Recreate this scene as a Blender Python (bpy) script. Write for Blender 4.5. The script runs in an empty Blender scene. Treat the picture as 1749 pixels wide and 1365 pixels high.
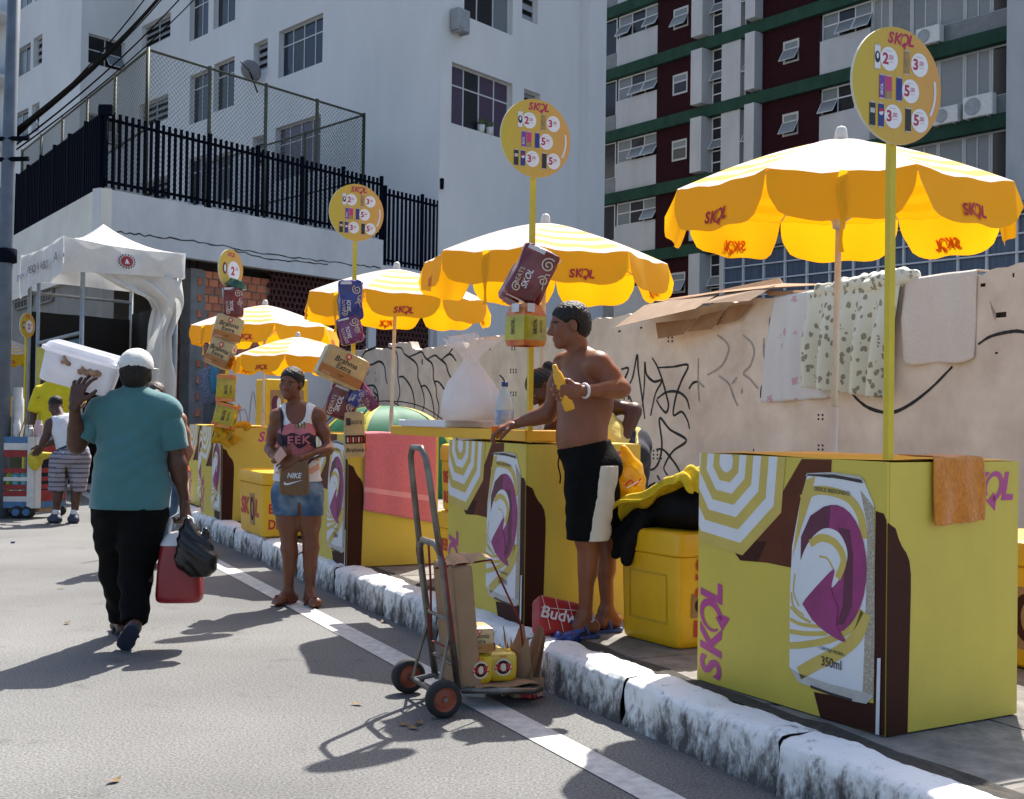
import bpy, math, random
import numpy as np
from mathutils import Vector, Matrix, Euler, noise
random.seed(7)
RNG = np.random.default_rng(11)
SC = bpy.context.scene
COL = SC.collection
PI = math.pi
# ------------------------------------------------------------------ camera, sky, sun, exposure
LENS = 42.0
CAM_H = 1.3
PITCH = 0.01544
ROLL = 0.014
FPX = LENS / 36 * 1749
cam_d = bpy.data.cameras.new('camera')
cam_d.lens = LENS
cam_d.sensor_width = 36
cam_d.clip_start = 0.05
cam_d.clip_end = 2000
cam = bpy.data.objects.new('camera', cam_d)
COL.objects.link(cam)
CAM_ROT = Matrix.Rotation(PI / 2 + PITCH, 4, 'X') @ Matrix.Rotation(ROLL, 4, 'Z')
cam.matrix_world = Matrix.Translation((0, 0, CAM_H)) @ CAM_ROT
SC.camera = cam
SUN_AZ = math.radians(19.5)     # to the right of the viewing direction (+Y)
SUN_EL = math.radians(55)
w = bpy.data.worlds.new('World')
SC.world = w
w.use_nodes = True
nt_ = w.node_tree
sky = nt_.nodes.new('ShaderNodeTexSky')
sky.sky_type = 'NISHITA'
sky.sun_disc = False
sky.sun_elevation = SUN_EL
sky.sun_rotation = SUN_AZ
sky.air_density = 1.0
sky.dust_density = 2.5
bg = nt_.nodes['Background']
bg.inputs['Strength'].default_value = 0.118
nt_.links.new(sky.outputs[0], bg.inputs[0])
sun_l = bpy.data.lights.new('sun', 'SUN')
sun_l.energy = 5.0
sun_l.angle = math.radians(0.53)
sun_l.color = (1.0, 0.955, 0.88)
sun = bpy.data.objects.new('sun', sun_l)
COL.objects.link(sun)
to_sun = Vector((math.sin(SUN_AZ) * math.cos(SUN_EL), math.cos(SUN_AZ) * math.cos(SUN_EL), math.sin(SUN_EL)))
sun.rotation_euler = to_sun.to_track_quat('Z', 'Y').to_euler()
sun.location = (6, 18, 26)
SC.view_settings.view_transform = 'Standard'
SC.view_settings.look = 'None'
SC.view_settings.exposure = 1.05
SC.view_settings.gamma = 1
SC.view_settings.use_curve_mapping = False
SC.cycles.max_bounces = 8
SC.cycles.transmission_bounces = 8
SC.cycles.transparent_max_bounces = 12
SC.cycles.sample_clamp_indirect = 6
# ------------------------------------------------------------------ surveying helpers (real metres)
_CR = np.array(CAM_ROT.to_3x3())
def ray(px, py):
    return _CR @ np.array([(px - 874.5) / FPX, -(py - 682.5) / FPX, -1.0])
def G(px, py, z=0.0):
    r = ray(px, py)
    t = (z - CAM_H) / r[2]
    return np.array([0, 0, CAM_H]) + r * t
def at(px, py, Y):
    r = ray(px, py)
    return np.array([0, 0, CAM_H]) + r * (Y / r[1])
TH = math.radians(26.1)
DV = np.array([-math.sin(TH), math.cos(TH)])     # along the street, away
NV = np.array([math.cos(TH), math.sin(TH)])      # across the street, towards the wall
def S(n, t, z=0.0):
    p = n * NV + t * DV
    return np.array([p[0], p[1], z])
def NT(p):
    return float(np.dot(p[:2], NV)), float(np.dot(p[:2], DV))
class Plane:
    """upright plane through p0 running along d; u along, v outwards, z up"""
    def __init__(s, p0, d, flip=False):
        s.p0 = np.array(p0[:2], float)
        d = np.array(d[:2], float)
        s.d = d / np.linalg.norm(d)
        s.n = np.array([-s.d[1], s.d[0]])
        if np.dot(s.n, -s.p0) < 0:
            s.n = -s.n
    def hit(s, px, py):
        r = ray(px, py)
        t = np.dot(s.n, s.p0) / np.dot(s.n, r[:2])
        p = np.array([0, 0, CAM_H]) + r * t
        return float(np.dot(p[:2] - s.p0, s.d)), float(p[2])
    def u(s, px, py=500):
        return s.hit(px, py)[0]
    def P(s, u, v, z):
        q = s.p0 + s.d * u + s.n * v
        return np.array([q[0], q[1], z])
# ------------------------------------------------------------------ materials
def hexc(h):
    if not isinstance(h, str):
        return tuple(h)
    h = h.lstrip('#')
    o = []
    for i in (0, 2, 4):
        v = int(h[i:i + 2], 16) / 255
        o.append(v / 12.92 if v <= .04045 else ((v + .055) / 1.055) ** 2.4)
    return tuple(o)
MATS = {}
def M(name, col=(.5, .5, .5), rough=.6, var=.12, scale=6.0, bump=0.0, bscale=None, metal=0.0, col2=None,
      spec=.5, sheen=0.0, trans=0.0, sss=0.0, coat=0.0, stretch=None, detail=5, obj_var=0.0, tcol=None):
    if name in MATS:
        return MATS[name]
    m = bpy.data.materials.new(name)
    m.use_nodes = True
    MATS[name] = m
    nt = m.node_tree
    N, L = nt.nodes, nt.links
    b = N['Principled BSDF']
    out = N['Material Output']
    col = hexc(col)
    c2 = hexc(col2) if col2 is not None else tuple(max(0, x * (1 - 2.2 * var)) for x in col)
    tc = N.new('ShaderNodeTexCoord')
    vec = tc.outputs['Object']
    if stretch:
        mp = N.new('ShaderNodeMapping')
        mp.inputs['Scale'].default_value = stretch
        L.new(vec, mp.inputs[0])
        vec = mp.outputs[0]
    nz = N.new('ShaderNodeTexNoise')
    nz.inputs['Scale'].default_value = scale
    nz.inputs['Detail'].default_value = detail
    nz.inputs['Roughness'].default_value = .62
    L.new(vec, nz.inputs['Vector'])
    rp = N.new('ShaderNodeValToRGB')
    rp.color_ramp.elements[0].position = .3
    rp.color_ramp.elements[1].position = .68
    rp.color_ramp.elements[0].color = (*c2, 1)
    rp.color_ramp.elements[1].color = (*col, 1)
    L.new(nz.outputs[0], rp.inputs[0])
    cout = rp.outputs[0]
    if obj_var:
        oi = N.new('ShaderNodeObjectInfo')
        hs = N.new('ShaderNodeHueSaturation')
        mr = N.new('ShaderNodeMapRange')
        mr.inputs[3].default_value = 1 - obj_var
        mr.inputs[4].default_value = 1 + obj_var
        L.new(oi.outputs['Random'], mr.inputs[0])
        L.new(mr.outputs[0], hs.inputs['Value'])
        L.new(cout, hs.inputs['Color'])
        cout = hs.outputs[0]
    L.new(cout, b.inputs['Base Color'])
    b.inputs['Roughness'].default_value = rough
    b.inputs['Metallic'].default_value = metal
    b.inputs['Specular IOR Level'].default_value = spec
    if sheen:
        b.inputs['Sheen Weight'].default_value = sheen
    if coat:
        b.inputs['Coat Weight'].default_value = coat
        b.inputs['Coat Roughness'].default_value = .15
    if sss:
        b.inputs['Subsurface Weight'].default_value = sss
        b.inputs['Subsurface Radius'].default_value = (.02, .008, .004)
        b.inputs['Subsurface Scale'].default_value = .5
    if bump:
        n2 = N.new('ShaderNodeTexNoise')
        n2.inputs['Scale'].default_value = bscale or scale * 6
        n2.inputs['Detail'].default_value = 4
        L.new(vec, n2.inputs['Vector'])
        bp = N.new('ShaderNodeBump')
        bp.inputs['Strength'].default_value = bump
        bp.inputs['Distance'].default_value = .01
        L.new(n2.outputs[0], bp.inputs['Height'])
        L.new(bp.outputs[0], b.inputs['Normal'])
    if trans:
        tr = N.new('ShaderNodeBsdfTranslucent')
        if tcol is None:
            L.new(cout, tr.inputs[0])
        else:
            tr.inputs[0].default_value = (*tcol, 1)
        mx = N.new('ShaderNodeMixShader')
        mx.inputs[0].default_value = trans
        L.new(b.outputs[0], mx.inputs[1])
        L.new(tr.outputs[0], mx.inputs[2])
        L.new(mx.outputs[0], out.inputs[0])
    return m
def node_mat(name, fn):
    """material with a hand-written node set-up"""
    if name in MATS:
        return MATS[name]
    m = bpy.data.materials.new(name)
    m.use_nodes = True
    MATS[name] = m
    fn(m.node_tree, m.node_tree.nodes, m.node_tree.links, m.node_tree.nodes['Principled BSDF'],
       m.node_tree.nodes['Material Output'])
    return m
def glassy(name, col, rough=.08, alpha=1.0):
    def fn(nt, N, L, b, out):
        b.inputs['Base Color'].default_value = (*hexc(col), 1)
        b.inputs['Roughness'].default_value = rough
        b.inputs['Specular IOR Level'].default_value = .3
        b.inputs['Alpha'].default_value = alpha
    return node_mat(name, fn)
# ------------------------------------------------------------------ mesh building
class MB:
    def __init__(s):
        s.v = []
        s.f = []
        s.m = []
    def add(s, verts, faces, mat=0):
        o = len(s.v)
        s.v.extend([tuple(map(float, p)) for p in verts])
        for f in faces:
            s.f.append([i + o for i in f])
            s.m.append(mat)
        return s
    def box(s, c, size, rot=None, mat=0, bev=0.0):
        x, y, z = [a / 2 for a in size]
        R = rot if rot is not None else Matrix.Identity(3)
        if isinstance(R, (int, float)):
            R = Matrix.Rotation(R, 3, 'Z')
        R = np.array(R)
        c = np.array(c, float)
        if bev <= 0:
            vs = np.array([(i * x, j * y, k * z) for k in (-1, 1) for j in (-1, 1) for i in (-1, 1)])
            fs = [(0, 2, 3, 1), (4, 5, 7, 6), (0, 1, 5, 4), (2, 6, 7, 3), (0, 4, 6, 2), (1, 3, 7, 5)]
            s.add(vs @ R.T + c, fs, mat)
        else:
            vs = []
            idx = {}
            for i in (-1, 1):
                for j in (-1, 1):
                    for k in (-1, 1):
                        for ax in range(3):
                            p = [i * (x - bev), j * (y - bev), k * (z - bev)]
                            p[ax] = (i * x, j * y, k * z)[ax]
                            idx[(i, j, k, ax)] = len(vs)
                            vs.append(p)
            fs = []
            I = lambda i, j, k, a: idx[(i, j, k, a)]
            for q in (-1, 1):
                fs.append([I(q, -1, -1, 0), I(q, 1, -1, 0), I(q, 1, 1, 0), I(q, -1, 1, 0)][::q])
                fs.append([I(-1, q, -1, 1), I(-1, q, 1, 1), I(1, q, 1, 1), I(1, q, -1, 1)][::q])
                fs.append([I(-1, -1, q, 2), I(1, -1, q, 2), I(1, 1, q, 2), I(-1, 1, q, 2)][::q])
            for a in (-1, 1):
                for b_ in (-1, 1):
                    fs.append([I(-1, a, b_, 1), I(1, a, b_, 1), I(1, a, b_, 2), I(-1, a, b_, 2)][::-a * b_])
                    fs.append([I(a, -1, b_, 0), I(a, 1, b_, 0), I(a, 1, b_, 2), I(a, -1, b_, 2)][::a * b_])
                    fs.append([I(a, b_, -1, 0), I(a, b_, 1, 0), I(a, b_, 1, 1), I(a, b_, -1, 1)][::-a * b_])
                    for c_ in (-1, 1):
                        fs.append([I(a, b_, c_, 0), I(a, b_, c_, 1), I(a, b_, c_, 2)][::a * b_ * c_])
            s.add(np.array(vs) @ R.T + c, fs, mat)
        return s
    def tube(s, path, r, n=8, mat=0, cap=True, closed=False):
        P = [np.array(p, float) for p in path]
        m = len(P)
        rr = [r] * m if np.isscalar(r) else list(r)
        vs = []
        prev = None
        for i in range(m):
            a = P[(i - 1) % m] if (i > 0 or closed) else P[0]
            b = P[(i + 1) % m] if (i < m - 1 or closed) else P[-1]
            t = b - a
            t = t / (np.linalg.norm(t) + 1e-9)
            if prev is None:
                up = np.array([0, 0, 1.]) if abs(t[2]) < .9 else np.array([1., 0, 0])
                x = np.cross(up, t)
            else:
                x = prev - t * np.dot(prev, t)
            x /= np.linalg.norm(x) + 1e-9
            prev = x
            y = np.cross(t, x)
            for k in range(n):
                an = 2 * PI * k / n
                vs.append(P[i] + rr[i] * (math.cos(an) * x + math.sin(an) * y))
        fs = []
        rng = m if closed else m - 1
        for i in range(rng):
            j = (i + 1) % m
            for k in range(n):
                l = (k + 1) % n
                fs.append((i * n + k, i * n + l, j * n + l, j * n + k))
        if cap and not closed:
            fs.append(tuple(range(n))[::-1])
            fs.append(tuple((m - 1) * n + k for k in range(n)))
        s.add(vs, fs, mat)
        return s
    def lathe(s, prof, c=(0, 0, 0), n=24, mat=0, rot=None, sx=1, sy=1, fn=None, cap=True):
        vs = []
        for (r, z) in prof:
            for k in range(n):
                a = 2 * PI * k / n
                p = (r * math.cos(a) * sx, r * math.sin(a) * sy, z)
                if fn:
                    p = fn(p, a)
                vs.append(p)
        vs = np.array(vs, float)
        if rot is not None:
            vs = vs @ np.array(rot).T
        vs = vs + np.array(c, float)
        m = len(prof)
        fs = []
        for i in range(m - 1):
            for k in range(n):
                l = (k + 1) % n
                fs.append((i * n + k, i * n + l, (i + 1) * n + l, (i + 1) * n + k))
        if cap and prof[0][0] > 1e-4:
            fs.append(tuple(range(n))[::-1])
        if cap and prof[-1][0] > 1e-4:
            fs.append(tuple((m - 1) * n + k for k in range(n)))
        s.add(vs, fs, mat)
        return s
    def prism(s, poly, T, h, mat=0):
        """2D polygon (a,b) extruded h along the third axis; T maps (a,b,c) to space"""
        n = len(poly)
        vs = [T(a, b, 0) for a, b in poly] + [T(a, b, h) for a, b in poly]
        fs = [tuple(range(n))[::-1], tuple(range(n, 2 * n))]
        for i in range(n):
            j = (i + 1) % n
            fs.append((i, j, n + j, n + i))
        s.add(vs, fs, mat)
        return s
    def grid(s, fn, nu, nv, mat=0, matfn=None):
        vs = [fn(i / nu, j / nv) for j in range(nv + 1) for i in range(nu + 1)]
        o = len(s.v)
        s.v.extend([tuple(map(float, p)) for p in vs])
        for j in range(nv):
            for i in range(nu):
                a = o + j * (nu + 1) + i
                s.f.append([a, a + 1, a + nu + 2, a + nu + 1])
                s.m.append(matfn((i + .5) / nu, (j + .5) / nv) if matfn else mat)
        return s
    def mesh(s, name, mats, smooth=False):
        me = bpy.data.meshes.new(name)
        me.from_pydata(s.v, [], s.f)
        for mt in (mats if isinstance(mats, (list, tuple)) else [mats]):
            me.materials.append(mt)
        if any(s.m):
            me.polygons.foreach_set('material_index', s.m)
        if smooth:
            me.polygons.foreach_set('use_smooth', [True] * len(s.f))
        me.update()
        return me
    def obj(s, name, mats, parent=None, smooth=False, loc=None, auto=None):
        me = s.mesh(name, mats, smooth)
        if auto:
            me.polygons.foreach_set('use_smooth', [True] * len(s.f))
            me.set_sharp_from_angle(angle=math.radians(auto))
        return link(name, me, parent, loc)
def link(name, me, parent=None, loc=None):
    o = bpy.data.objects.new(name, me)
    COL.objects.link(o)
    if parent is not None:
        o.parent = parent
    if loc is not None:
        o.location = loc
    return o
def solid(o, t, off=1.0):
    md = o.modifiers.new('solid', 'SOLIDIFY')
    md.thickness = t
    md.offset = off
    return o
def tag(o, label, cat, group=None):
    o['label'] = label
    o['category'] = cat
    if group:
        o['group'] = group
    return o
def struct(o):
    o['kind'] = 'structure'
    return o
def stuff(o):
    o['kind'] = 'stuff'
    return o
def thing(name, label, cat, loc=(0, 0, 0), rz=0.0, group=None):
    o = bpy.data.objects.new(name, None)
    o.empty_display_size = .1
    COL.objects.link(o)
    o.location = tuple(map(float, loc))
    o.rotation_euler = (0, 0, rz)
    return tag(o, label, cat, group)
CH = {}
def kids(o):
    return [c for c in bpy.data.objects if c.parent == o]
def copy_tree(o, parent=None, skip=()):
    c = o.copy()
    COL.objects.link(c)
    c.parent = parent
    for k in kids(o):
        if k.name.split('.')[0] not in skip:
            copy_tree(k, c, skip)
    return c
# ------------------------------------------------------------------ lettering and flat print
_TXT = {}
def text2d(s, bold=.0, shear=0.0, space=1.0):
    key = (s, bold, shear, space)
    if key in _TXT:
        return _TXT[key]
    cu = bpy.data.curves.new('t', 'FONT')
    cu.body = s
    cu.offset = bold
    cu.shear = shear
    cu.space_character = space
    cu.resolution_u = 3
    ob = bpy.data.objects.new('t', cu)
    COL.objects.link(ob)
    bpy.context.view_layer.update()
    dg = bpy.context.evaluated_depsgraph_get()
    me = bpy.data.meshes.new_from_object(ob.evaluated_get(dg))
    V = np.array([v.co[:2] for v in me.vertices]) if len(me.vertices) else np.zeros((0, 2))
    Fs = [list(p.vertices) for p in me.polygons]
    bpy.data.objects.remove(ob)
    bpy.data.curves.remove(cu)
    bpy.data.meshes.remove(me)
    if len(V):
        lo = V.min(0)
        hi = V.max(0)
        V = (V - lo) / (hi[1] - lo[1])
    _TXT[key] = (V, Fs)
    return V, Fs
def arc(cx, cy, rx, ry, a0, a1, n=16):
    return [(cx + rx * math.cos(math.radians(a0 + (a1 - a0) * i / n)), cy + ry * math.sin(math.radians(a0 + (a1 - a0) * i / n)))
            for i in range(n + 1)]
def ribbon(pts, wd):
    """2D stroke -> quads; wd scalar or per point"""
    P = np.array(pts, float)
    n = len(P)
    W = np.full(n, wd) if np.isscalar(wd) else np.array(wd)
    T = np.gradient(P, axis=0)
    T /= np.linalg.norm(T, axis=1)[:, None] + 1e-9
    Nn = np.stack([-T[:, 1], T[:, 0]], 1)
    V = np.concatenate([P + Nn * W[:, None] / 2, P - Nn * W[:, None] / 2])
    return V, [[i, i + n, i + 1 + n, i + 1] for i in range(n - 1)]
def smooth_path(pts, per=6):
    P = [np.array(p, float) for p in pts]
    P = [P[0] * 2 - P[1]] + P + [P[-1] * 2 - P[-2]]
    o = []
    for i in range(1, len(P) - 2):
        for k in range(per):
            t = k / per
            a, b, c, d = P[i - 1:i + 3]
            o.append(.5 * (2 * b + (c - a) * t + (2 * a - 5 * b + 4 * c - d) * t * t + (3 * b - a - 3 * c + d) * t ** 3))
    o.append(P[-2])
    return o
class Print:
    """flat print: 2D pieces in (a,b) laid in thin layers on a surface"""
    def __init__(s, T, mats, step=.0005):
        s.T = T
        s.mats = mats
        s.mb = MB()
        s.step = step
        s.names = [m.name for m in mats]
    def raw(s, V, F, mat, layer=1):
        s.mb.add([s.T(a, b, layer * s.step) for a, b in V], F, s.names.index(mat))
    def poly(s, pts, mat, layer=1):
        s.raw(pts, [list(range(len(pts)))], mat, layer)
    def rect(s, a0, b0, a1, b1, mat, layer=1):
        s.poly([(a0, b0), (a1, b0), (a1, b1), (a0, b1)], mat, layer)
    def disc(s, cx, cy, rx, ry, mat, layer=1, n=28):
        s.poly(arc(cx, cy, rx, ry, 0, 360 - 360 / n, n - 1), mat, layer)
    def stroke(s, pts, wd, mat, layer=1):
        V, F = ribbon(pts, wd)
        s.raw(V, F, mat, layer)
    def text(s, t, x, y, h, mat, layer=1, rot=0.0, bold=0.0, shear=0.0, wscale=1.0, align='l', space=1.0, flip=False):
        V, F = text2d(t, bold, shear, space)
        if not len(V):
            return 0
        V = V * h * np.array([wscale, 1])
        wd = V[:, 0].max()
        if align == 'c':
            V = V - np.array([wd / 2, h / 2])
        elif align == 'r':
            V = V - np.array([wd, 0])
        if flip:
            V = V * np.array([-1, 1])
        c, q = math.cos(rot), math.sin(rot)
        V = V @ np.array([[c, q], [-q, c]]) + np.array([x, y])
        s.raw(V, F, mat, layer)
        return wd
    def logo(s, x, y, wd, mat, layer=1, rot=0.0, bg=None, flip=False):
        """the four-letter beer word mark, slanted, its O a ring with an arrow; (x,y) its centre, wd its width"""
        pieces = []
        Vs, Fs = text2d('S', .035, .22)
        pieces.append((Vs * [.95, 1], Fs))
        Vk, Fk = text2d('K', .035, .22)
        pieces.append((Vk * [.95, 1] + [.66, 0], Fk))
        Vl, Fl = text2d('L', .035, .22)
        pieces.append((Vl * [.95, 1] + [2.25, 0], Fl))
        cx, cy = 1.86, .5
        ring = arc(cx, cy, .40, .44, 225, -85, 24)
        wds = [.06 + .15 * min(1, i / 14) for i in range(len(ring))]
        V, F = ribbon(ring, wds)
        V = V + (V[:, 1:2] - .5) * np.array([.2, 0])
        pieces.append((V, F))
        ar = np.array([(1.50, -.02), (1.86, .30), (1.98, -.02), (1.92, -.36)])
        pieces.append((ar, [[0, 3, 2, 1]]))
        for V, F in pieces:
            V = (np.array(V) - [1.42, .42]) * (wd / 2.85)
            if flip:
                V = V * [-1, 1]
            c, q = math.cos(rot), math.sin(rot)
            V = V @ np.array([[c, q], [-q, c]]) + np.array([x, y])
            s.raw(V, F, mat, layer)
    def obj(s, name, parent):
        return s.mb.obj(name, s.mats, parent)
# ------------------------------------------------------------------ organic shapes from a distance field
def _unit(v):
    v = np.array(v, float)
    return v / (np.linalg.norm(v) + 1e-9)
class Field:
    def __init__(s):
        s.p = []
    def cone(s, a, b, ra, rb, k=.02, flat=None):
        s.p.append(('c', np.array(a, float), np.array(b, float), float(ra), float(rb), k, flat))
        return s
    def ell(s, c, r, axes=None, k=.02):
        A = np.array(axes, float) if axes is not None else np.eye(3)
        s.p.append(('e', np.array(c, float), np.array(r, float), A, None, k, None))
        return s
    def sub(s, c, r, axes=None, k=.01):
        A = np.array(axes, float) if axes is not None else np.eye(3)
        s.p.append(('s', np.array(c, float), np.array(r, float), A, None, k, None))
        return s
    def bounds(s, infl):
        lo, hi = [], []
        for q in s.p:
            if q[0] == 'c':
                r = max(q[3], q[4]) * (max(1, q[6][1]) if q[6] else 1)
                lo += [q[1] - r, q[2] - r]
                hi += [q[1] + r, q[2] + r]
            elif q[0] == 'e':
                r = q[2].max()
                lo.append(q[1] - r)
                hi.append(q[1] + r)
        m = infl + .025
        return np.min(lo, 0) - m, np.max(hi, 0) + m
    def mesh(s, h, infl=0.0, clip=None, wob=None, kmul=1.0):
        lo, hi = s.bounds(abs(infl))
        n = np.maximum(4, np.ceil((hi - lo) / h).astype(int) + 1)
        D = np.full(n, .5, np.float32)
        X = [lo[i] + h * np.arange(n[i]) for i in range(3)]
        for q in s.p:
            if q[0] == 'c':
                r = max(q[3], q[4]) * (max(1, q[6][1]) if q[6] else 1)
                bl = np.minimum(q[1], q[2]) - r
                bh = np.maximum(q[1], q[2]) + r
            else:
                r = q[2].max()
                bl, bh = q[1] - r, q[1] + r
            k = q[5] * kmul
            mg = infl + k + 3 * h + .01
            i0 = np.clip(((bl - mg - lo) / h).astype(int), 0, n - 1)
            i1 = np.clip(((bh + mg - lo) / h).astype(int) + 2, 1, n)
            sl = tuple(slice(a, b) for a, b in zip(i0, i1))
            P = np.stack(np.meshgrid(X[0][sl[0]], X[1][sl[1]], X[2][sl[2]], indexing='ij'), -1).astype(np.float32)
            if q[0] == 'c':
                a, b = q[1], q[2]
                ab = b - a
                t = np.clip(((P - a) @ ab) / (ab @ ab + 1e-12), 0, 1)
                d = P - (a + t[..., None] * ab)
                if q[6]:
                    ax, sc = q[6]
                    ax = _unit(ax)
                    dd = d @ ax
                    d = d + (dd * (1 / sc - 1))[..., None] * ax
                d = np.linalg.norm(d, axis=-1) - (q[3] + (q[4] - q[3]) * t)
            else:
                L = (P - q[1]) @ q[3].T
                k0 = np.linalg.norm(L / q[2], axis=-1)
                k1 = np.linalg.norm(L / (q[2] ** 2), axis=-1)
                d = k0 * (k0 - 1) / (k1 + 1e-6)
            A = D[sl]
            if q[0] == 's':
                d = -d
                hh = np.maximum(k - np.abs(A - d), 0) / max(k, 1e-6)
                D[sl] = np.maximum(A, d) + hh * hh * k * .25
            else:
                hh = np.maximum(k - np.abs(A - d), 0) / max(k, 1e-6)
                D[sl] = np.minimum(A, d) - hh * hh * k * .25
        D = D - infl
        if clip is not None or wob is not None:
            P = np.stack(np.meshgrid(*X, indexing='ij'), -1).astype(np.float32)
            if wob is not None:
                D = D + wob(P)
            if clip is not None:
                D = np.maximum(D, clip(P))
        D[0], D[-1], D[:, 0], D[:, -1], D[:, :, 0], D[:, :, -1] = [.5] * 6
        return nets(D, lo, h)
def nets(D, lo, h):
    ins = D < 0
    n = np.array(D.shape)
    c = [slice(0, -1), slice(1, None)]
    cnt = sum(ins[c[i], c[j], c[k]].astype(np.int8) for i in (0, 1) for j in (0, 1) for k in (0, 1))
    act = (cnt > 0) & (cnt < 8)
    I = np.argwhere(act)
    if not len(I):
        return np.zeros((0, 3)), np.zeros((0, 4), int)
    idx = np.full(act.shape, -1, np.int64)
    idx[act] = np.arange(len(I))
    acc = np.zeros((len(I), 3))
    num = np.zeros(len(I))
    E = []
    for ax in range(3):
        o1, o2 = [a for a in range(3) if a != ax]
        for p in (0, 1):
            for q in (0, 1):
                a = [0, 0, 0]
                a[o1], a[o2] = p, q
                b = list(a)
                b[ax] = 1
                E.append((a, b))
    for a, b in E:
        A = I + a
        B = I + b
        da = D[A[:, 0], A[:, 1], A[:, 2]]
        db = D[B[:, 0], B[:, 1], B[:, 2]]
        cr = (da < 0) != (db < 0)
        t = np.where(cr, da / np.where(cr, da - db, 1), 0)
        acc += np.where(cr[:, None], np.array(a) + t[:, None] * (np.array(b) - np.array(a)), 0)
        num += cr
    V = lo + h * (I + acc / num[:, None])
    Fq = []
    for ax in range(3):
        o1, o2 = [(1, 2), (2, 0), (0, 1)][ax]
        s0 = [slice(None)] * 3
        s1 = [slice(None)] * 3
        s0[ax] = slice(0, -1)
        s1[ax] = slice(1, None)
        cr = ins[tuple(s0)] != ins[tuple(s1)]
        K = np.argwhere(cr)
        K = K[(K[:, o1] > 0) & (K[:, o2] > 0) & (K[:, o1] < n[o1] - 1) & (K[:, o2] < n[o2] - 1)]
        if not len(K):
            continue
        sg = ins[K[:, 0], K[:, 1], K[:, 2]]
        def cell(d1, d2):
            C = K.copy()
            C[:, o1] -= d1
            C[:, o2] -= d2
            return idx[C[:, 0], C[:, 1], C[:, 2]]
        q = np.stack([cell(1, 1), cell(0, 1), cell(0, 0), cell(1, 0)], 1)
        q[~sg] = q[~sg][:, ::-1]
        Fq.append(q)
    return V, np.concatenate(Fq)
def vf_obj(name, parts, mats, parent=None, matfn=None, smooth_it=1):
    """parts: list of (V, quads, material index); one mesh object"""
    Vs, Fs, Ms = [], [], []
    o = 0
    for V, Fq, mi in parts:
        if not len(V):
            continue
        for _ in range(smooth_it):
            acc = np.zeros_like(V)
            num = np.zeros(len(V))
            for a, b in ((0, 1), (1, 2), (2, 3), (3, 0)):
                np.add.at(acc, Fq[:, a], V[Fq[:, b]])
                np.add.at(acc, Fq[:, b], V[Fq[:, a]])
                np.add.at(num, Fq[:, a], 1)
                np.add.at(num, Fq[:, b], 1)
            V = .5 * V + .5 * acc / np.maximum(num, 1)[:, None]
        Vs.append(V)
        Fs.append(Fq + o)
        if callable(mi):
            Ms.append(mi(V[Fq].mean(1)))
        else:
            Ms.append(np.full(len(Fq), mi))
        o += len(V)
    V = np.concatenate(Vs)
    Fq = np.concatenate(Fs)
    Ms = np.concatenate(Ms).astype(np.int32)
    me = bpy.data.meshes.new(name)
    me.vertices.add(len(V))
    me.vertices.foreach_set('co', V.astype(np.float32).ravel())
    me.loops.add(len(Fq) * 4)
    me.loops.foreach_set('vertex_index', Fq.astype(np.int32).ravel())
    me.polygons.add(len(Fq))
    me.polygons.foreach_set('loop_start', np.arange(0, len(Fq) * 4, 4, dtype=np.int32))
    me.polygons.foreach_set('loop_total', np.full(len(Fq), 4, np.int32))
    for m in mats:
        me.materials.append(m)
    me.polygons.foreach_set('material_index', Ms)
    me.polygons.foreach_set('use_smooth', np.ones(len(Fq), bool))
    me.update(calc_edges=True)
    me.validate()
    return link(name, me, parent)
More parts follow.
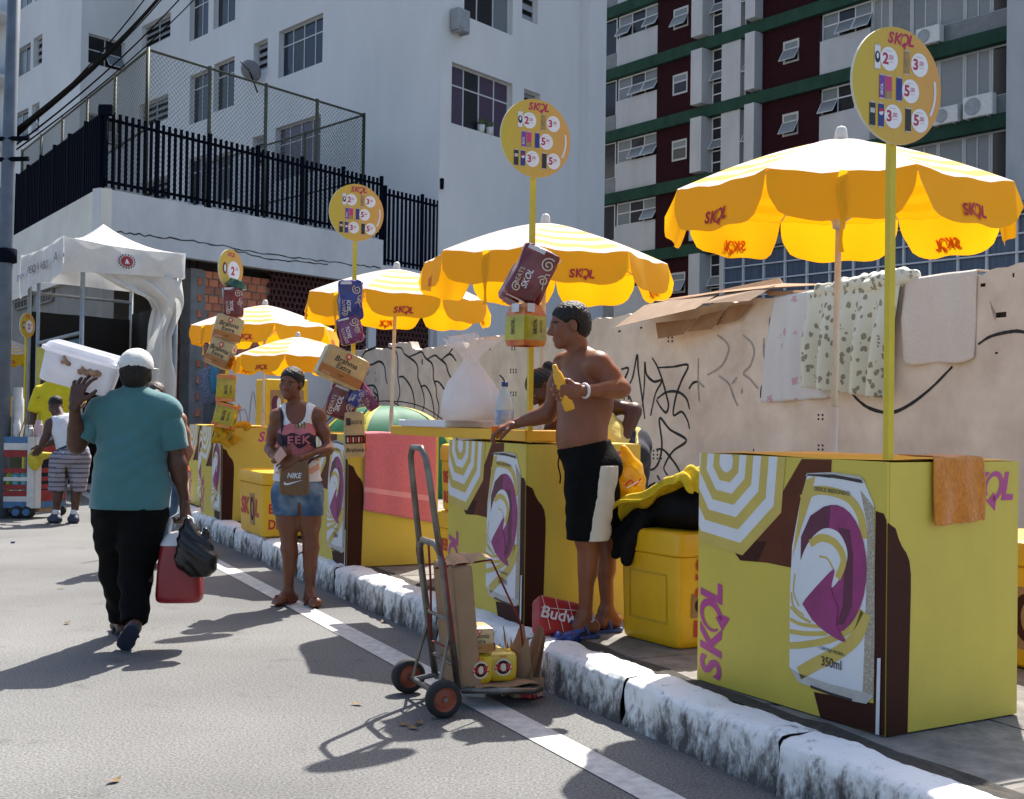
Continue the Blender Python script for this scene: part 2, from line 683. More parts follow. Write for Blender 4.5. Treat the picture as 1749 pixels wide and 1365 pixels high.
# ------------------------------------------------------------------ common materials
def asphalt_fn(nt, N, L, b, out):
    tc = N.new('ShaderNodeTexCoord')
    big = N.new('ShaderNodeTexNoise'); big.inputs['Scale'].default_value = .55; big.inputs['Detail'].default_value = 6
    fine = N.new('ShaderNodeTexNoise'); fine.inputs['Scale'].default_value = 95; fine.inputs['Detail'].default_value = 3
    vor = N.new('ShaderNodeTexVoronoi'); vor.inputs['Scale'].default_value = 170
    for q in (big, fine, vor):
        L.new(tc.outputs['Object'], q.inputs['Vector'])
    r1 = N.new('ShaderNodeValToRGB')
    r1.color_ramp.elements[0].color = (.105, .104, .102, 1); r1.color_ramp.elements[1].color = (.175, .173, .168, 1)
    r1.color_ramp.elements[0].position = .32; r1.color_ramp.elements[1].position = .7
    L.new(big.outputs[0], r1.inputs[0])
    r2 = N.new('ShaderNodeValToRGB')
    r2.color_ramp.elements[0].color = (.5, .5, .5, 1); r2.color_ramp.elements[1].color = (1.5, 1.5, 1.48, 1)
    r2.color_ramp.elements[0].position = .35; r2.color_ramp.elements[1].position = .68
    L.new(fine.outputs[0], r2.inputs[0])
    mx = N.new('ShaderNodeMix'); mx.data_type = 'RGBA'; mx.blend_type = 'MULTIPLY'; mx.inputs[0].default_value = .85
    L.new(r1.outputs[0], mx.inputs[6]); L.new(r2.outputs[0], mx.inputs[7])
    # dark oil spots and seams
    sp = N.new('ShaderNodeTexNoise'); sp.inputs['Scale'].default_value = 2.3; sp.inputs['Detail'].default_value = 8; sp.inputs['Roughness'].default_value = .7
    L.new(tc.outputs['Object'], sp.inputs['Vector'])
    r3 = N.new('ShaderNodeValToRGB'); r3.color_ramp.elements[0].position = .28; r3.color_ramp.elements[1].position = .42
    r3.color_ramp.elements[0].color = (.62, .61, .6, 1); r3.color_ramp.elements[1].color = (1, 1, 1, 1)
    L.new(sp.outputs[0], r3.inputs[0])
    m2 = N.new('ShaderNodeMix'); m2.data_type = 'RGBA'; m2.blend_type = 'MULTIPLY'; m2.inputs[0].default_value = 1
    L.new(mx.outputs[2], m2.inputs[6]); L.new(r3.outputs[0], m2.inputs[7])
    L.new(m2.outputs[2], b.inputs['Base Color'])
    b.inputs['Roughness'].default_value = .82
    b.inputs['Specular IOR Level'].default_value = .3
    bp = N.new('ShaderNodeBump'); bp.inputs['Strength'].default_value = .3; bp.inputs['Distance'].default_value = .004
    L.new(vor.outputs[0], bp.inputs['Height']); L.new(bp.outputs[0], b.inputs['Normal'])
ASPH = node_mat('asphalt', asphalt_fn)
def limewash_fn(nt, N, L, b, out):
    tc = N.new('ShaderNodeTexCoord')
    mp = N.new('ShaderNodeMapping'); mp.inputs['Scale'].default_value = (1, 1, .5)
    L.new(tc.outputs['Object'], mp.inputs[0])
    n1 = N.new('ShaderNodeTexNoise'); n1.inputs['Scale'].default_value = 15; n1.inputs['Detail'].default_value = 9; n1.inputs['Roughness'].default_value = .74
    L.new(mp.outputs[0], n1.inputs['Vector'])
    n2 = N.new('ShaderNodeTexNoise'); n2.inputs['Scale'].default_value = 3.2; n2.inputs['Detail'].default_value = 5
    L.new(tc.outputs['Object'], n2.inputs['Vector'])
    sx = N.new('ShaderNodeSeparateXYZ'); L.new(tc.outputs['Object'], sx.inputs[0])
    # wheel scuffs and splash wear sit on the riser, the tread keeps its paint
    mr = N.new('ShaderNodeMapRange'); mr.inputs[1].default_value = .02; mr.inputs[2].default_value = .2
    mr.inputs[3].default_value = -.2; mr.inputs[4].default_value = .015
    L.new(sx.outputs[2], mr.inputs[0])
    ad = N.new('ShaderNodeMath'); ad.operation = 'ADD'; L.new(n1.outputs[0], ad.inputs[0]); L.new(mr.outputs[0], ad.inputs[1])
    a2 = N.new('ShaderNodeMath'); a2.operation = 'MULTIPLY_ADD'; a2.inputs[1].default_value = .55
    L.new(n2.outputs[0], a2.inputs[0]); L.new(ad.outputs[0], a2.inputs[2])
    rp = N.new('ShaderNodeValToRGB')
    e = rp.color_ramp.elements
    e[0].position = .56; e[0].color = (.075, .072, .07, 1)
    e[1].position = .8; e[1].color = (.74, .74, .73, 1)
    k = e.new(.66); k.color = (.3, .29, .28, 1)
    k = e.new(.73); k.color = (.6, .6, .585, 1)
    L.new(a2.outputs[0], rp.inputs[0]); L.new(rp.outputs[0], b.inputs['Base Color'])
    b.inputs['Roughness'].default_value = .85
    bp = N.new('ShaderNodeBump'); bp.inputs['Strength'].default_value = .6; bp.inputs['Distance'].default_value = .008
    L.new(n1.outputs[0], bp.inputs['Height']); L.new(bp.outputs[0], b.inputs['Normal'])
LIME = node_mat('limewash', limewash_fn)
PAVE = M('pavement_concrete', (.30, .275, .245), .9, col2=(.13, .12, .105), scale=5, bump=.7, bscale=40, detail=8)
SLAB = M('slab_stone', (.24, .22, .195), .9, col2=(.10, .095, .085), scale=7, bump=.8, bscale=30, detail=9, obj_var=.18)
SOIL = M('gap_soil', (.06, .052, .042), .95, var=.2, scale=20, bump=.8)
LINE = M('road_paint', (.62, .61, .58), .75, col2=(.36, .355, .34), scale=16, detail=9, bump=.3)
WHITEB = M('white_facade', (.69, .685, .675), .8, col2=(.60, .60, .595), scale=.5, detail=6, bump=.15, bscale=14, stretch=(1, 1, .45))
WHITEC = M('white_pillar', (.57, .585, .60), .8, var=.05, scale=1, bump=.1)
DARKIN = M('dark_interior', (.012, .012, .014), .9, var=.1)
FRAME = M('window_alu', (.55, .56, .57), .45, var=.06, scale=3)
GLASSB = glassy('glass_blue', (.015, .024, .045), .06)
GLASSD = glassy('glass_dark', (.02, .022, .026), .1)
GLASSP = glassy('glass_purple', (.075, .05, .085), .15)
GLASSG = glassy('glass_grey', (.16, .18, .19), .2)
SLATG = M('louvre_grey', (.3, .31, .31), .5, var=.08)
STEELB = M('black_steel', (.005, .007, .014), .9, var=.15, scale=3, spec=.05)
# ------------------------------------------------------------------ ground
mb = MB()
mb.grid(lambda a, b: (-150 + 300 * a, -40 + 260 * b, 0), 6, 6)
struct(mb.obj('road', ASPH))
KN = 2.68
KT = .205
PZ = .18
mb = MB()
mb.add([S(2.9, -8, PZ), S(8.6, -8, PZ), S(8.6, 60, PZ), S(2.9, 60, PZ)], [(0, 1, 2, 3)])
pave = struct(mb.obj('pavement', PAVE))
# uneven stone slabs of the pavement's street edge
k = 0
for r, (n0, n1) in enumerate(((2.985, 3.62), (3.63, 4.3))):
    t = 1.2 + .3 * r
    while t < 12.5:
        ln = random.uniform(.62, 1.15)
        a = [S(n0 + random.uniform(-.012, .012), t + .012, 0), S(n1, t + .012 + random.uniform(-.02, .02), 0), S(n1, t + ln - .012, 0), S(n0 + random.uniform(-.012, .012), t + ln - .012 + random.uniform(-.02, .02), 0)]
        h = PZ + .004 + random.uniform(0, .005)
        m2 = MB()
        c = sum(a) / 4
        lo = [(p[0] - c[0], p[1] - c[1], -.012) for p in a]
        hi = [((p[0] - c[0]) * .985, (p[1] - c[1]) * .985, random.uniform(0, .004)) for p in a]
        m2.add(lo + hi, [(4, 5, 6, 7), (0, 1, 5, 4), (1, 2, 6, 5), (2, 3, 7, 6), (3, 0, 4, 7)])
        m2.obj('slab', SLAB, pave, loc=(c[0], c[1], h))
        t += ln
mb = MB()
mb.grid(lambda a, b: S(2.885 + .1 * a, -2 + 28 * b, PZ + .012 + .012 * math.sin(b * 310 + a * 5) * random.random()), 3, 160)
stuff(mb.obj('gap_soil', SOIL, pave))
kerb = struct(thing('kerb', '', ''))
for kk in ('label', 'category'):
    del kerb[kk]
prof = [(0, 0), (.006, .05), (.004, .1), (.008, .15), (.014, .178), (.032, .197), (.07, .204), (.13, .206), (.185, .204), (.206, .195), (.21, .1)]
t = .3
rs = random.Random(5)
while t < 34:
    ln = rs.uniform(.9, 1.12)
    m2 = MB()
    ph = [rs.uniform(0, 6) for _ in range(6)]
    yaw = rs.uniform(-.006, .006)
    def kp(a, b, ph=ph, ln=ln, yaw=yaw):
        i = b * (len(prof) - 1)
        j = int(min(i, len(prof) - 2))
        f = i - j
        n = prof[j][0] * (1 - f) + prof[j + 1][0] * f
        z = prof[j][1] * (1 - f) + prof[j + 1][1] * f
        x = a * (ln - .006)
        e = min(a, 1 - a) * ln
        ro = max(0, .02 - e) * .4
        z = z * (1 + .016 * math.sin(ph[0] + 9 * a) + .008 * math.sin(ph[1] + 23 * a)) - ro * .4 * (z > .12)
        n = n + .004 * math.sin(ph[2] + 13 * a + z * 20) + .003 * math.sin(ph[3] + 41 * a - z * 50) + ro * .6 + yaw * x
        q_ = Vector((x * 9 + ph[4], n * 9, z * 9))
        d_ = .010 * noise.noise(q_) + .006 * noise.noise(q_ * 2.7) - .02 * max(0, noise.noise(q_ * .8) - .45)
        z += d_ * (z > .12)
        n -= d_ * (z > .02) * (b < .6)
        p = n * NV + x * DV
        return (p[0], p[1], z)
    m2.grid(kp, 44, 30)
    b0 = S(KN, t, 0)
    m2.obj('kerb_stone', LIME, kerb, smooth=True, loc=(b0[0], b0[1], 0))
    t += ln
mb = MB()
mb.grid(lambda a, b: S(2.215 + .15 * a + .004 * math.sin(b * 900) * (1 if a > .5 else -1), .5 + 45 * b, .004), 1, 150)
struct(mb.obj('edge_line', LINE))
# ------------------------------------------------------------------ graffiti wall
p_r = G(1740, 958, PZ)
WALLP = Plane(S(8.24, 0), DV)
PLAST = M('wall_plaster', (.79, .65, .52), .88, col2=(.54, .415, .32), scale=1.5, detail=11, bump=.55, bscale=9)
PLASTB = M('wall_core', (.12, .09, .075), .9, var=.2, scale=12)
tops = [(2250, 385), (1749, 452), (1690, 460), (1676, 468), (1640, 470), (1545, 481), (1400, 500), (1290, 512), (1110, 530), (1090, 536), (1020, 545), (935, 561),
        (870, 570), (802.4, 581), (800.7, 592), (795.5, 594), (792, 585), (717, 597), (705, 597), (701, 584), (663.5, 588), (662.6, 595), (600, 599), (560, 604), (500, 612)]
TU = np.array([WALLP.hit(*q) for q in tops])
u0, u1 = TU[:, 0].min(), TU[:, 0].max()
order = np.argsort(TU[:, 0])
def wtop(u):
    return float(np.interp(u, TU[order, 0], TU[order, 1])) + .012 * math.sin(u * 9) + .01 * math.sin(u * 23 + 1)
wall = thing('graffiti_wall', 'long rough cream plastered wall covered in black graffiti behind the stalls', 'wall', (0, 0, 0))
us = sorted(set(list(np.arange(u0, u1, .12)) + list(TU[:, 0])))
mb = MB()
rows = 10
V = []
for u in us:
    zt = wtop(u)
    for j in range(rows + 1):
        V.append(WALLP.P(u, 0, PZ - .05 + (zt - PZ + .05) * j / rows))
    V.append(WALLP.P(u, -.16, zt))
    V.append(WALLP.P(u, -.16, PZ - .05))
R_ = rows + 3
F_ = []
for i in range(len(us) - 1):
    for j in range(R_):
        a, b = i * R_ + j, i * R_ + (j + 1) % R_
        F_.append((a, a + R_, b + R_, b))
F_.append(tuple(range(R_)))
F_.append(tuple((len(us) - 1) * R_ + j for j in range(R_))[::-1])
mb.add(V, F_)
wo = mb.obj('plaster', [PLAST, PLASTB], wall)
cut = MB()
hole_px = []
for (x, y) in [(1690, 540), (1708, 538), (1700, 545)]:
    hole_px.append((x, y, 20, 9))
for (cx, cy, n, m, st) in [(1126, 780, 3, 3, 6.5), (1148, 583, 2, 2, 6.5), (1073, 678, 2, 3, 7), (879, 636, 3, 2, 4.5), (879, 675, 3, 2, 4.5), (879, 597, 2, 2, 4.5), (1405, 716, 2, 2, 7), (1405, 768, 2, 2, 7)]:
    for i in range(n):
        for j in range(m):
            hole_px.append((cx + st * (i - n / 2), cy + st * (j - m / 2), 3.4, 3.4))
hole_px += [(1119, 751, 15, 8), (1118, 757, 14, 6), (721, 618, 4, 9), (641, 637, 2, 4), (642, 649, 2, 4), (837, 597, 3, 3), (1095, 560, 5, 3), (1323, 530, 6, 12), (1679, 487, 8, 6), (1702, 603, 5, 3), (1058, 566, 6, 3), (1731, 470, 3, 7), (1287, 770, 2, 7)]
for (x, y, ww, hh) in hole_px:
    u, z = WALLP.hit(x, y)
    sc = (WALLP.P(u, 0, z)[1]) / FPX
    R3 = np.array([[WALLP.d[0], WALLP.n[0], 0], [WALLP.d[1], WALLP.n[1], 0], [0, 0, 1]])
    cut.box(WALLP.P(u, 0, z), (ww * sc * 1.35, .09, hh * sc), rot=R3)
co = cut.obj('cut', [PLASTB])
md = wo.modifiers.new('b', 'BOOLEAN')
md.object = co
md.solver = 'FAST'
bpy.context.view_layer.update()
me = bpy.data.meshes.new_from_object(wo.evaluated_get(bpy.context.evaluated_depsgraph_get()))
wo.modifiers.clear()
wo.data = me
bpy.data.objects.remove(co)
INK = M('graffiti_black', (.022, .02, .02), .8, var=.2, scale=30)
INKF = M('graffiti_faded', (.26, .22, .195), .85, col2=(.45, .37, .31), scale=18)
def spray(zone, sc, ox, oy, paths, wd, mat, name):
    for q in paths:
        pp = smooth_path([(x / sc + ox, y / sc + oy) for x, y in q], 5)
        uz = np.array([WALLP.hit(*p) for p in pp])
        dist = WALLP.P(uz[:, 0].mean(), 0, 0)[1] / FPX
        n = len(uz)
        ws = [wd * dist * (.55 + .45 * math.sin(PI * (i + 1) / (n + 1)) + .25 * random.random()) for i in range(n)]
        Vr, Fr = ribbon(uz, ws)
        m2 = MB()
        m2.add([WALLP.P(a, .004, b) for a, b in Vr], Fr)
        m2.obj(name, mat, wall)
L1 = [[(90, 330), (140, 240), (220, 205), (270, 180)], [(140, 370), (210, 365), (280, 335), (330, 380), (345, 500), (360, 560)],
      [(365, 195), (440, 230), (465, 320), (465, 480), (485, 640), (462, 740), (465, 810)],
      [(400, 200), (495, 200), (530, 260), (570, 290), (640, 345), (665, 410), (665, 500), (700, 590), (725, 690), (725, 780), (705, 850)],
      [(570, 290), (640, 265), (700, 240), (740, 300), (800, 350), (818, 420), (818, 500), (845, 590), (850, 680), (875, 800), (850, 960)],
      [(755, 315), (830, 275), (870, 300), (940, 360), (965, 440), (1000, 510), (1030, 550), (1055, 625)],
      [(900, 320), (960, 270), (1000, 270), (1045, 330)], [(965, 270), (1020, 200), (1060, 225), (1140, 215)],
      [(475, 490), (520, 490), (570, 550), (610, 630), (630, 740), (625, 810)], [(690, 585), (740, 580), (790, 660), (815, 760), (825, 860), (815, 930)],
      [(830, 535), (870, 540), (920, 600), (950, 660), (970, 720)], [(1020, 530), (1060, 540), (1100, 585)],
      [(150, 580), (220, 575), (255, 620), (270, 700), (275, 780)], [(230, 600), (225, 640), (260, 680), (265, 760)],
      [(60, 780), (70, 700), (90, 680), (105, 760)], [(135, 780), (140, 710), (165, 690), (185, 760)], [(215, 780), (225, 700), (245, 700), (255, 780)],
      [(1400, 600), (1440, 650)], [(1390, 680), (1420, 730)], [(1555, 740), (1580, 820), (1590, 900)]]
spray(0, 5.83, 600, 560, L1, 3.6, INK, 'graffiti_stroke')
L2 = [[(220, 470), (265, 470), (215, 600), (270, 640), (300, 720)], [(255, 585), (290, 520), (318, 380), (325, 480), (345, 620), (365, 775)],
      [(350, 700), (362, 560), (365, 425), (375, 500), (420, 545), (470, 540), (430, 620), (400, 755)],
      [(410, 400), (440, 450), (470, 530), (495, 620), (510, 690), (495, 735), (460, 700), (435, 655)],
      [(445, 460), (540, 455), (630, 445), (590, 540), (555, 640), (540, 750), (590, 730), (625, 780), (640, 835)],
      [(440, 650), (500, 610), (570, 610), (620, 650), (640, 715)], [(635, 590), (660, 555), (690, 545)],
      [(330, 850), (325, 970), (370, 1060), (410, 1085), (450, 1040), (470, 930), (455, 770), (520, 840), (620, 905), (540, 970), (490, 1050), (490, 1100), (580, 1210)],
      [(330, 850), (352, 930), (362, 1060), (345, 1140)], [(435, 960), (480, 965), (530, 1020), (570, 1080), (600, 1150)],
      [(440, 1120), (465, 1170), (480, 1260)], [(455, 1150), (520, 1240), (590, 1310)], [(430, 1165), (390, 1190), (370, 1240), (365, 1290)],
      [(1075, 645), (1085, 570), (1130, 500)], [(1135, 150), (1130, 215)]]
spray(0, 3.591, 1000, 500, L2, 4.2, INK, 'graffiti_stroke')
L3 = [[(810, 260), (860, 300), (880, 350), (850, 430), (810, 470), (750, 505)], [(820, 510), (880, 560), (910, 640), (935, 695)], [(693, 400), (692, 550), (698, 670)],
      [(965, 260), (1020, 310), (1035, 370), (1010, 450), (970, 495), (1010, 530), (1060, 590)], [(1095, 280), (1095, 380), (1115, 430)], [(690, 545), (730, 580)], [(900, 560), (930, 520)], [(960, 590), (960, 620)]]
spray(0, 3.591, 1000, 500, L3, 4.2, INKF, 'faded_graffiti_stroke')
L4 = [[(960, 625), (1000, 680), (1060, 725), (1150, 745), (1230, 715), (1330, 640), (1430, 540)], [(1545, 440), (1600, 405), (1680, 385), (1749, 385), (1900, 430)]]
spray(0, 2.614, 1080, 420, L4, 5.4, INK, 'graffiti_stroke')
# ------------------------------------------------------------------ facades with real openings
def facade(name, pl, ua, ub, za, zb, holes, mat, parent, depth=.16, v=0.0):
    U = sorted(set([ua, ub] + [h[0] for h in holes] + [h[1] for h in holes]))
    Z = sorted(set([za, zb] + [h[2] for h in holes] + [h[3] for h in holes]))
    U = [q for q in U if ua - 1e-6 <= q <= ub + 1e-6]
    Z = [q for q in Z if za - 1e-6 <= q <= zb + 1e-6]
    m = MB()
    for i in range(len(U) - 1):
        for j in range(len(Z) - 1):
            cu, cz = (U[i] + U[i + 1]) / 2, (Z[j] + Z[j + 1]) / 2
            if any(h[0] < cu < h[1] and h[2] < cz < h[3] for h in holes):
                continue
            m.add([pl.P(U[i], v, Z[j]), pl.P(U[i + 1], v, Z[j]), pl.P(U[i + 1], v, Z[j + 1]), pl.P(U[i], v, Z[j + 1])], [(0, 1, 2, 3)])
    for h in holes:
        a = [pl.P(h[0], v, h[2]), pl.P(h[1], v, h[2]), pl.P(h[1], v, h[3]), pl.P(h[0], v, h[3])]
        b = [pl.P(h[0], v - depth - .05, h[2]), pl.P(h[1], v - depth - .05, h[2]), pl.P(h[1], v - depth - .05, h[3]), pl.P(h[0], v - depth - .05, h[3])]
        m.add(a + b, [(0, 4, 5, 1), (1, 5, 6, 2), (2, 6, 7, 3), (3, 7, 4, 0)])
    return m.obj(name, mat, parent)
def pbox(mb, pl, ua, ub, va, vb, za, zb, mat=0):
    R3 = np.array([[pl.d[0], pl.n[0], 0], [pl.d[1], pl.n[1], 0], [0, 0, 1]])
    mb.box(pl.P((ua + ub) / 2, (va + vb) / 2, (za + zb) / 2), (abs(ub - ua), abs(vb - va), abs(zb - za)), rot=R3, mat=mat)
    return mb
def window(parent, pl, h, cols, rows, depth=.16, glass=None, frame=None, fr=.05, open_=None, v=0.0, louvre=False, rowsplit=None):
    """h = (u0,u1,z0,z1); frame mesh is the window part, every pane its own sub-part"""
    glass = glass or GLASSD
    frame = frame or FRAME
    ua, ub, za, zb = h
    m = MB()
    w0 = v - depth
    pbox(m, pl, ua, ub, w0 - .04, w0, za, za + fr)
    pbox(m, pl, ua, ub, w0 - .04, w0, zb - fr, zb)
    pbox(m, pl, ua, ua + fr, w0 - .04, w0, za + fr, zb - fr)
    pbox(m, pl, ub - fr, ub, w0 - .04, w0, za + fr, zb - fr)
    cu = [ua + (ub - ua) * i / cols for i in range(cols + 1)]
    rz = [za + (zb - za) * j / rows for j in range(rows + 1)] if rowsplit is None else [za] + [za + (zb - za) * q for q in rowsplit] + [zb]
    for i in range(1, cols):
        pbox(m, pl, cu[i] - fr / 2.4, cu[i] + fr / 2.4, w0 - .04, w0 - .001, za + fr, zb - fr)
    for z in rz[1:-1]:
        pbox(m, pl, ua + fr, ub - fr, w0 - .04, w0 - .002, z - fr / 2.4, z + fr / 2.4)
    wo = m.obj('window', frame, parent)
    for i in range(cols):
        for j in range(len(rz) - 1):
            g = glass[(i * 7 + j * 3) % len(glass)] if isinstance(glass, (list, tuple)) else glass
            q = MB()
            if open_ and (i, j) in open_:
                # top-hung leaf swung outwards
                H_ = rz[j + 1] - rz[j]
                a = .55
                P4 = [pl.P(cu[i] + .02, w0 + math.sin(a) * H_, rz[j + 1] - math.cos(a) * H_), pl.P(cu[i + 1] - .02, w0 + math.sin(a) * H_, rz[j + 1] - math.cos(a) * H_),
                      pl.P(cu[i + 1] - .02, w0 + .01, rz[j + 1] - .02), pl.P(cu[i] + .02, w0 + .01, rz[j + 1] - .02)]
                q.add(P4, [(0, 1, 2, 3)])
                q.obj('pane', GLASSG, wo)
                q = MB()
                for s_ in range(4):
                    q.tube([P4[s_], P4[(s_ + 1) % 4]], .022, 4)
                q.obj('sash', frame, wo)
                q = MB()
                pbox(q, pl, cu[i], cu[i + 1], w0 - .05, w0 - .04, rz[j], rz[j + 1])
                q.obj('pane', GLASSD, wo)
            elif louvre:
                n = 4
                for k_ in range(n):
                    zc = rz[j] + (rz[j + 1] - rz[j]) * (k_ + .5) / n
                    hh = (rz[j + 1] - rz[j]) / n * .5
                    q2 = MB()
                    q2.add([pl.P(cu[i] + fr, w0 - .06, zc - hh * .2 + hh * .7), pl.P(cu[i + 1] - fr, w0 - .06, zc - hh * .2 + hh * .7), pl.P(cu[i + 1] - fr, w0 + .03, zc - hh * .9), pl.P(cu[i] + fr, w0 + .03, zc - hh * .9)], [(0, 1, 2, 3)])
                    q2.obj('slat', SLATG, wo)
                q.add([pl.P(cu[i], w0 - .07, rz[j]), pl.P(cu[i + 1], w0 - .07, rz[j]), pl.P(cu[i + 1], w0 - .07, rz[j + 1]), pl.P(cu[i], w0 - .07, rz[j + 1])], [(0, 1, 2, 3)])
                q.obj('pane', DARKIN, wo)
            else:
                dz = .003 * ((i + j) % 3)
                q.add([pl.P(cu[i], w0 - .02 - dz, rz[j]), pl.P(cu[i + 1], w0 - .02, rz[j]), pl.P(cu[i + 1], w0 - .02 - dz, rz[j + 1]), pl.P(cu[i], w0 - .02, rz[j + 1])], [(0, 1, 2, 3)])
                q.obj('pane', g, wo)
    return wo
def pxwin(pl, x0, x1, yt, yb):
    """opening from its measured corners: yt, yb are taken at the middle"""
    ua, ub = sorted((pl.u(x0, (yt + yb) / 2), pl.u(x1, (yt + yb) / 2)))
    xm = (x0 + x1) / 2
    return (ua, ub, pl.hit(xm, yb)[1], pl.hit(xm, yt)[1])
# ---- white apartment block
P0 = (-2.1, 33.0)
PA = Plane(P0, (-.67, .74))
PB = Plane(P0, (.62, .785))
white = thing('apartment_block', 'tall plain white apartment block with blue glass windows behind a black fence', 'building', (0, 0, 0))
ZB, ZT = 4.6, 21.0
storey = 2.82
wa = [(476, 551, 38, 120, 'big'), (470, 547, 207, 300, 'purple'), (433, 457, 70, 121, 'louvre'), (431, 453, 232, 285, 'louvre'),
      (324, 355, 124, 208, 'pair'), (365, 400, 103, 186, 'pair'), (324, 356, -18, 64, 'pair'), (365, 402, -36, 42, 'pair'), (322, 353, 268, 350, 'pair'), (364, 398, 262, 342, 'pair'),
      (242, 291, 33, 74, 'lou2'), (237, 287, 170, 212, 'lou2'), (240, 287, 306, 345, 'lou2'), (478, 552, -140, -60, 'big'), (435, 459, -98, -44, 'louvre')]
ha = [pxwin(PA, *q[:4]) for q in wa]
uA = PA.u(226, 150)
facade('wall', PA, 0, uA, ZB, ZT, ha, WHITEB, white)
for q, h in zip(wa, ha):
    if q[4] in ('big', 'purple'):
        window(white, PA, h, 4, 2, glass=[GLASSB, GLASSB, GLASSD] if q[4] == 'big' else [GLASSP], rowsplit=[.68])
    elif q[4] == 'pair':
        window(white, PA, h, 2, 2, glass=[GLASSB, GLASSD, GLASSG], rowsplit=[.72])
    elif q[4] == 'louvre':
        window(white, PA, h, 1, 1, louvre=True)
    else:
        window(white, PA, h, 2, 1, louvre=True)
# stair tower
c1 = PA.P(uA, 0, 0)
PT = Plane(c1, (-.62, -.785))
ut = PT.u(137, 150)
wt = [(151, 214, 65, 115), (147, 211, 198, 246)]
ht = [pxwin(PT, *q) for q in wt]
facade('wall', PT, 0, ut, ZB, ZT, ht, WHITEB, white)
for h in ht:
    window(white, PT, h, 2, 2, glass=[GLASSD], open_={(0, 0)}, rowsplit=[.5])
c2 = PT.P(ut, 0, 0)
PW = Plane(c2, (-.67, .74))
ww = [(57, 72, 62, 112), (25, 52, 80, 128), (54, 67, 177, 226), (16, 48, 192, 242), (24, 55, -40, 14), (60, 75, -50, -2), (24, 46, 305, 322), (57, 70, 300, 330)]
hw = [pxwin(PW, *q) for q in ww]
uW = PW.u(-260, 200)
facade('wall', PW, 0, uW, ZB, ZT, hw, WHITEB, white)
for i, h in enumerate(hw):
    window(white, PW, h, 1 if i in (0, 2, 5, 7) else 2, 1, louvre=i in (0, 2, 5), glass=[GLASSD, GLASSG])
for y in (32, 138, 246):
    m2 = MB()
    za = PW.hit(15, y)[1]
    pbox(m2, PW, PW.u(27, y), uW, .002, 1.1, za - .15, za)
    pbox(m2, PW, PW.u(27, y), uW, 1.0, 1.1, za, za + .95)
    m2.obj('balcony', WHITEB, white)
wb = [(793, 876, -42, 44, 'op'), (771, 875, 124, 226, 'big'), (892, 919, -40, 37, 'lou'), (895, 923, 156, 205, 'lou')]
hb = [pxwin(PB, *q[:4]) for q in wb]
uB = PB.u(990, 200)
facade('wall', PB, 0, uB, ZB, ZT, hb, WHITEB, white)
for q, h in zip(wb, hb):
    if q[4] == 'big':
        window(white, PB, h, 4, 2, glass=[GLASSP, GLASSD, GLASSP], rowsplit=[.66])
    elif q[4] == 'op':
        window(white, PB, h, 3, 1, glass=[DARKIN, DARKIN, GLASSG])
    else:
        window(white, PB, h, 1, 1, louvre=True)
m2 = MB()
pbox(m2, PB, uB, PB.u(1019, 200), -6, .35, ZB - 4.4, ZT)
m2.obj('pilaster', WHITEB, white)
m2 = MB()
m2.add([PA.P(0, 0, ZT), PA.P(uA, 0, ZT), c1 + [0, 0, ZT], PW.P(uW, 0, ZT), PW.P(uW, -20, ZT), PB.P(uB, -15, ZT), PB.P(uB, 0, ZT)], [(0, 1, 2, 3, 4, 5, 6)])
m2.obj('roof', WHITEC, white)
# the wall carries on below the deck on the right-hand side
m2 = MB()
pbox(m2, PB, .01, uB, -.3, -.001, 0, ZB)
m2.obj('wall', WHITEB, white)
# air conditioner in a wall cage and pots on the sill
ac_w = M('ac_white', (.62, .62, .6), .5, var=.08)
ac_g = M('ac_grey', (.3, .32, .34), .5, var=.1)
def ac_unit(pl, px, py, wd, hg, label, grp='air conditioners on the facades', cage=False, v=.02):
    u, z = pl.hit(px, py)
    o = thing('air_conditioner', label, 'air conditioner', pl.P(u, v, z - hg / 2), math.atan2(pl.d[1], pl.d[0]), grp)
    sg = 1 if np.dot(np.array([-pl.d[1], pl.d[0]]), pl.n) > 0 else -1
    m = MB()
    m.box((0, sg * .16, hg / 2), (wd, .3, hg), bev=.02)
    m.obj('housing', ac_g if cage else ac_w, o)
    m = MB()
    m.lathe([(.0, 0), (hg * .36, 0), (hg * .4, .012), (hg * .36, .02), (hg * .34, .008), (0, .008)], c=(-wd * .16, sg * .311, hg / 2), rot=Matrix.Rotation(-sg * PI / 2, 3, 'X'))
    m.obj('fan_grille', ac_g, o)
    m = MB()
    for x in (-wd * .35, wd * .35):
        m = MB()
        m.box((x, sg * .17, -.03), (.04, .32, .05))
        m.obj('bracket', ac_g, o)
    return o
ac_unit(PB, 778, 38, .52, .62, 'grey air conditioner boxed on the white block beside an open window', cage=True)
for i, (x, y) in enumerate(((824, 216), (838, 220))):
    u, z = PB.hit(x, y)
    o = thing('flower_pot', 'white flower pot with green plant on the window sill', 'flower pot', PB.P(u, -.05, hb[1][2]), 0, 'pots on the window sill')
    m = MB(); m.lathe([(0, 0), (.09, 0), (.12, .22), (.11, .22), (.1, .19), (0, .19)], n=14)
    m.obj('pot', ac_w, o, smooth=True)
    m = MB()
    for k in range(14):
        a = k * 2.4
        p = np.array([.05 * math.cos(a), .05 * math.sin(a), .2])
        q = p + [.1 * math.cos(a), .1 * math.sin(a), .14 + .04 * (k % 3)]
        sd = np.array([-math.sin(a), math.cos(a), 0]) * .03
        m.add([p, (p + q) / 2 + sd, q, (p + q) / 2 - sd], [(0, 1, 2, 3)])
    m.obj('leaves', M('pot_leaf', (.07, .13, .04), .6), o)
u, z = PB.hit(741, 311)
o = thing('wall_lamp', 'small black lamp fixed at the corner of the white block', 'lamp', PB.P(.12, 0, z))
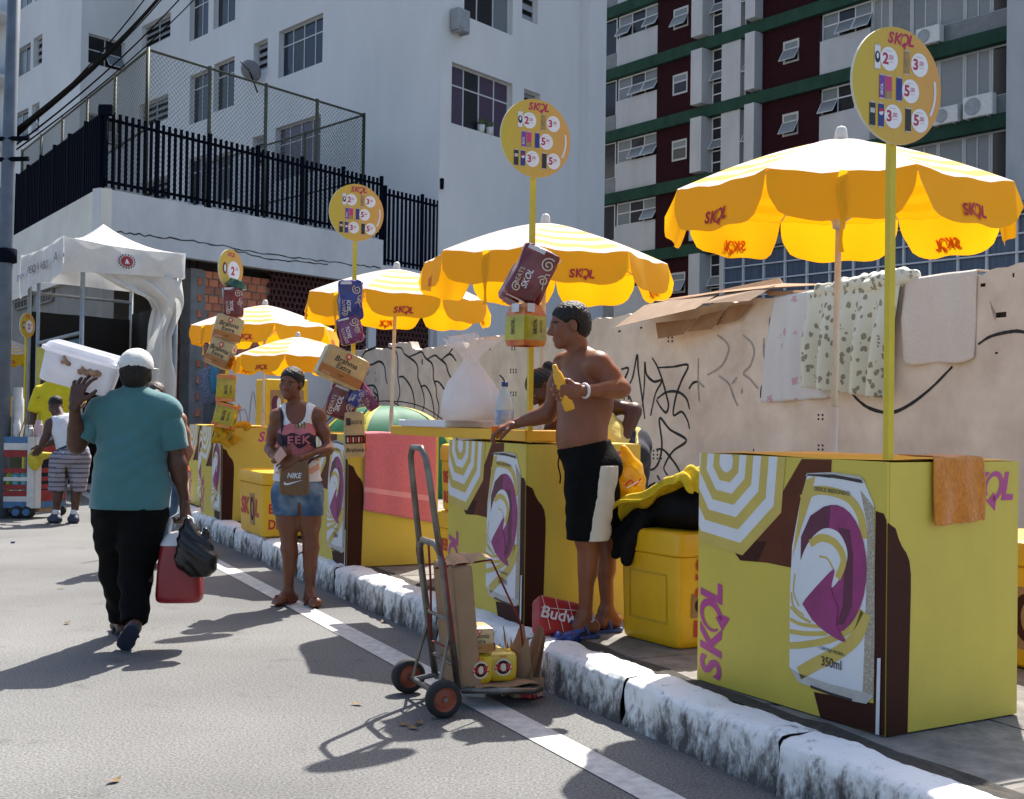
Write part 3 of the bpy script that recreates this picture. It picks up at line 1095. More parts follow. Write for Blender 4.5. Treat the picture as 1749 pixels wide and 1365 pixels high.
m = MB(); m.lathe([(0, 0), (.05, 0), (.06, .28), (.03, .3), (0, .3)], c=(0, -.06, -.15), n=10); m.obj('lamp_shade', STEELB, o, smooth=True)
m = MB(); m.box((0, -.01, 0), (.03, .1, .03)); m.obj('bracket', STEELB, o)
# ---- raised parking deck
PD = Plane((-8.5, 24.4), (.6, .8))
PE = Plane((-8.5, 24.4), (-.56, .83))
DECKW = M('deck_whitewash', (.60, .605, .61), .85, col2=(.47, .48, .49), scale=1.4, detail=8, bump=.3, bscale=12, stretch=(1, 1, .5))
DECKL = M('deck_beige', (.70, .67, .60), .85, col2=(.58, .55, .48), scale=.9, detail=7, bump=.2)
DECKB = M('deck_base_grey', (.24, .225, .205), .9, col2=(.17, .16, .145), scale=1.2, detail=7, bump=.3)
CRACK = M('crack_dark', (.06, .06, .065), .9)
deck = thing('parking_deck', 'raised deck with cracked whitewashed parapet carrying a black picket fence', 'deck', (0, 0, 0))
ZD = 5.9
uD1 = PD.u(655, 400)
uDe = PD.u(746, 420)
m = MB(); pbox(m, PD, 0, uD1, -.25, 0, 4.72, ZD); m.obj('parapet', DECKW, deck)
m = MB(); pbox(m, PD, uD1, uDe + 1.2, -.25, .0, 4.72, 5.25); m.obj('parapet', DECKW, deck)
m = MB(); pbox(m, PE, .01, 22, -.25, 0, 4.2, ZD); m.obj('parapet', DECKL, deck)
m = MB(); pbox(m, PE, .1, 22, -.35, -.12, 0, 4.2); m.obj('base_wall', DECKB, deck)
m = MB(); m.add([PD.P(0, -.1, 5.0), PD.P(uDe, -.1, 5.0), PD.P(uDe, -14, 5.0), PE.P(22, -.1, 5.0)], [(0, 1, 2, 3)]); m.obj('floor_slab', DECKB, deck)
for (x0, x1, y) in ((22, 48, 505), (60, 84, 495)):
    ua, ub = sorted((PE.u(x0, y), PE.u(x1, y)))
    z = PE.hit((x0 + x1) / 2, y)[1]
    fr = MB()
    n = 5
    for i in range(n + 1):
        a = ua + (ub - ua) * i / n
        pbox(fr, PE, a - .025, a + .025, -.1, -.04, z - .3, z + .3)
    for j in range(4):
        zz = z - .3 + .2 * j
        pbox(fr, PE, ua + .026, ub - .026, -.095, -.045, zz - .02, zz + .02)
    vb = fr.obj('vent_block', DECKB, deck)
    q = MB(); pbox(q, PE, ua, ub, -.118, -.112, z - .3, z + .3); q.obj('vent_opening', DARKIN, vb)
for pts in ([(170, 392), (230, 400), (300, 408), (380, 420), (450, 433), (520, 442), (600, 452), (650, 457)], [(178, 330), (176, 345), (181, 360), (178, 385)], [(400, 428), (450, 440), (500, 446), (560, 452)]):
    uz = [PD.hit(*p) for p in smooth_path(pts, 8)]
    uz = [(a, b + random.uniform(-.025, .025)) for a, b in uz]
    Vr, Fr = ribbon(uz, [.02 + .02 * random.random() for _ in uz])
    m = MB(); m.add([PD.P(a, .003, b) for a, b in Vr], Fr); m.obj('crack', CRACK, deck)
m = MB(); m.add([PE.P(3.2, -.4, 0), PD.P(uDe, -5, 0), PD.P(uDe, -5, 4.9), PE.P(3.2, -.4, 4.9)], [(0, 1, 2, 3)]); m.obj('back_wall', DECKB, deck)
# under the deck: red hollow-block screen between white columns
SCREEN = M('screen_block_red', (.085, .028, .024), .85, col2=(.045, .016, .014), scale=8)
ua, ub = PD.u(478, 520), PD.u(760, 560)
m = MB()
cell = .17
r = cell * .5
i0 = 0
uu = ua
row = 0
zz = .3
while zz < 4.7:
    uu = ua + (row % 2) * cell * .5
    while uu < ub:
        out_ = [(uu + r * 1.0 * math.cos(PI / 6 + k * PI / 3), zz + r * 1.15 * math.sin(PI / 6 + k * PI / 3)) for k in range(6)]
        inn = [(uu + r * .66 * math.cos(PI / 6 + k * PI / 3), zz + r * .76 * math.sin(PI / 6 + k * PI / 3)) for k in range(6)]
        V = [PD.P(a, -.3, b) for a, b in out_] + [PD.P(a, -.3, b) for a, b in inn] + [PD.P(a, -.42, b) for a, b in inn]
        F = []
        for k in range(6):
            l = (k + 1) % 6
            F += [(k, l, 6 + l, 6 + k), (6 + k, 6 + l, 12 + l, 12 + k)]
        m.add(V, F)
        uu += cell * .88
    zz += cell * .86
    row += 1
stuff(m.obj('block_screen', SCREEN, deck))
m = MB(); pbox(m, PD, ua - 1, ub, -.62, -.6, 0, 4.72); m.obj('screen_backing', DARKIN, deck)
for (x0, x1) in ((640, 653), (746, 772)):
    m = MB(); pbox(m, PD, PD.u(x0, 560), PD.u(x1, 560), -.4, -.22, 0, 4.72); m.obj('column', WHITEC, deck)
# black picket fence on the deck
fence = thing('picket_fence', 'black steel picket fence along the top of the whitewashed deck', 'fence', (0, 0, 0))
def picket_run(pl, ua, ub, z0, z1, v, step=.155):
    base = MB(); base.box((0, 0, 0), (.05, .05, 1))
    me_ = base.mesh('picket', [STEELB])
    n = int(abs(ub - ua) / step)
    for i in range(n + 1):
        u = ua + (ub - ua) * i / n
        big = i % 9 == 0
        o = link('picket' if not big else 'post', me_, fence)
        hh = (z1 - z0) + (.12 if big else 0.0)
        o.location = pl.P(u, v, z0 + hh / 2 - (.1 if big else 0))
        o.rotation_euler = (0, 0, math.atan2(pl.d[1], pl.d[0]))
        o.scale = (1.0 + .5 * big, 1 + .5 * big, hh + .1 * big)
    for z in (z0 + .12, z1 - .14):
        m = MB(); pbox(m, pl, ua, ub, v - .075, v - .04, z - .03, z + .03); m.obj('rail', STEELB, fence)
picket_run(PD, .05, uD1, ZD + .06, ZD + 1.62, -.1)
picket_run(PD, uD1 + .15, uDe + .3, 5.3, 7.3, -.1, .16)
picket_run(PE, .2, 14, ZD + .06, ZD + 1.62, -.1)
# chain-link cage of the ball court behind the fence
MESHM = M('chainlink_wire', (.10, .11, .09), .6, metal=.4, var=.1)
POSTM = M('olive_post', (.075, .08, .045), .6, var=.2)
cage = thing('chainlink_cage', 'tall olive chain-link cage standing on the deck behind the picket fence', 'fence', (0, 0, 0))
pc = at(253, 85, 27.0)
PF = Plane(pc, (.6, .8))
PG_ = Plane(pc, (-.56, .83))
uF = PF.u(622, 182)
pe = PF.P(uF, 0, 0)
PH = Plane(pe, (-.67, .74))
zc = pc[2]
def link_panel(pl, ua, ub, z0, z1, nposts, sp=.115):
    m = MB()
    L_, H_ = ub - ua, z1 - z0
    k = -H_
    while k < L_:
        for sgn in (1, -1):
            a0, a1 = max(k, 0), min(k + H_, L_)
            if a1 > a0:
                zz = (a0 - k, a1 - k) if sgn == 1 else (H_ - (a0 - k), H_ - (a1 - k))
                m.tube([pl.P(ua + a0, .002 * sgn, z0 + zz[0]), pl.P(ua + a1, .002 * sgn, z0 + zz[1])], .0045, 3, cap=False)
        k += sp
    stuff(m.obj('wire_mesh', MESHM, cage))
    for i in range(nposts + 1):
        u = ua + L_ * i / nposts
        m = MB(); m.tube([pl.P(u, 0, 5.0), pl.P(u, 0, z1 + .05)], .045, 8); m.obj('post', POSTM, cage, smooth=True)
    for z in (z1, z0 + H_ * .5):
        m = MB(); m.tube([pl.P(ua, 0, z), pl.P(ub, 0, z)], .03, 6); m.obj('rail', POSTM, cage, smooth=True)
link_panel(PF, 0, uF, 5.95, zc, 4)
link_panel(PG_, 0, 13, 5.95, zc, 5)
link_panel(PH, 0, 9, 5.95, zc, 3)
# satellite dish on the block
u, z = PA.hit(449, 128)
o = thing('satellite_dish', 'grey satellite dish on an arm against the white block', 'satellite dish', PA.P(u, .5, z))
m = MB(); m.lathe([(0, .0), (.15, .012), (.3, .05), (.38, .09), (.37, .1), (.3, .065), (0, .015)], rot=Euler((-.9, .5, 0)).to_matrix(), n=24); m.obj('dish', M('dish_grey', (.2, .21, .23), .5), o, smooth=True)
m = MB(); m.tube([(0, 0, 0), (.12, .2, -.35), (.2, .35, -.6)], .025, 6); m.tube([(0, 0, .02), (-.25, -.3, .25)], .015, 6); m.obj('arm', STEELB, o)
# floodlight box at the fence corner
pz = PD.P(.1, .02, PD.hit(178, 188)[1])
o = thing('floodlight', 'small black floodlight on the corner post of the picket fence', 'lamp', pz)
m = MB(); m.box((0, 0, 0), (.28, .16, .22), bev=.02); m.obj('housing', STEELB, o)
m = MB(); m.box((0, 0, -.75), (.06, .06, 1.3)); m.obj('post', STEELB, o)
# ---- green-banded apartment building
PC = Plane((8.1, 51.0), (.6145, -.789))
green = thing('banded_building', 'modernist building with green floor bands and dark red panels behind the wall', 'building', (0, 0, 0))
GREENB = M('green_band', (.024, .062, .042), .75, col2=(.014, .038, .027), scale=1.6, detail=8, stretch=(1, 1, .4), spec=.1)
REDW = M('dark_red_tile', (.058, .014, .017), .6, col2=(.03, .008, .011), scale=5)
def red_fn(nt, N, L, b, out):
    tc = N.new('ShaderNodeTexCoord')
    br = N.new('ShaderNodeTexBrick'); br.inputs['Scale'].default_value = 5.5
    br.inputs['Color1'].default_value = (.036, .008, .011, 1); br.inputs['Color2'].default_value = (.024, .006, .008, 1); br.inputs['Mortar'].default_value = (.009, .003, .004, 1)
    br.inputs['Mortar Size'].default_value = .03
    mp = N.new('ShaderNodeMapping'); mp.inputs['Rotation'].default_value = (PI / 2, 0, math.atan2(-.789, .6145))
    mp.vector_type = 'TEXTURE'
    L.new(tc.outputs['Object'], mp.inputs[0]); L.new(mp.outputs[0], br.inputs['Vector'])
    L.new(br.outputs[0], b.inputs['Base Color']); b.inputs['Roughness'].default_value = .8; b.inputs['Specular IOR Level'].default_value = .08
    bp = N.new('ShaderNodeBump'); bp.inputs['Strength'].default_value = .5; bp.inputs['Distance'].default_value = .02
    L.new(br.outputs['Fac'], bp.inputs['Height']); bp.invert = True; L.new(bp.outputs[0], b.inputs['Normal'])
REDB = node_mat('dark_red_brick', red_fn)
WALLC = M('panel_white', (.42, .43, .44), .8, col2=(.34, .35, .36), scale=1.2, detail=7, stretch=(1, 1, .4))
PANELG = M('panel_grey', (.19, .205, .21), .7, var=.12, scale=3)
TEAL = M('curtain_teal', (.03, .20, .19), .8, col2=(.018, .12, .115), scale=9, stretch=(6, 6, .2))
BLIND = M('blind_grey', (.24, .255, .26), .7, col2=(.18, .195, .2), scale=20, stretch=(.1, .1, 6))
REDF = M('window_frame_pale', (.42, .43, .42), .5, var=.06)
zs = [PC.hit(1197, 79)[1]]
sp = zs[0] - PC.hit(1197, 194)[1]
lev = [zs[0] + sp * k for k in (-4, -3, -2, -1, 0, 1, 2, 3)]
cx = {k: PC.u(v, 190) for k, v in dict(a=1012, b=1051, c=1120, d=1190, e=1210, f=1233, g=1265, h=1282, i=1300, j=1398, k=1484, l=1724, m=1790, z=900, y=2000).items()}
m = MB(); pbox(m, PC, cx['z'], cx['y'], -.9, -.45, 0, lev[-1] + 1); m.obj('core_wall', WALLC, green)
BH = .5
for li, z in enumerate(lev):
    m = MB(); pbox(m, PC, cx['z'], cx['l'], -.445, .12, z - BH / 2, z + BH / 2); m.obj('floor_band', GREENB, green)
m = MB(); pbox(m, PC, cx['l'], cx['y'], -.445, .2, 0, lev[-1] + 1); m.obj('end_wall', WALLC, green)
rr = random.Random(3)
for li in range(len(lev) - 1):
    z0, z1 = lev[li] + BH / 2, lev[li + 1] - BH / 2
    H_ = z1 - z0
    vis = li >= 1
    def pan(a, b, za, zb, mat, v0=-.44, v1=-.05, nm='panel'):
        q = MB(); pbox(q, PC, a, b, v0, v1, za, zb); return q.obj(nm, mat, green)
    # far-left bay
    pan(cx['z'], cx['b'] - .02, z0, z0 + H_ * .3, PANELG)
    window(green, PC, (cx['a'] - .6, cx['b'] - .1, z0 + H_ * .3, z1), 2, 1, glass=[BLIND, GLASSD], v=-.1, depth=.05)
    # white spandrel with hopper windows
    for (a, b) in ((cx['b'], cx['c']), (cx['j'], cx['k'])):
        pan(a, b, z0, z0 + H_ * .56, WALLC)
        window(green, PC, (a, b, z0 + H_ * .56, z1), 3, 2, glass=[GLASSG, GLASSD, GLASSG], v=-.1, depth=.08, rowsplit=[.55], open_={(rr.randrange(3), 0), (rr.randrange(3), 0)}, fr=.06)
    # red bays
    for (a, b, x0, x1) in ((cx['c'], cx['d'], 1146, 1172), (cx['i'], cx['j'], 1334, 1362)):
        wa_, wb_ = PC.u(x0, 190), PC.u(x1, 190)
        hz = (wa_, wb_, z0 + H_ * .36, z0 + H_ * .74)
        facade('red_panel', PC, a, b, z0, z1, [hz], REDB, green, v=-.06, depth=.1)
        window(green, PC, hz, 1, 2, glass=[GLASSD, GLASSG], v=-.06, depth=.02, frame=REDF, fr=.09, rowsplit=[.62], open_={(0, 0)} if rr.random() < .6 else None)
    # fins, pillar and stair windows
    for (a, b) in ((cx['d'], cx['e']), (cx['h'], cx['i'])):
        pan(a + .02, b - .02, z0 + .08, z1 - .002, WALLC, -.44, .42, 'fin')
    pan(cx['f'], cx['g'], z0, z1, WALLC, -.44, .05, 'pillar')
    for (a, b) in ((cx['e'], cx['f']), (cx['g'], cx['h'])):
        window(green, PC, (a, b, z0, z1), 1, 5, glass=[GLASSD, GLASSD, GLASSG, GLASSD], v=-.1, depth=.12, open_={(0, 2)}, fr=.06)
    # wide bay
    pan(cx['k'], cx['l'] - .02, z0, z0 + H_ * .27, PANELG)
    teal = li == 4
    uu = [cx['k'] + (cx['l'] - cx['k']) * q for q in (0, .14, .3, .5, .68, .86, 1)]
    for i in range(6):
        g = [BLIND, PANELG, GLASSG, BLIND, BLIND, GLASSD][i] if not teal else [GLASSG, TEAL, TEAL, TEAL, TEAL, TEAL][i]
        window(green, PC, (uu[i], uu[i + 1] - .01, z0 + H_ * .27, z1), 1 if i % 2 else 2, 1, glass=[g] if i != 2 else [g, BLIND], v=-.1, depth=.1, fr=.07, frame=REDF)
for (x, y, w_, h_, lb) in ((1592, 63, .95, .62, 'white air conditioner beside the round price sign above the teal curtains'), (1622, 199, .95, .6, 'smaller white air conditioner under the teal curtains'), (1677, 183, 1.1, .75, 'larger white air conditioner under the teal curtains')):
    ac_unit(PC, x, y, w_, h_, lb, v=-.02)
# low glazed hall in front of it, seen through below the big umbrella
HALLM = M('hall_glass', (.09, .12, .17), .3, col2=(.05, .07, .11), scale=3, stretch=(4, 4, .3))
hall = thing('glazed_hall', 'low hall with blue-grey glazing and pale grilles behind the wall', 'building', (0, 0, 0))
PI_ = Plane((6.2, 36), (.6145, -.789))
ua, ub = PI_.u(1230, 470), PI_.u(1900, 440)
zt = 6.4
m = MB(); pbox(m, PI_, ua, ub, -6, -.2, 0, zt); m.obj('glazing', HALLM, hall)
m = MB(); pbox(m, PI_, ua, ub, -6.2, .1, zt, zt + .25); m.obj('roof', PANELG, hall)
n = int((ub - ua) / .75)
for i in range(n + 1):
    m = MB(); u = ua + (ub - ua) * i / n; pbox(m, PI_, u - .03, u + .03, -.19, -.12, 0, zt); m.obj('mullion', WHITEC, hall)
for z in np.arange(3.2, zt, .45):
    m = MB(); pbox(m, PI_, ua, ub, -.115, -.09, z - .02, z + .02); m.obj('bar', WHITEC, hall)
# ------------------------------------------------------------------ raw brick wall and column below the deck
BRICK = M('hollow_brick', (.58, .20, .10), .85, col2=(.42, .135, .07), scale=5, bump=.4, obj_var=.25)
MORT = M('brick_mortar', (.27, .25, .225), .95, col2=(.19, .175, .16), scale=9, bump=.6)
CONC = M('raw_concrete', (.25, .245, .235), .9, col2=(.16, .155, .15), scale=3, bump=.4, detail=8)
PLGREY = M('plaster_grey', (.15, .15, .15), .9, var=.15, scale=3)
bw = thing('brick_wall', 'unfinished red hollow-brick wall with a concrete column under the deck', 'wall', (0, 0, 0))
cbr = at(345, 460, 27.0)
PJ = Plane(cbr, (.6, .8))
PK = Plane(at(337, 466, 26.9), (-.56, .83))
uj = PJ.u(492, 485)
ztop = PJ.hit(345, 461)[1]
m = MB(); pbox(m, PJ, 0, uj, -.2, -.02, 0, ztop - .02); m.obj('mortar', MORT, bw)
m = MB(); pbox(m, PK, .0, 2.6, -.2, -.02, 0, ztop - .05); m.obj('mortar', MORT, bw)
m = MB(); pbox(m, PJ, -.34, .0, -.3, .05, 0, ztop + .0); m.obj('column', CONC, bw)
m = MB(); pbox(m, PJ, .0, .9, -.019, .02, 0, PJ.hit(370, 648)[1]); m.obj('plaster', PLGREY, bw)
for dx in (-.28, -.05):
    m = MB(); m.tube([PJ.P(dx, -.1, ztop - .1), PJ.P(dx + .02, -.1, ztop + .75)], .012, 5); m.obj('rebar', STEELB, bw)
bh, bl = .185, .285
bme = MB(); bme.box((0, 0, 0), (bl - .025, .1, bh - .022), bev=.008)
bme = bme.mesh('brick', [BRICK])
for pl, ul, zlow in ((PJ, uj, 2.1), (PK, 2.6, .6)):
    z = ztop - bh / 2
    row = 0
    while z > zlow:
        u = .16 - (row % 2) * .11
        while u < ul - .12:
            lo_lim = PJ.hit(370, 648)[1]
            if not (pl is PJ and u < 1.0 and z < lo_lim + .1):
                o = link('brick', bme, bw)
                o.location = pl.P(u, -.045 + random.uniform(-.006, .01), z + random.uniform(-.004, .004))
                o.rotation_euler = (0, 0, math.atan2(pl.d[1], pl.d[0]))
                if random.random() < .12:
                    o.scale = (.5, 1, 1)
            u += bl
        z -= bh
        row += 1
# white painted wall panel with purple scribbles
wp = thing('white_wall_panel', 'white painted wall panel with faint purple scribbles beside the brick column', 'wall', (0, 0, 0))
PL_ = Plane(at(400, 700, 22.5), (.6, .8))
ua, ub = PL_.u(398, 680), PL_.u(600, 680)
m = MB(); pbox(m, PL_, ua, ub, -.15, 0, 0, PL_.hit(430, 628)[1]); m.obj('panel', WHITEC, wp)
PURP = M('purple_ink', (.36, .28, .36), .8, var=.1)
for q in ([(405, 706), (418, 700), (425, 730)], [(424, 728), (432, 668), (440, 722)], [(408, 690), (412, 730)]):
    uz = np.array([PL_.hit(*p) for p in smooth_path(q, 4)])
    Vr, Fr = ribbon(uz, .022)
    m = MB(); m.add([PL_.P(a, .004, b) for a, b in Vr], Fr); m.obj('scribble', PURP, wp)
# ------------------------------------------------------------------ beer stalls
YEL = M('panel_yellow', (.585, .465, .06), .55, col2=(.51, .40, .055), scale=2.5, bump=.12, bscale=60)
YELO = M('tray_orange', (.78, .42, .012), .5, var=.06, scale=3)
PGOLD = M('print_gold', (.56, .42, .085), .5, var=.06)
PWHITE = M('print_white', (.66, .67, .70), .5, var=.03)
PSILV = M('print_silver', (.50, .49, .46), .45, col2=(.36, .34, .31), scale=14)
PBROWN = M('print_brown', (.05, .014, .008), .6, col2=(.035, .010, .007), scale=5, spec=.15)
PBROWN2 = M('print_brown_light', (.13, .036, .016), .6, col2=(.09, .025, .013), scale=5, spec=.15)
PMAG = M('print_magenta', (.32, .03, .17), .5, col2=(.2, .015, .1), scale=7)
PMAGD = M('print_wine', (.11, .012, .045), .5, var=.15, scale=9)
PPINK = M('print_pink', (.42, .05, .22), .5, var=.04)
PBLK = M('print_black', (.02, .015, .02), .5, var=.05)
PRED = M('print_red', (.50, .02, .02), .5, var=.06)
PTAN = M('print_tan', (.36, .2, .09), .5, var=.15, scale=10)
WIRE = M('strip_white', (.7, .7, .72), .5)
STRED = M('stitch_red', (.3, .02, .06), .5)
def droplet_fn(nt, N, L, b, out):
    tc = N.new('ShaderNodeTexCoord')
    v = N.new('ShaderNodeTexVoronoi'); v.inputs['Scale'].default_value = 130
    n = N.new('ShaderNodeTexNoise'); n.inputs['Scale'].default_value = 4
    L.new(tc.outputs['Object'], v.inputs['Vector']); L.new(tc.outputs['Object'], n.inputs['Vector'])
    rp = N.new('ShaderNodeValToRGB')
    rp.color_ramp.elements[0].color = (.58, .55, .48, 1); rp.color_ramp.elements[1].color = (.3, .25, .18, 1)
    rp.color_ramp.elements[1].position = .55
    L.new(v.outputs[0], rp.inputs[0]); L.new(rp.outputs[0], b.inputs['Base Color']); b.inputs['Roughness'].default_value = .5
PDROP = node_mat('print_droplets', droplet_fn)
SL, SW, SH = 1.04, .71, .97
RZ0 = math.atan2(-DV[1], -DV[0])
def clip_poly(poly, a0, a1, b0, b1):
    def cl(P, ins, inter):
        o = []
        for i in range(len(P)):
            c, n = P[i], P[(i + 1) % len(P)]
            if ins(c):
                o.append(c)
                if not ins(n):
                    o.append(inter(c, n))
            elif ins(n):
                o.append(inter(c, n))
        return o
    def mk(ax, val, sg):
        def ins(p): return sg * (p[ax] - val) >= 0
        def inter(p, q):
            t = (val - p[ax]) / (q[ax] - p[ax])
            r = [p[0] + t * (q[0] - p[0]), p[1] + t * (q[1] - p[1])]
            r[ax] = val
            return tuple(r)
        return ins, inter
    for ax, val, sg in ((0, a0, 1), (0, a1, -1), (1, b0, 1), (1, b1, -1)):
        if len(poly) < 3:
            return []
        poly = cl(poly, *mk(ax, val, sg))
    return poly
def make_stall():
    o = thing('beer_stall', 'x', 'stall')
    m = MB()
    t_ = .02
    m.box((-SL / 2, SW / 2, SH / 2), (SL - .02, SW - .02, SH - .004))
    m.obj('carcass', YEL, o)
    m = MB(); m.box((-SL / 2, .004, SH / 2), (SL, .012, SH)); m.obj('front_panel', YEL, o)
    m = MB(); m.box((-.004, SW / 2 + .006, SH / 2), (.012, SW - .008, SH - .003)); m.obj('side_panel', YEL, o)
    m = MB(); m.box((-SL + .004, SW / 2 + .006, SH / 2), (.012, SW - .008, SH - .003)); m.obj('side_panel', YEL, o)
    m = MB(); m.box((-SL / 2, SW - .002, SH / 2), (SL - .018, .012, SH - .002)); m.obj('back_panel', YEL, o)
    m = MB()
    m.grid(lambda a, b: (-SL + .01 + (SL - .02) * a, .012 + (SW - .02) * b, SH + .004 + .004 * math.sin(a * 7) * math.sin(b * 5 + 1)), 8, 6)
    m.obj('counter_cover', YELO, o)
    # printed front: measured on the stall nearest the kerb, in metres on the panel
    near = S(3.067, 3.222)
    far = S(2.99, 4.255)
    FP = Plane(near, far - near)
    q = lambda x, y: ((lambda uz: (max(-SL, min(0, -uz[0])), max(0, min(SH, uz[1] - PZ))))(FP.hit(1180 + x / 2.527, 740 + y / 2.527)))
    RPn = Plane(near, S(3.774, 3.292) - near)
    q2 = lambda x, y: ((lambda uz: (max(0, min(SW, uz[0])), max(0, min(SH, uz[1] - PZ))))(RPn.hit(1180 + x / 2.527, 740 + y / 2.527)))
    mats = [PGOLD, PWHITE, PSILV, PBROWN, PBROWN2, PMAG, PMAGD, PPINK, PBLK, PTAN, PDROP, WIRE]
    pr = Print(lambda a, b, h: (a, -.0025 - h, b), mats)
    raw = lambda pts: [q(*p) for p in pts]
    # dark shade polygons of the picture
    pr.poly(raw([(560, 1240), (532, 1130), (790, 1180), (800, 350), (835, 362)]) + [(0, q(868, 395)[1]), (0, .001)], 'print_brown', 1)
    pr.poly(raw([(155, 477), (215, 562), (330, 572), (450, 597), (480, 540), (540, 450), (600, 350), (610, 128), (480, 125), (320, 400)]), 'print_brown_light', 1)
    pr.poly(raw([(155, 477), (215, 562), (290, 568), (330, 480)]), 'print_brown', 2)
    # can
    can = [(505, 195), (478, 290), (440, 500), (430, 700), (428, 1022), (468, 1088), (700, 1170), (760, 1182), (792, 1150), (796, 900), (796, 330), (752, 225)]
    pr.poly(raw(can), 'print_white', 3)
    pr.poly(raw([(735, 260), (796, 335), (796, 900), (792, 1150), (745, 1130), (760, 700), (765, 420)]), 'print_droplets', 4)
    pr.poly(raw([(428, 1022), (468, 1088), (700, 1170), (760, 1182), (792, 1150), (740, 1130), (600, 1095), (470, 1050)]), 'print_silver', 5)
    pr.poly(raw([(520, 1100), (600, 1130), (700, 1160), (700, 1170), (600, 1142), (520, 1112)]), 'print_black', 6)
    pr.poly(raw([(497, 198), (506, 186), (620, 182), (735, 200), (755, 222), (745, 232), (620, 205)]), 'print_silver', 5)
    pr.poly(raw([(500, 196), (510, 190), (620, 192), (740, 215), (745, 230), (620, 206)]), 'print_black', 6)
    # gold swirls of the can
    top_sw = smooth_path([(480, 300), (540, 262), (620, 268), (690, 300), (735, 370), (752, 470)], 5)
    pr.stroke([q(*p) for p in top_sw], .034, 'print_gold', 5)
    for pts, w_ in (([(452, 620), (446, 700), (470, 760)], .007), ([(436, 700), (446, 760), (490, 800)], .009), ([(433, 762), (470, 800), (520, 830)], .011), ([(432, 815), (480, 838), (560, 848)], .014),
                    ([(431, 868), (500, 878), (590, 878)], .018), ([(430, 930), (500, 925), (600, 905), (690, 860), (740, 780)], .026), ([(470, 1050), (540, 1010), (640, 960), (720, 890), (758, 790)], .05)):
        pr.stroke([q(*p) for p in smooth_path(pts, 5)], w_, 'print_gold', 5)
    pr.poly(raw([(478, 290), (500, 215), (540, 200), (520, 300), (480, 420), (450, 520), (440, 560)]), 'print_gold', 4)
    # round arrow
    ring = [(620 + 143 * math.cos(math.radians(t)), 600 - 278 * math.sin(math.radians(t))) for t in range(0, 360, 12)]
    pr.poly([q(*p) for p in ring], 'print_magenta', 7)
    pr.poly(raw([(478, 560), (480, 460), (520, 370), (580, 330), (608, 325), (600, 420), (540, 470), (495, 540)]), 'print_wine', 8)
    pr.poly(raw([(640, 420), (670, 540), (660, 760), (635, 840), (665, 840), (700, 760), (705, 540), (690, 430)]), 'print_wine', 8)
    inner = smooth_path([(478, 745), (470, 640), (480, 560), (520, 475), (580, 425), (640, 440), (675, 500), (680, 560), (655, 630), (612, 680), (625, 600), (560, 660), (490, 740)], 4)
    pr.poly([q(*p) for p in inner], 'print_white', 9)
    pr.stroke([q(*p) for p in smooth_path([(520, 490), (570, 465), (630, 490), (665, 560), (640, 640)], 5)], .03, 'print_gold', 10)
    pr.stroke([q(*p) for p in smooth_path([(560, 545), (595, 555), (620, 600)], 5)], .008, 'print_gold', 10)
    arrow = smooth_path([(487, 750), (545, 680), (624, 600), (612, 690), (640, 770), (632, 838), (650, 870), (670, 915), (600, 880), (530, 820)], 4)
    pr.poly([q(*p) for p in arrow], 'print_magenta', 11)
    for (t_, x, y, h) in (('DESCE REDONDO', 614, 263, .016), ('- CERVEJA PILSEN -', 612, 955, .016), ('350ml', 612, 1005, .036)):
        a, b = q(x, y)
        pr.text(t_, a, b, h, 'print_black', 12, align='c', wscale=.85 if h > .02 else 1.0, bold=.01, rot=-.05 if h < .02 else 0)
    # parasol of the picture
    c0 = np.array(q(190, 118))
    c0 = np.array([-SL + .175, SH - .03])
    Rr = .405
    rad = [1.0, .87, .73, .6, .47, .35, .23, .12]
    for k in range(len(rad) - 1):
        for s in range(8):
            a0, a1 = math.radians(22.5 + 45 * s - 6), math.radians(67.5 + 45 * s - 6)
            P = []
            for (r_, an) in ((rad[k], a0), (rad[k], a1), (rad[k + 1], a1), (rad[k + 1], a0)):
                P.append((c0[0] + Rr * r_ * math.cos(an) * .93, c0[1] + Rr * r_ * math.sin(an) * .98))
            P = clip_poly(P, -SL + .001, 0, .001, SH - .001)
            if len(P) >= 3:
                pr.poly(P, 'print_gold' if k % 2 == 0 else 'print_white', 3)
    P = clip_poly([(c0[0] + Rr * .12 * math.cos(math.radians(45 * s)), c0[1] + Rr * .12 * math.sin(math.radians(45 * s))) for s in range(8)], -SL, 0, 0, SH - .001)
    pr.poly(P, 'print_white', 3)
    # upright word mark at the left edge
    a, b = q(115, 872)
    pr.logo(-SL + .1, b, .40, 'print_pink', 3, rot=PI / 2)
    pr.poly(raw([(810, 985), (825, 985), (818, 1318), (802, 1315)]), 'strip_white', 9)
    pr.obj('front_print', o)
    pr = Print(lambda a, b, h: (.0025 + h, a, b), mats)
    pr.poly([(0, .001), (0, q2(870, 400)[1])] + [q2(*p) for p in [(880, 425), (893, 470), (908, 505), (925, 530), (938, 565), (944, 620), (944, 700)]] + [(q2(930, 1290)[0], .001)], 'print_brown', 1)
    a, b = q2(1275, 252)
    pr.logo(SW - .19, b, .31, 'print_pink', 2)
    pr.obj('side_print', o)
    return o
stall0 = make_stall()
stall_spec = [(3.067, 3.222, math.radians(4.2), 'yellow printed beer stall draped with a small orange towel'),
              (2.868, 5.672, 0.0, 'yellow printed beer stall beside the shirtless man carrying a long yellow tray'),
              (2.778, 8.377, 0.0, 'yellow printed beer stall draped with a pink towel'),
              (2.747, 12.364, 0.0, 'yellow printed beer stall behind the yellow cooler, rag tied to its pole'),
              (2.95, 14.1, 0.0, 'yellow printed beer stall behind the person in the orange top')]
stalls = []
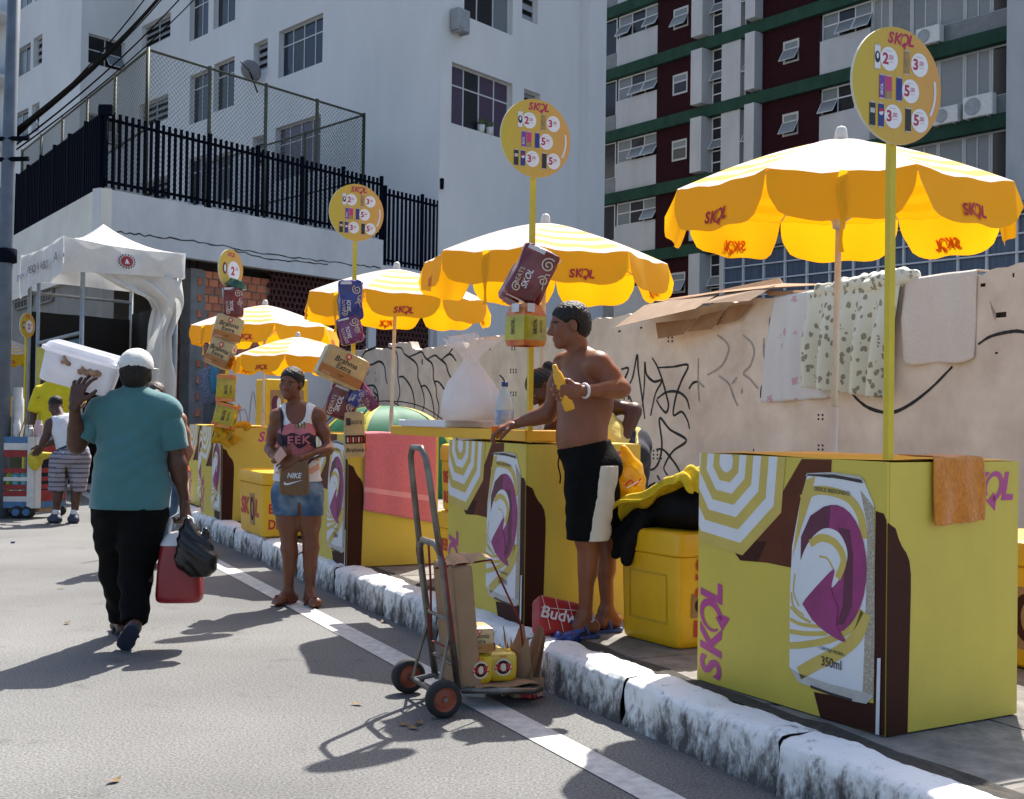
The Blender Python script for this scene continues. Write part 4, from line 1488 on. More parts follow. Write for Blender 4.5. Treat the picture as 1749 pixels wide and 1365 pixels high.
for i, (n, t, a, lb) in enumerate(stall_spec):
    o = stall0 if i == 0 else copy_tree(stall0)
    p = S(n, t, PZ + .012)
    o.location = p
    o.rotation_euler = (0, 0, RZ0 + a)
    tag(o, lb, 'stall', 'beer stalls along the kerb')
    stalls.append(o)
STOP = PZ + .012 + SH + .008     # counter height above the road
# ------------------------------------------------------------------ parasols
COVW = M('canopy_white', (.80, .80, .80), .8, var=.02, trans=.5)
COVY = M('canopy_yellow', (.86, .68, .16), .8, var=.03, trans=.5)
LINE_Y = M('canopy_lining', (.95, .50, .008), .8, var=.03, scale=2, trans=.72, tcol=(.95, .40, .003))
FLAPM = M('canopy_flap', (.78, .49, .012), .8, var=.04, scale=2, trans=.42, tcol=(.90, .42, .003))
LOGOR = M('flap_logo_red', (.42, .02, .02), .7)
LOGOO = M('flap_logo_through', (.75, .17, .008), .7, trans=.5)
POLEW = M('pole_white', (.62, .60, .55), .45, var=.1)
STRAP = M('strap_yellow', (.85, .5, .01), .8, trans=.4)
RU = .83
def canopy_pt(th, s, R=RU):
    k = math.floor(th / (PI / 4))
    f = th / (PI / 4) - k
    a0, a1 = k * PI / 4, (k + 1) * PI / 4
    z = .30 * (1 - s ** 1.28) + .008 * math.sin(s * PI)
    r = R * s
    p0 = np.array([r * math.cos(a0), r * math.sin(a0)])
    p1 = np.array([r * math.cos(a1), r * math.sin(a1)])
    p = p0 * (1 - f) + p1 * f
    sag = .030 * s * s * 4 * f * (1 - f)
    wr = .006 * math.sin(5 * PI * f + k) * s ** 3
    return np.array([p[0], p[1], z - sag * .3 + wr + (.012 * s * (abs(2 * f - 1) ** 2))])
def flap_pt(k, f, v, off=0.0):
    a0, a1 = k * PI / 4, (k + 1) * PI / 4
    e = 2 * f - 1
    wv = 1 - .06 * v * v * v
    f2 = .5 + e * .5 * wv
    base = canopy_pt(a0 + (a1 - a0) * min(.999, max(.001, f2)), 1.0)
    am = (a0 + a1) / 2
    out = np.array([math.cos(am), math.sin(am), 0])
    drop = .215 * v * (1 - .40 * abs(e) ** 9)
    lean = .035 * v + .012 * math.sin(3.2 * PI * f + k * 1.7) * v + (.02 if k % 3 == 0 else -.015) * v * v
    return base + np.array([0, 0, -drop]) + out * (lean + off)
def make_parasol():
    o = thing('parasol', 'x', 'parasol')
    H_ = 2.62
    RIM = H_ - .30 - .02
    m = MB(); m.tube([(0, 0, 0), (0, 0, 1.25)], .019, 10); m.tube([(0, 0, 1.25), (0, 0, H_ - .02)], .016, 10); m.obj('pole', POLEW, o, smooth=True)
    m = MB(); m.lathe([(.03, 0), (.034, .02), (.028, .06), (.02, .075), (0, .08)], c=(0, 0, H_ - .03), n=12); m.obj('finial', POLEW, o, smooth=True)
    bands = [(.22, .31), (.46, .56), (.66, .76), (.84, .92)]
    ns, na = 36, 64
    def cover(off, mats, matfn, nm):
        m = MB()
        m.grid(lambda a, b: canopy_pt(2 * PI * a * .999999, .02 + .98 * b) + [0, 0, RIM + off], na, ns, matfn=matfn)
        return m.obj(nm, mats, o, smooth=True)
    cover(.0, [COVW, COVY], lambda a, b: 1 if int(a * 8) % 2 == 0 and any(x0 <= b <= x1 for x0, x1 in bands) else 0, 'canopy_cover')
    cover(-.006, [LINE_Y, COVY], lambda a, b: 0, 'canopy_lining')
    for k in range(8):
        m = MB()
        m.grid(lambda a, b, k=k: flap_pt(k, a, b) + [0, 0, RIM], 16, 8)
        fl = m.obj('flap', FLAPM, o, smooth=True)
        if k % 2 == 0:
            def T(a, b, h, k=k, sg=1):
                return flap_pt(k, .5 + a / .63, .72 - b / .215, .006 + h) + [0, 0, RIM]
            pr = Print(T, [LOGOR], .0006)
            pr.logo(0, 0.0, .17, 'flap_logo_red', 2)
            pr.obj('logo', fl)
            def T2(a, b, h, k=k):
                return flap_pt(k, .5 + a / .63, .72 - b / .215, -.006 - h) + [0, 0, RIM]
            pr = Print(T2, [LOGOO], .0006)
            pr.logo(0, 0.0, .17, 'flap_logo_through', 2)
            pr.obj('logo', fl)
        m = MB()
        tip = canopy_pt(k * PI / 4, .985) + [0, 0, RIM - .016]
        mid = canopy_pt(k * PI / 4, .5) + [0, 0, RIM - .016]
        m.tube([(0, 0, RIM + .27), mid, tip], .006, 6)
        rb = m.obj('rib', POLEW, o, smooth=True)
        m = MB(); m.tube([mid, (0.02 * math.cos(k * PI / 4), .02 * math.sin(k * PI / 4), RIM - .12)], .005, 5); m.obj('strut', POLEW, rb)
    m = MB(); m.lathe([(.03, 0), (.035, .03), (.03, .07), (.02, .07)], c=(0, 0, RIM - .15), n=10); m.obj('runner', POLEW, o, smooth=True)
    m = MB()
    k = 5
    def st(a, b):
        p = flap_pt(k, .52, 0, .02) + [0, 0, RIM]
        return p + np.array([(a - .5) * .035 * (1 + .6 * math.sin(b * 6)), .012 * math.sin(b * 9), -.36 * b])
    m.grid(st, 2, 14)
    m.obj('tie_strap', STRAP, o, smooth=True)
    return o
par0 = make_parasol()
# octagon side 5 (its middle at 247.5 deg) is turned to face the street end of the row
specs = [(1437, 215, 5.75, .97, (.018, .008), 7.5, 'parasol over the towel-draped stall by the hanging washing'),
         (932, 365, 8.1, 1.0, (.0, .01), -7.5, 'parasol behind the shirtless man'),
         (678, 447, 10.7, 1.0, (.0, .022), -12, 'parasol behind the pole hung with blue and gold beer packs'),
         (509, 567, 12.3, .80, (0, 0), -45, 'low parasol behind the woman in the white tank top'),
         (453, 512, 13.85, 1.0, (0, 0), -26, 'parasol before the bare brick wall, half hidden by a lower parasol'),
         (16, 575, 26.0, .85, (0, 0), 5, 'striped parasol beside the white gazebo, behind the bottle cart')]
for i, (px, py, Y, sc, tilt, rot, lb) in enumerate(specs):
    o = par0 if i == 0 else copy_tree(par0)
    p = at(px, py, Y)
    zb = PZ if i < 5 else 0
    hs = (p[2] - zb) / 2.67
    o.scale = (sc, sc, hs)
    o.rotation_euler = (tilt[0], tilt[1], math.radians(rot))
    ax = Euler(o.rotation_euler).to_matrix() @ Vector((0, 0, p[2] - zb))
    o.location = (p[0] - ax[0], p[1] - ax[1], zb)
    tag(o, lb, 'parasol', 'yellow and white beer parasols')
# ------------------------------------------------------------------ round price signs on poles
def disc_fn(nt, N, L, b, out):
    tc = N.new('ShaderNodeTexCoord')
    sx = N.new('ShaderNodeSeparateXYZ'); L.new(tc.outputs['Object'], sx.inputs[0])
    mr = N.new('ShaderNodeMapRange'); mr.inputs[1].default_value = -.2; mr.inputs[2].default_value = .22
    L.new(sx.outputs[1], mr.inputs[0])
    rp = N.new('ShaderNodeValToRGB')
    rp.color_ramp.elements[0].color = (.52, .39, .035, 1); rp.color_ramp.elements[1].color = (.60, .29, .07, 1)
    L.new(mr.outputs[0], rp.inputs[0]); L.new(rp.outputs[0], b.inputs['Base Color']); b.inputs['Roughness'].default_value = .55
DISC = node_mat('disc_print', disc_fn)
POLEY = M('pole_yellow', (.62, .47, .02), .5, var=.08)
SWHITE = M('sign_white', (.72, .72, .74), .5, var=.02)
SRED = M('sign_red', (.42, .012, .06), .5, var=.04)
CB = M('can_blue', (.02, .03, .22), .5); CP = M('can_purple', (.16, .04, .3), .5); CPK = M('can_pink', (.5, .03, .16), .5); CGD = M('can_gold', (.42, .27, .09), .5, var=.25, scale=30); CK = M('can_black', (.015, .015, .017), .5)
RIMW = M('disc_rim', (.7, .66, .55), .6)
def thing_part(name, parent, loc):
    d = bpy.data.objects.new(name, None)
    COL.objects.link(d)
    d.parent = parent
    d.location = loc
    return d
def make_sign(zdisc, R=.21):
    """origin at the pole foot; disc centre zdisc above it; face looks along +x"""
    o = thing('price_sign', 'x', 'sign')
    m = MB(); m.box((0, 0, (zdisc - .12) / 2), (.026, .026, zdisc - .12)); m.obj('pole', POLEY, o)
    d = thing_part('disc', o, (0.024, 0, zdisc))
    m = MB()
    n = 48
    ring = [(R * math.cos(2 * PI * k / n), R * math.sin(2 * PI * k / n)) for k in range(n)]
    V = [(-.006, a, b) for a, b in ring] + [(.006, a, b) for a, b in ring]
    F = [tuple(range(n))[::-1], tuple(range(n, 2 * n))]
    m.add(V, F, 0)
    m.add(V, [(k, (k + 1) % n, n + (k + 1) % n, n + k) for k in range(n)], 1)
    bd = m.obj('board', [DISC, RIMW], d)
    bd.parent = o
    bd.location = (.024, 0, zdisc)
    bpy.data.objects.remove(d)
    mats = [SWHITE, SRED, CB, CP, CPK, CGD, CK, PSILV, PWHITE]
    pr = Print(lambda a, b, h: (.0065 + h, a * R, b * R), mats)
    pr.logo(.06, .79, .58, 'sign_red', 1)
    def can(a, b, mat, tag_=None, mat2='print_silver', h=.38, w_=.13):
        pr.rect(a - w_ / 2, b - h / 2, a + w_ / 2, b + h / 2, mat, 2)
        pr.rect(a - w_ / 2 + .01, b + h / 2, a + w_ / 2 - .01, b + h / 2 + .025, mat2, 2)
        pr.rect(a - w_ / 2 + .01, b - h / 2 - .02, a + w_ / 2 - .01, b - h / 2, mat2, 2)
    def price(a, b, n_, c_):
        pr.disc(a, b, .195, .205, 'sign_white', 1)
        pr.text(n_, a - .145, b - .1, .2, 'sign_red', 2, bold=.035)
        pr.text(',' + c_, a - .02, b - .02, .09, 'sign_red', 2, bold=.01, wscale=.9)
        pr.rect(a - .08, b + .13, a + .06, b + .14, 'print_silver', 2)
        pr.rect(a + .0, b - .05, a + .1, b - .045, 'sign_red', 2)
    price(-.2, .43, '2', '50'); can(-.46, .43, 'print_white'); pr.disc(-.46, .43, .06, .1, 'can_black', 3); pr.disc(-.46, .45, .025, .05, 'print_white', 4)
    price(.49, .42, '3', '00'); can(.2, .42, 'can_gold')
    can(-.35, -.06, 'can_purple'); can(-.2, -.06, 'can_pink'); pr.rect(-.26, -.25, -.14, -.12, 'can_gold', 3)
    can(.03, -.06, 'can_blue'); price(.29, -.06, '5', '00')
    can(-.56, -.55, 'can_black'); pr.rect(-.61, -.53, -.51, -.45, 'print_silver', 3)
    can(-.37, -.55, 'can_blue'); pr.disc(-.37, -.49, .05, .06, 'print_white', 3); pr.poly(arc(-.37, -.49, .05, .06, 10, 190, 10), 'sign_red', 4)
    price(-.1, -.54, '3', '00'); can(.24, -.56, 'can_black'); price(.51, -.54, '5', '00')
    pr.text('SKOL', -.335, -.2, .06, 'print_white', 4, rot=PI / 2, bold=.02)
    pr.stroke(arc(.0, .0, .86, .86, -30, 12, 10), .05, 'print_white', 1)
    pr.obj('print', bd).location = (0, 0, 0)
    return o
def thing_part(name, parent, loc):
    d = bpy.data.objects.new(name, None)
    COL.objects.link(d)
    d.parent = parent
    d.location = loc
    return d
sign_spec = [(1522, 150, 0, 'round yellow price sign over the stall with the orange towel'),
             (898, 238, 1, 'round yellow price sign above the maroon and pink beer packs'),
             (602, 364, 2, 'round yellow price sign above the blue and gold beer packs')]
sign_pole = []
for i, (px, py, si, lb) in enumerate(sign_spec):
    n, t = stall_spec[si][:2]
    p = S(n + .035, t + .035, STOP)
    zc_ = at(px, py, p[1])[2] - p[2]
    o = make_sign(zc_)
    o.location = p
    o.rotation_euler = (0, 0, RZ0)
    tag(o, lb, 'sign', 'round price signs')
    sign_pole.append(p)
# the single-price oval sign further back, turned almost edge-on
p4 = S(2.747 + .04, 12.40, STOP)
o = thing('price_sign', 'narrow-looking round price sign turned sideways above gold beer packs', 'sign', p4, RZ0 - math.radians(-40), 'round price signs')
zc_ = at(396, 460, p4[1])[2] - p4[2]
m = MB(); m.box((0, 0, zc_ / 2 - .08), (.026, .026, zc_ - .14)); m.obj('pole', POLEY, o)
def small_disc(o, zc_, R):
    m = MB(); n = 40
    ring = [(R * math.cos(2 * PI * k / n), zc_ + R * math.sin(2 * PI * k / n)) for k in range(n)]
    V = [(.014, a, b) for a, b in ring] + [(.026, a, b) for a, b in ring]
    m.add(V, [tuple(range(n))[::-1], tuple(range(n, 2 * n))], 0)
    m.add(V, [(k, (k + 1) % n, n + (k + 1) % n, n + k) for k in range(n)], 1)
    bd = m.obj('board', [PTAN if R < 0 else DISC, RIMW], o)
    pr = Print(lambda a, b, h: (.0265 + h, a * R, zc_ + b * R), [SWHITE, SRED, PBLK, PMAGD])
    pr.logo(0, .72, .6, 'sign_red', 1)
    pr.disc(.22, -.08, .5, .5, 'sign_white', 1)
    pr.text('2', .0, -.3, .45, 'sign_red', 2, bold=.04); pr.text(',50', .3, -.05, .2, 'sign_red', 2)
    pr.disc(-.5, .0, .18, .3, 'print_wine', 1); pr.disc(-.48, .0, .08, .18, 'sign_white', 2)
    pr.obj('print', bd)
small_disc(o, zc_, .205)
pf = at(43, 640, 19.0)
pf = np.array([pf[0], pf[1], 0])
o = thing('price_sign', 'pale round sign on a thin pole in front of the white gazebo', 'sign', pf, RZ0 + math.radians(52), 'round price signs')
m = MB(); m.box((0, 0, 1.35), (.03, .03, 2.7)); m.obj('pole', POLEY, o)
small_disc(o, at(43, 556, 19.0)[2], .2)
# ------------------------------------------------------------------ beer packs tied to the sign poles
def rbox(mb, prof, sx, sy, n=40, p=7.0, mat=0, c=(0, 0, 0), rot=None, wob=0.0, seed=0):
    """rounded-square lathe: prof = [(scale, z)]"""
    rg = random.Random(seed)
    ph = [rg.uniform(0, 6.3) for _ in range(4)]
    vs = []
    for (r, z) in prof:
        for k in range(n):
            a = 2 * PI * (k + .5) / n
            ca, sa = math.cos(a), math.sin(a)
            x = math.copysign(abs(ca) ** (2 / p), ca) * sx / 2 * r
            y = math.copysign(abs(sa) ** (2 / p), sa) * sy / 2 * r
            if wob:
                d = wob * (math.sin(3 * a + ph[0] + z * 25) + .6 * math.sin(7 * a + ph[1] - z * 40))
                x += d * ca
                y += d * sa
            vs.append((x, y, z))
    vs = np.array(vs)
    if rot is not None:
        vs = vs @ np.array(rot).T
    vs = vs + np.array(c, float)
    m = len(prof)
    fs = []
    for i in range(m - 1):
        for k in range(n):
            l = (k + 1) % n
            fs.append((i * n + k, i * n + l, (i + 1) * n + l, (i + 1) * n + k))
    fs.append(tuple(range(n))[::-1])
    fs.append(tuple((m - 1) * n + k for k in range(n)))
    mb.add(vs, fs, mat)
    return mb
FILM = dict(rough=.2, coat=.5, spec=.4, bump=.8, bscale=11)
MAROON = M('pack_maroon', (.19, .010, .018), var=.25, scale=9, **FILM)
BLUE = M('pack_blue', (.012, .02, .24), var=.25, scale=9, **FILM)
PURPLE = M('pack_purple', (.20, .02, .16), var=.25, scale=9, **FILM)
GOLD = M('pack_gold', (.52, .38, .17), rough=.4, var=.14, scale=9, coat=.3)
GOLDD = M('pack_ochre_band', (.36, .14, .025), rough=.4, var=.1)
LIMEY = M('pack_lime', (.46, .40, .015), var=.2, scale=8, **FILM)
HOT = M('pack_orange_pink', (.55, .07, .05), var=.3, scale=10, col2=(.6, .25, .02), **FILM)
SWIRL = M('pack_swirl', (.62, .52, .42), .4, var=.1)
PTXT = M('pack_white', (.66, .66, .7), .4)
RAG = M('rag_yellow', (.72, .42, .01), .9, var=.15, scale=14, bump=.5, trans=.25)
CARD = M('cardboard', (.34, .215, .125), .9, col2=(.27, .165, .09), scale=6, bump=.2, bscale=40)
CARDD = M('cardboard_inside', (.22, .12, .06), .9, var=.12)
def spiral(cx, cy, r, turns=1.6, sg=1, a0=0.0, n=26):
    return [(cx + r * (1 - .85 * i / n) * math.cos(a0 + sg * turns * 2 * PI * i / n), cy + r * (1 - .85 * i / n) * math.sin(a0 + sg * turns * 2 * PI * i / n)) for i in range(n + 1)]
def pack(name, label, pos, size, eul, kind, seed=1, grp='beer packs tied to the sign poles', cat='beer pack'):
    """shrink-wrapped or carton pack; local x wide, y deep (front at -y), z tall, origin in the middle"""
    o = thing(name, label, cat, pos, 0, grp)
    o.rotation_euler = tuple(math.radians(q) for q in eul)
    w_, d_, h_ = size
    body = {'maroon': MAROON, 'blue': BLUE, 'purple': PURPLE, 'gold': GOLD, 'lime': LIMEY, 'goldopen': GOLD, 'yellow': M('pack_yellow', (.62, .42, .012), .35, var=.1, coat=.4), 'red': M('pack_red', (.36, .012, .02), .45, var=.1), 'tan': CARD}[kind]
    m = MB()
    film = kind in ('maroon', 'blue', 'purple')
    rbox(m, [(.80, -h_ / 2), (.95, -h_ / 2 + .012), (1, -h_ / 2 + .03), (1.0, 0), (.985, h_ * .3), (1, h_ / 2 - .03), (.94, h_ / 2 - .01), (.7, h_ / 2)], w_, d_, p=5 if film else 11, wob=.006 if film else .0015, seed=seed)
    b = m.obj('body', body, o, auto=35)
    mats = [SWIRL, PTXT, GOLDD, HOT, PBLK, PRED, PBROWN, PSILV]
    for side in (0, 1):
        if side == 0:
            T = lambda a, b_, h: (a, -d_ / 2 - .006 - h, b_)
            W_ = w_
        else:
            T = lambda a, b_, h: (w_ / 2 + .006 + h, a, b_)
            W_ = d_
        pr = Print(T, mats)
        if film:
            pr.stroke(spiral(W_ * .26, h_ * .24, W_ * .2, 1.7, 1, seed), W_ * .035, 'pack_swirl', 1)
            pr.stroke(spiral(W_ * .3, -h_ * .05, W_ * .14, 1.5, -1, seed + 2), W_ * .03, 'pack_swirl', 1)
            pr.stroke(spiral(-W_ * .27, -h_ * .33, W_ * .13, 1.5, 1, seed + 1), W_ * .03, 'pack_swirl', 1)
            pr.stroke(smooth_path([(W_ * .42, h_ * .1), (W_ * .3, h_ * .05), (W_ * .38, -h_ * .2)], 5), W_ * .025, 'pack_swirl', 1)
            pr.text('SKOL', -W_ * .02, -h_ * .3, W_ * .17, 'pack_white', 2, rot=PI / 2, bold=.02, shear=.2, wscale=.95)
            pr.text('BEATS', -W_ * .26, -h_ * .28, W_ * .12, 'pack_swirl', 2, rot=PI / 2)
            pr.rect(-W_ * .42, h_ * .38, W_ * .05, h_ * .45, 'pack_white', 1)
        elif kind == 'gold':
            pr.rect(-W_ * .49, -h_ * .42, W_ * .49, -h_ * .15, 'pack_ochre_band', 1)
            pr.text('Brahma', 0, h_ * .16, h_ * .17, 'print_black', 2, align='c', bold=.01, shear=.15)
            pr.text('Extra', 0, -h_ * .03, h_ * .16, 'print_black', 2, align='c', bold=.01, shear=.15)
            pr.text('Lager', 0, -h_ * .28, h_ * .09, 'print_brown', 2, align='c', shear=.15)
            pr.disc(0, h_ * .34, h_ * .09, h_ * .1, 'print_red', 2, 8)
            pr.disc(0, h_ * .34, h_ * .05, h_ * .055, 'pack_swirl', 3, 8)
            pr.text('EXTRA', -W_ * .4, -h_ * .4, h_ * .06, 'pack_swirl', 2)
        elif kind == 'lime':
            pr.rect(-W_ * .5, h_ * .36, W_ * .5, h_ * .49, 'pack_orange_pink', 1)
            pr.rect(-W_ * .5, -h_ * .49, W_ * .5, -h_ * .38, 'pack_orange_pink', 1)
            pr.text('SKOL', W_ * .1, -h_ * .22, W_ * .16, 'print_black', 2, rot=PI / 2, bold=.03)
            pr.text('SENSES', W_ * .32, -h_ * .2, W_ * .1, 'print_black', 2, rot=PI / 2)
        elif kind == 'yellow':
            pr.disc(0, 0, h_ * .3, h_ * .3, 'pack_swirl', 1)
            pr.disc(0, 0, h_ * .24, h_ * .24, 'print_brown', 2)
            pr.logo(0, 0, h_ * .62, 'print_red', 3)
            pr.disc(0, 0, h_ * .1, h_ * .14, 'pack_swirl', 4)
            pr.text('SKOL', 0, h_ * .38, h_ * .08, 'print_red', 2, align='c', bold=.02)
        elif kind == 'goldopen':
            pr.rect(-W_ * .48, -h_ * .2, W_ * .48, -h_ * .02, 'print_brown', 1)
            for k in range(6):
                pr.rect(-W_ * .4 + k * W_ * .14, -h_ * .17, -W_ * .33 + k * W_ * .14, -h_ * .06, 'print_red' if k % 2 else 'pack_swirl', 2)
            pr.text('Brahma', 0, -h_ * .34, h_ * .09, 'print_black', 2, align='c', bold=.01, shear=.15)
            pr.text('Extra', 0, h_ * .28, h_ * .11, 'print_black', 2, align='c', shear=.15)
            pr.rect(-W_ * .42, h_ * .2, -W_ * .2, h_ * .36, 'print_black', 1)
        elif kind == 'red':
            for k in range(3):
                pr.stroke([(-W_ * .45 + k * W_ * .3, h_ * .45), (-W_ * .3 + k * W_ * .3, -h_ * .45)], W_ * .012, 'pack_white', 1)
            pr.stroke([(-W_ * .48, h_ * .1), (W_ * .48, h_ * .25)], W_ * .012, 'pack_white', 1)
            pr.text('Budwe', 0, 0, h_ * .34, 'pack_white', 2, align='c', bold=.015, shear=.3)
        elif kind == 'tan':
            pr.text('COMERCIO', 0, 0, h_ * .1, 'print_brown', 1, align='c')
        if pr.mb.f:
            pr.obj('print', b)
    return o
def pk(px, py, Y): return at(px, py, Y)
Y2 = sign_pole[1][1] - .09
pack('beer_pack', 'maroon foil beer pack with gold swirls hanging above the lime carton', pk(908, 470, Y2), (.20, .12, .30), (0, 24, 8), 'maroon', 1)
pack('beer_pack', 'dark maroon foil beer pack tucked behind the swirled maroon pack', pk(882, 484, Y2 + .1), (.10, .12, .22), (0, 27, 30), 'maroon', 4)
# carton carrier with an open top
Yc = Y2 - .02
o = thing('beer_carton', 'lime and pink open-topped beer carton hanging under the maroon packs', 'beer carton', pk(898, 556, Yc), math.radians(40), 'beer packs tied to the sign poles')
w_, h_ = .155, .22
m = MB()
V = []
for (sx_, z) in ((.9, -h_ / 2), (1, -h_ / 2 + .03), (.98, h_ * .22), (.72, h_ * .5)):
    for (x, y) in ((-1, -1), (1, -1), (1, 1), (-1, 1)):
        V.append((x * w_ / 2 * sx_, y * w_ / 2 * sx_, z))
F = []
M_ = []
for i in range(3):
    for k in range(4):
        l = (k + 1) % 4
        F.append((i * 4 + k, i * 4 + l, i * 4 + 4 + l, i * 4 + 4 + k))
m.add(V, F[:4], 1); m.add(V, F[4:8], 0); m.add(V, F[8:], 1)
c_ = m.obj('carton', [LIMEY, HOT], o)
solid(c_, .003, -1)
pr = Print(lambda a, b, h: (a, -w_ / 2 - .004 - h, b), [PBLK, PTXT, HOT])
pr.text('SKOL', .01, -.05, .026, 'print_black', 1, rot=PI / 2, bold=.03); pr.text('SENSES', .045, -.04, .015, 'print_black', 1, rot=PI / 2)
pr.rect(-.06, .065, -.01, .11, 'pack_white', 1)
pr.obj('print', c_)
pr = Print(lambda a, b, h: (-w_ / 2 - .004 - h, -a, b), [PBLK, PTXT, HOT])
pr.text('SKOL', .0, -.05, .026, 'print_black', 1, rot=PI / 2, bold=.03); pr.rect(-.02, .065, .04, .11, 'pack_white', 1)
pr.obj('print', c_)
Y3 = sign_pole[2][1] - .1
pack('beer_pack', 'dark blue foil beer pack, topmost of its garland', pk(598, 513, Y3), (.17, .12, .29), (0, -3, 14), 'blue', 2)
pack('beer_pack', 'purple foil beer pack under the dark blue pack', pk(598, 564, Y3 - .01), (.17, .1, .2), (0, -16, 10), 'purple', 3)
pack('beer_pack', 'big gold lager carton hanging askew beside the woman in white', pk(584, 628, Y3 - .05), (.34, .14, .24), (0, 24, 22), 'gold', 3)
pack('beer_pack', 'purple and orange pack sticking out behind the gold lager carton', pk(620, 668, Y3 + .1), (.08, .06, .32), (0, -34, 5), 'purple', 8)
pack('beer_pack', 'maroon foil beer pack hanging low beside the woman in white', pk(584, 688, Y3 + .02), (.22, .12, .24), (0, 20, 12), 'maroon', 9)
pack('beer_pack', 'dark blue pack between the gold carton and the low maroon pack', pk(607, 678, Y3 - .02), (.1, .08, .13), (0, 30, 12), 'blue', 6)
pack('beer_carton', 'opened gold carton hanging over the corner of the pink-towel stall', pk(605, 742, Y3 - .02), (.145, .06, .33), (0, -2, 15), 'goldopen', 5, cat='beer carton')
Y4 = p4[1] - .1
pack('beer_pack', 'maroon foil pack with green wrap below the sideways sign', pk(398, 516, Y4), (.2, .13, .32), (0, -4, 16), 'maroon', 12)
m = MB(); rbox(m, [(.6, 0), (1, .02), (.8, .05), (.5, .09)], .2, .13, p=4, wob=.015, seed=4)
o = m.obj('green_wrap', M('wrap_green', (.02, .09, .04), .2, var=.3, coat=.5), None, auto=40); o.location = pk(402, 492, Y4); o.rotation_euler = (.2, .3, 0)
tag(o, 'crumpled green plastic wrap on top of the maroon pack', 'plastic wrap')
pack('beer_carton', 'upper gold carton of the garland below the sideways sign', pk(389, 562, Y4 - .02), (.28, .13, .27), (0, 14, 18), 'gold', 13, cat='beer carton')
pack('beer_carton', 'lower gold carton of the garland below the sideways sign', pk(377, 604, Y4 - .08), (.26, .13, .28), (0, 22, -10), 'gold', 14, cat='beer carton')
pack('beer_pack', 'upper yellow and orange pack of the garland below the sideways sign', pk(386, 663, Y4), (.19, .12, .28), (0, 2, 10), 'lime', 15)
pack('beer_pack', 'lower yellow and orange pack just above the tied rag', pk(386, 709, Y4), (.22, .12, .25), (0, 14, -14), 'lime', 16)
def ragmesh(name, c, size, seed, mat, label, cat, turb=.35, h=.012):
    f = Field()
    rg = random.Random(seed)
    for k in range(14):
        a = np.array([rg.uniform(-1, 1), rg.uniform(-1, 1), rg.uniform(-1, 1)]) * np.array(size) / 2
        b = a + np.array([rg.uniform(-1, 1), rg.uniform(-1, 1), rg.uniform(-1, .4)]) * np.array(size) * turb
        f.cone(a, b, size[0] * .15, size[0] * .11, .03)
    V, Fq = f.mesh(h)
    o = vf_obj(name, [(V, Fq, 0)], [mat])
    o.location = c
    return tag(o, label, cat)
ragmesh('tied_rag', pk(384, 744, Y4), (.2, .14, .15), 5, RAG, 'yellow rag tied round the pole below the sideways sign', 'rag', .28)
ragmesh('tied_rag', pk(412, 728, Y4 + .25), (.2, .14, .09), 9, RAG, 'yellow cloth lying on the counter beside the tied rag', 'rag')
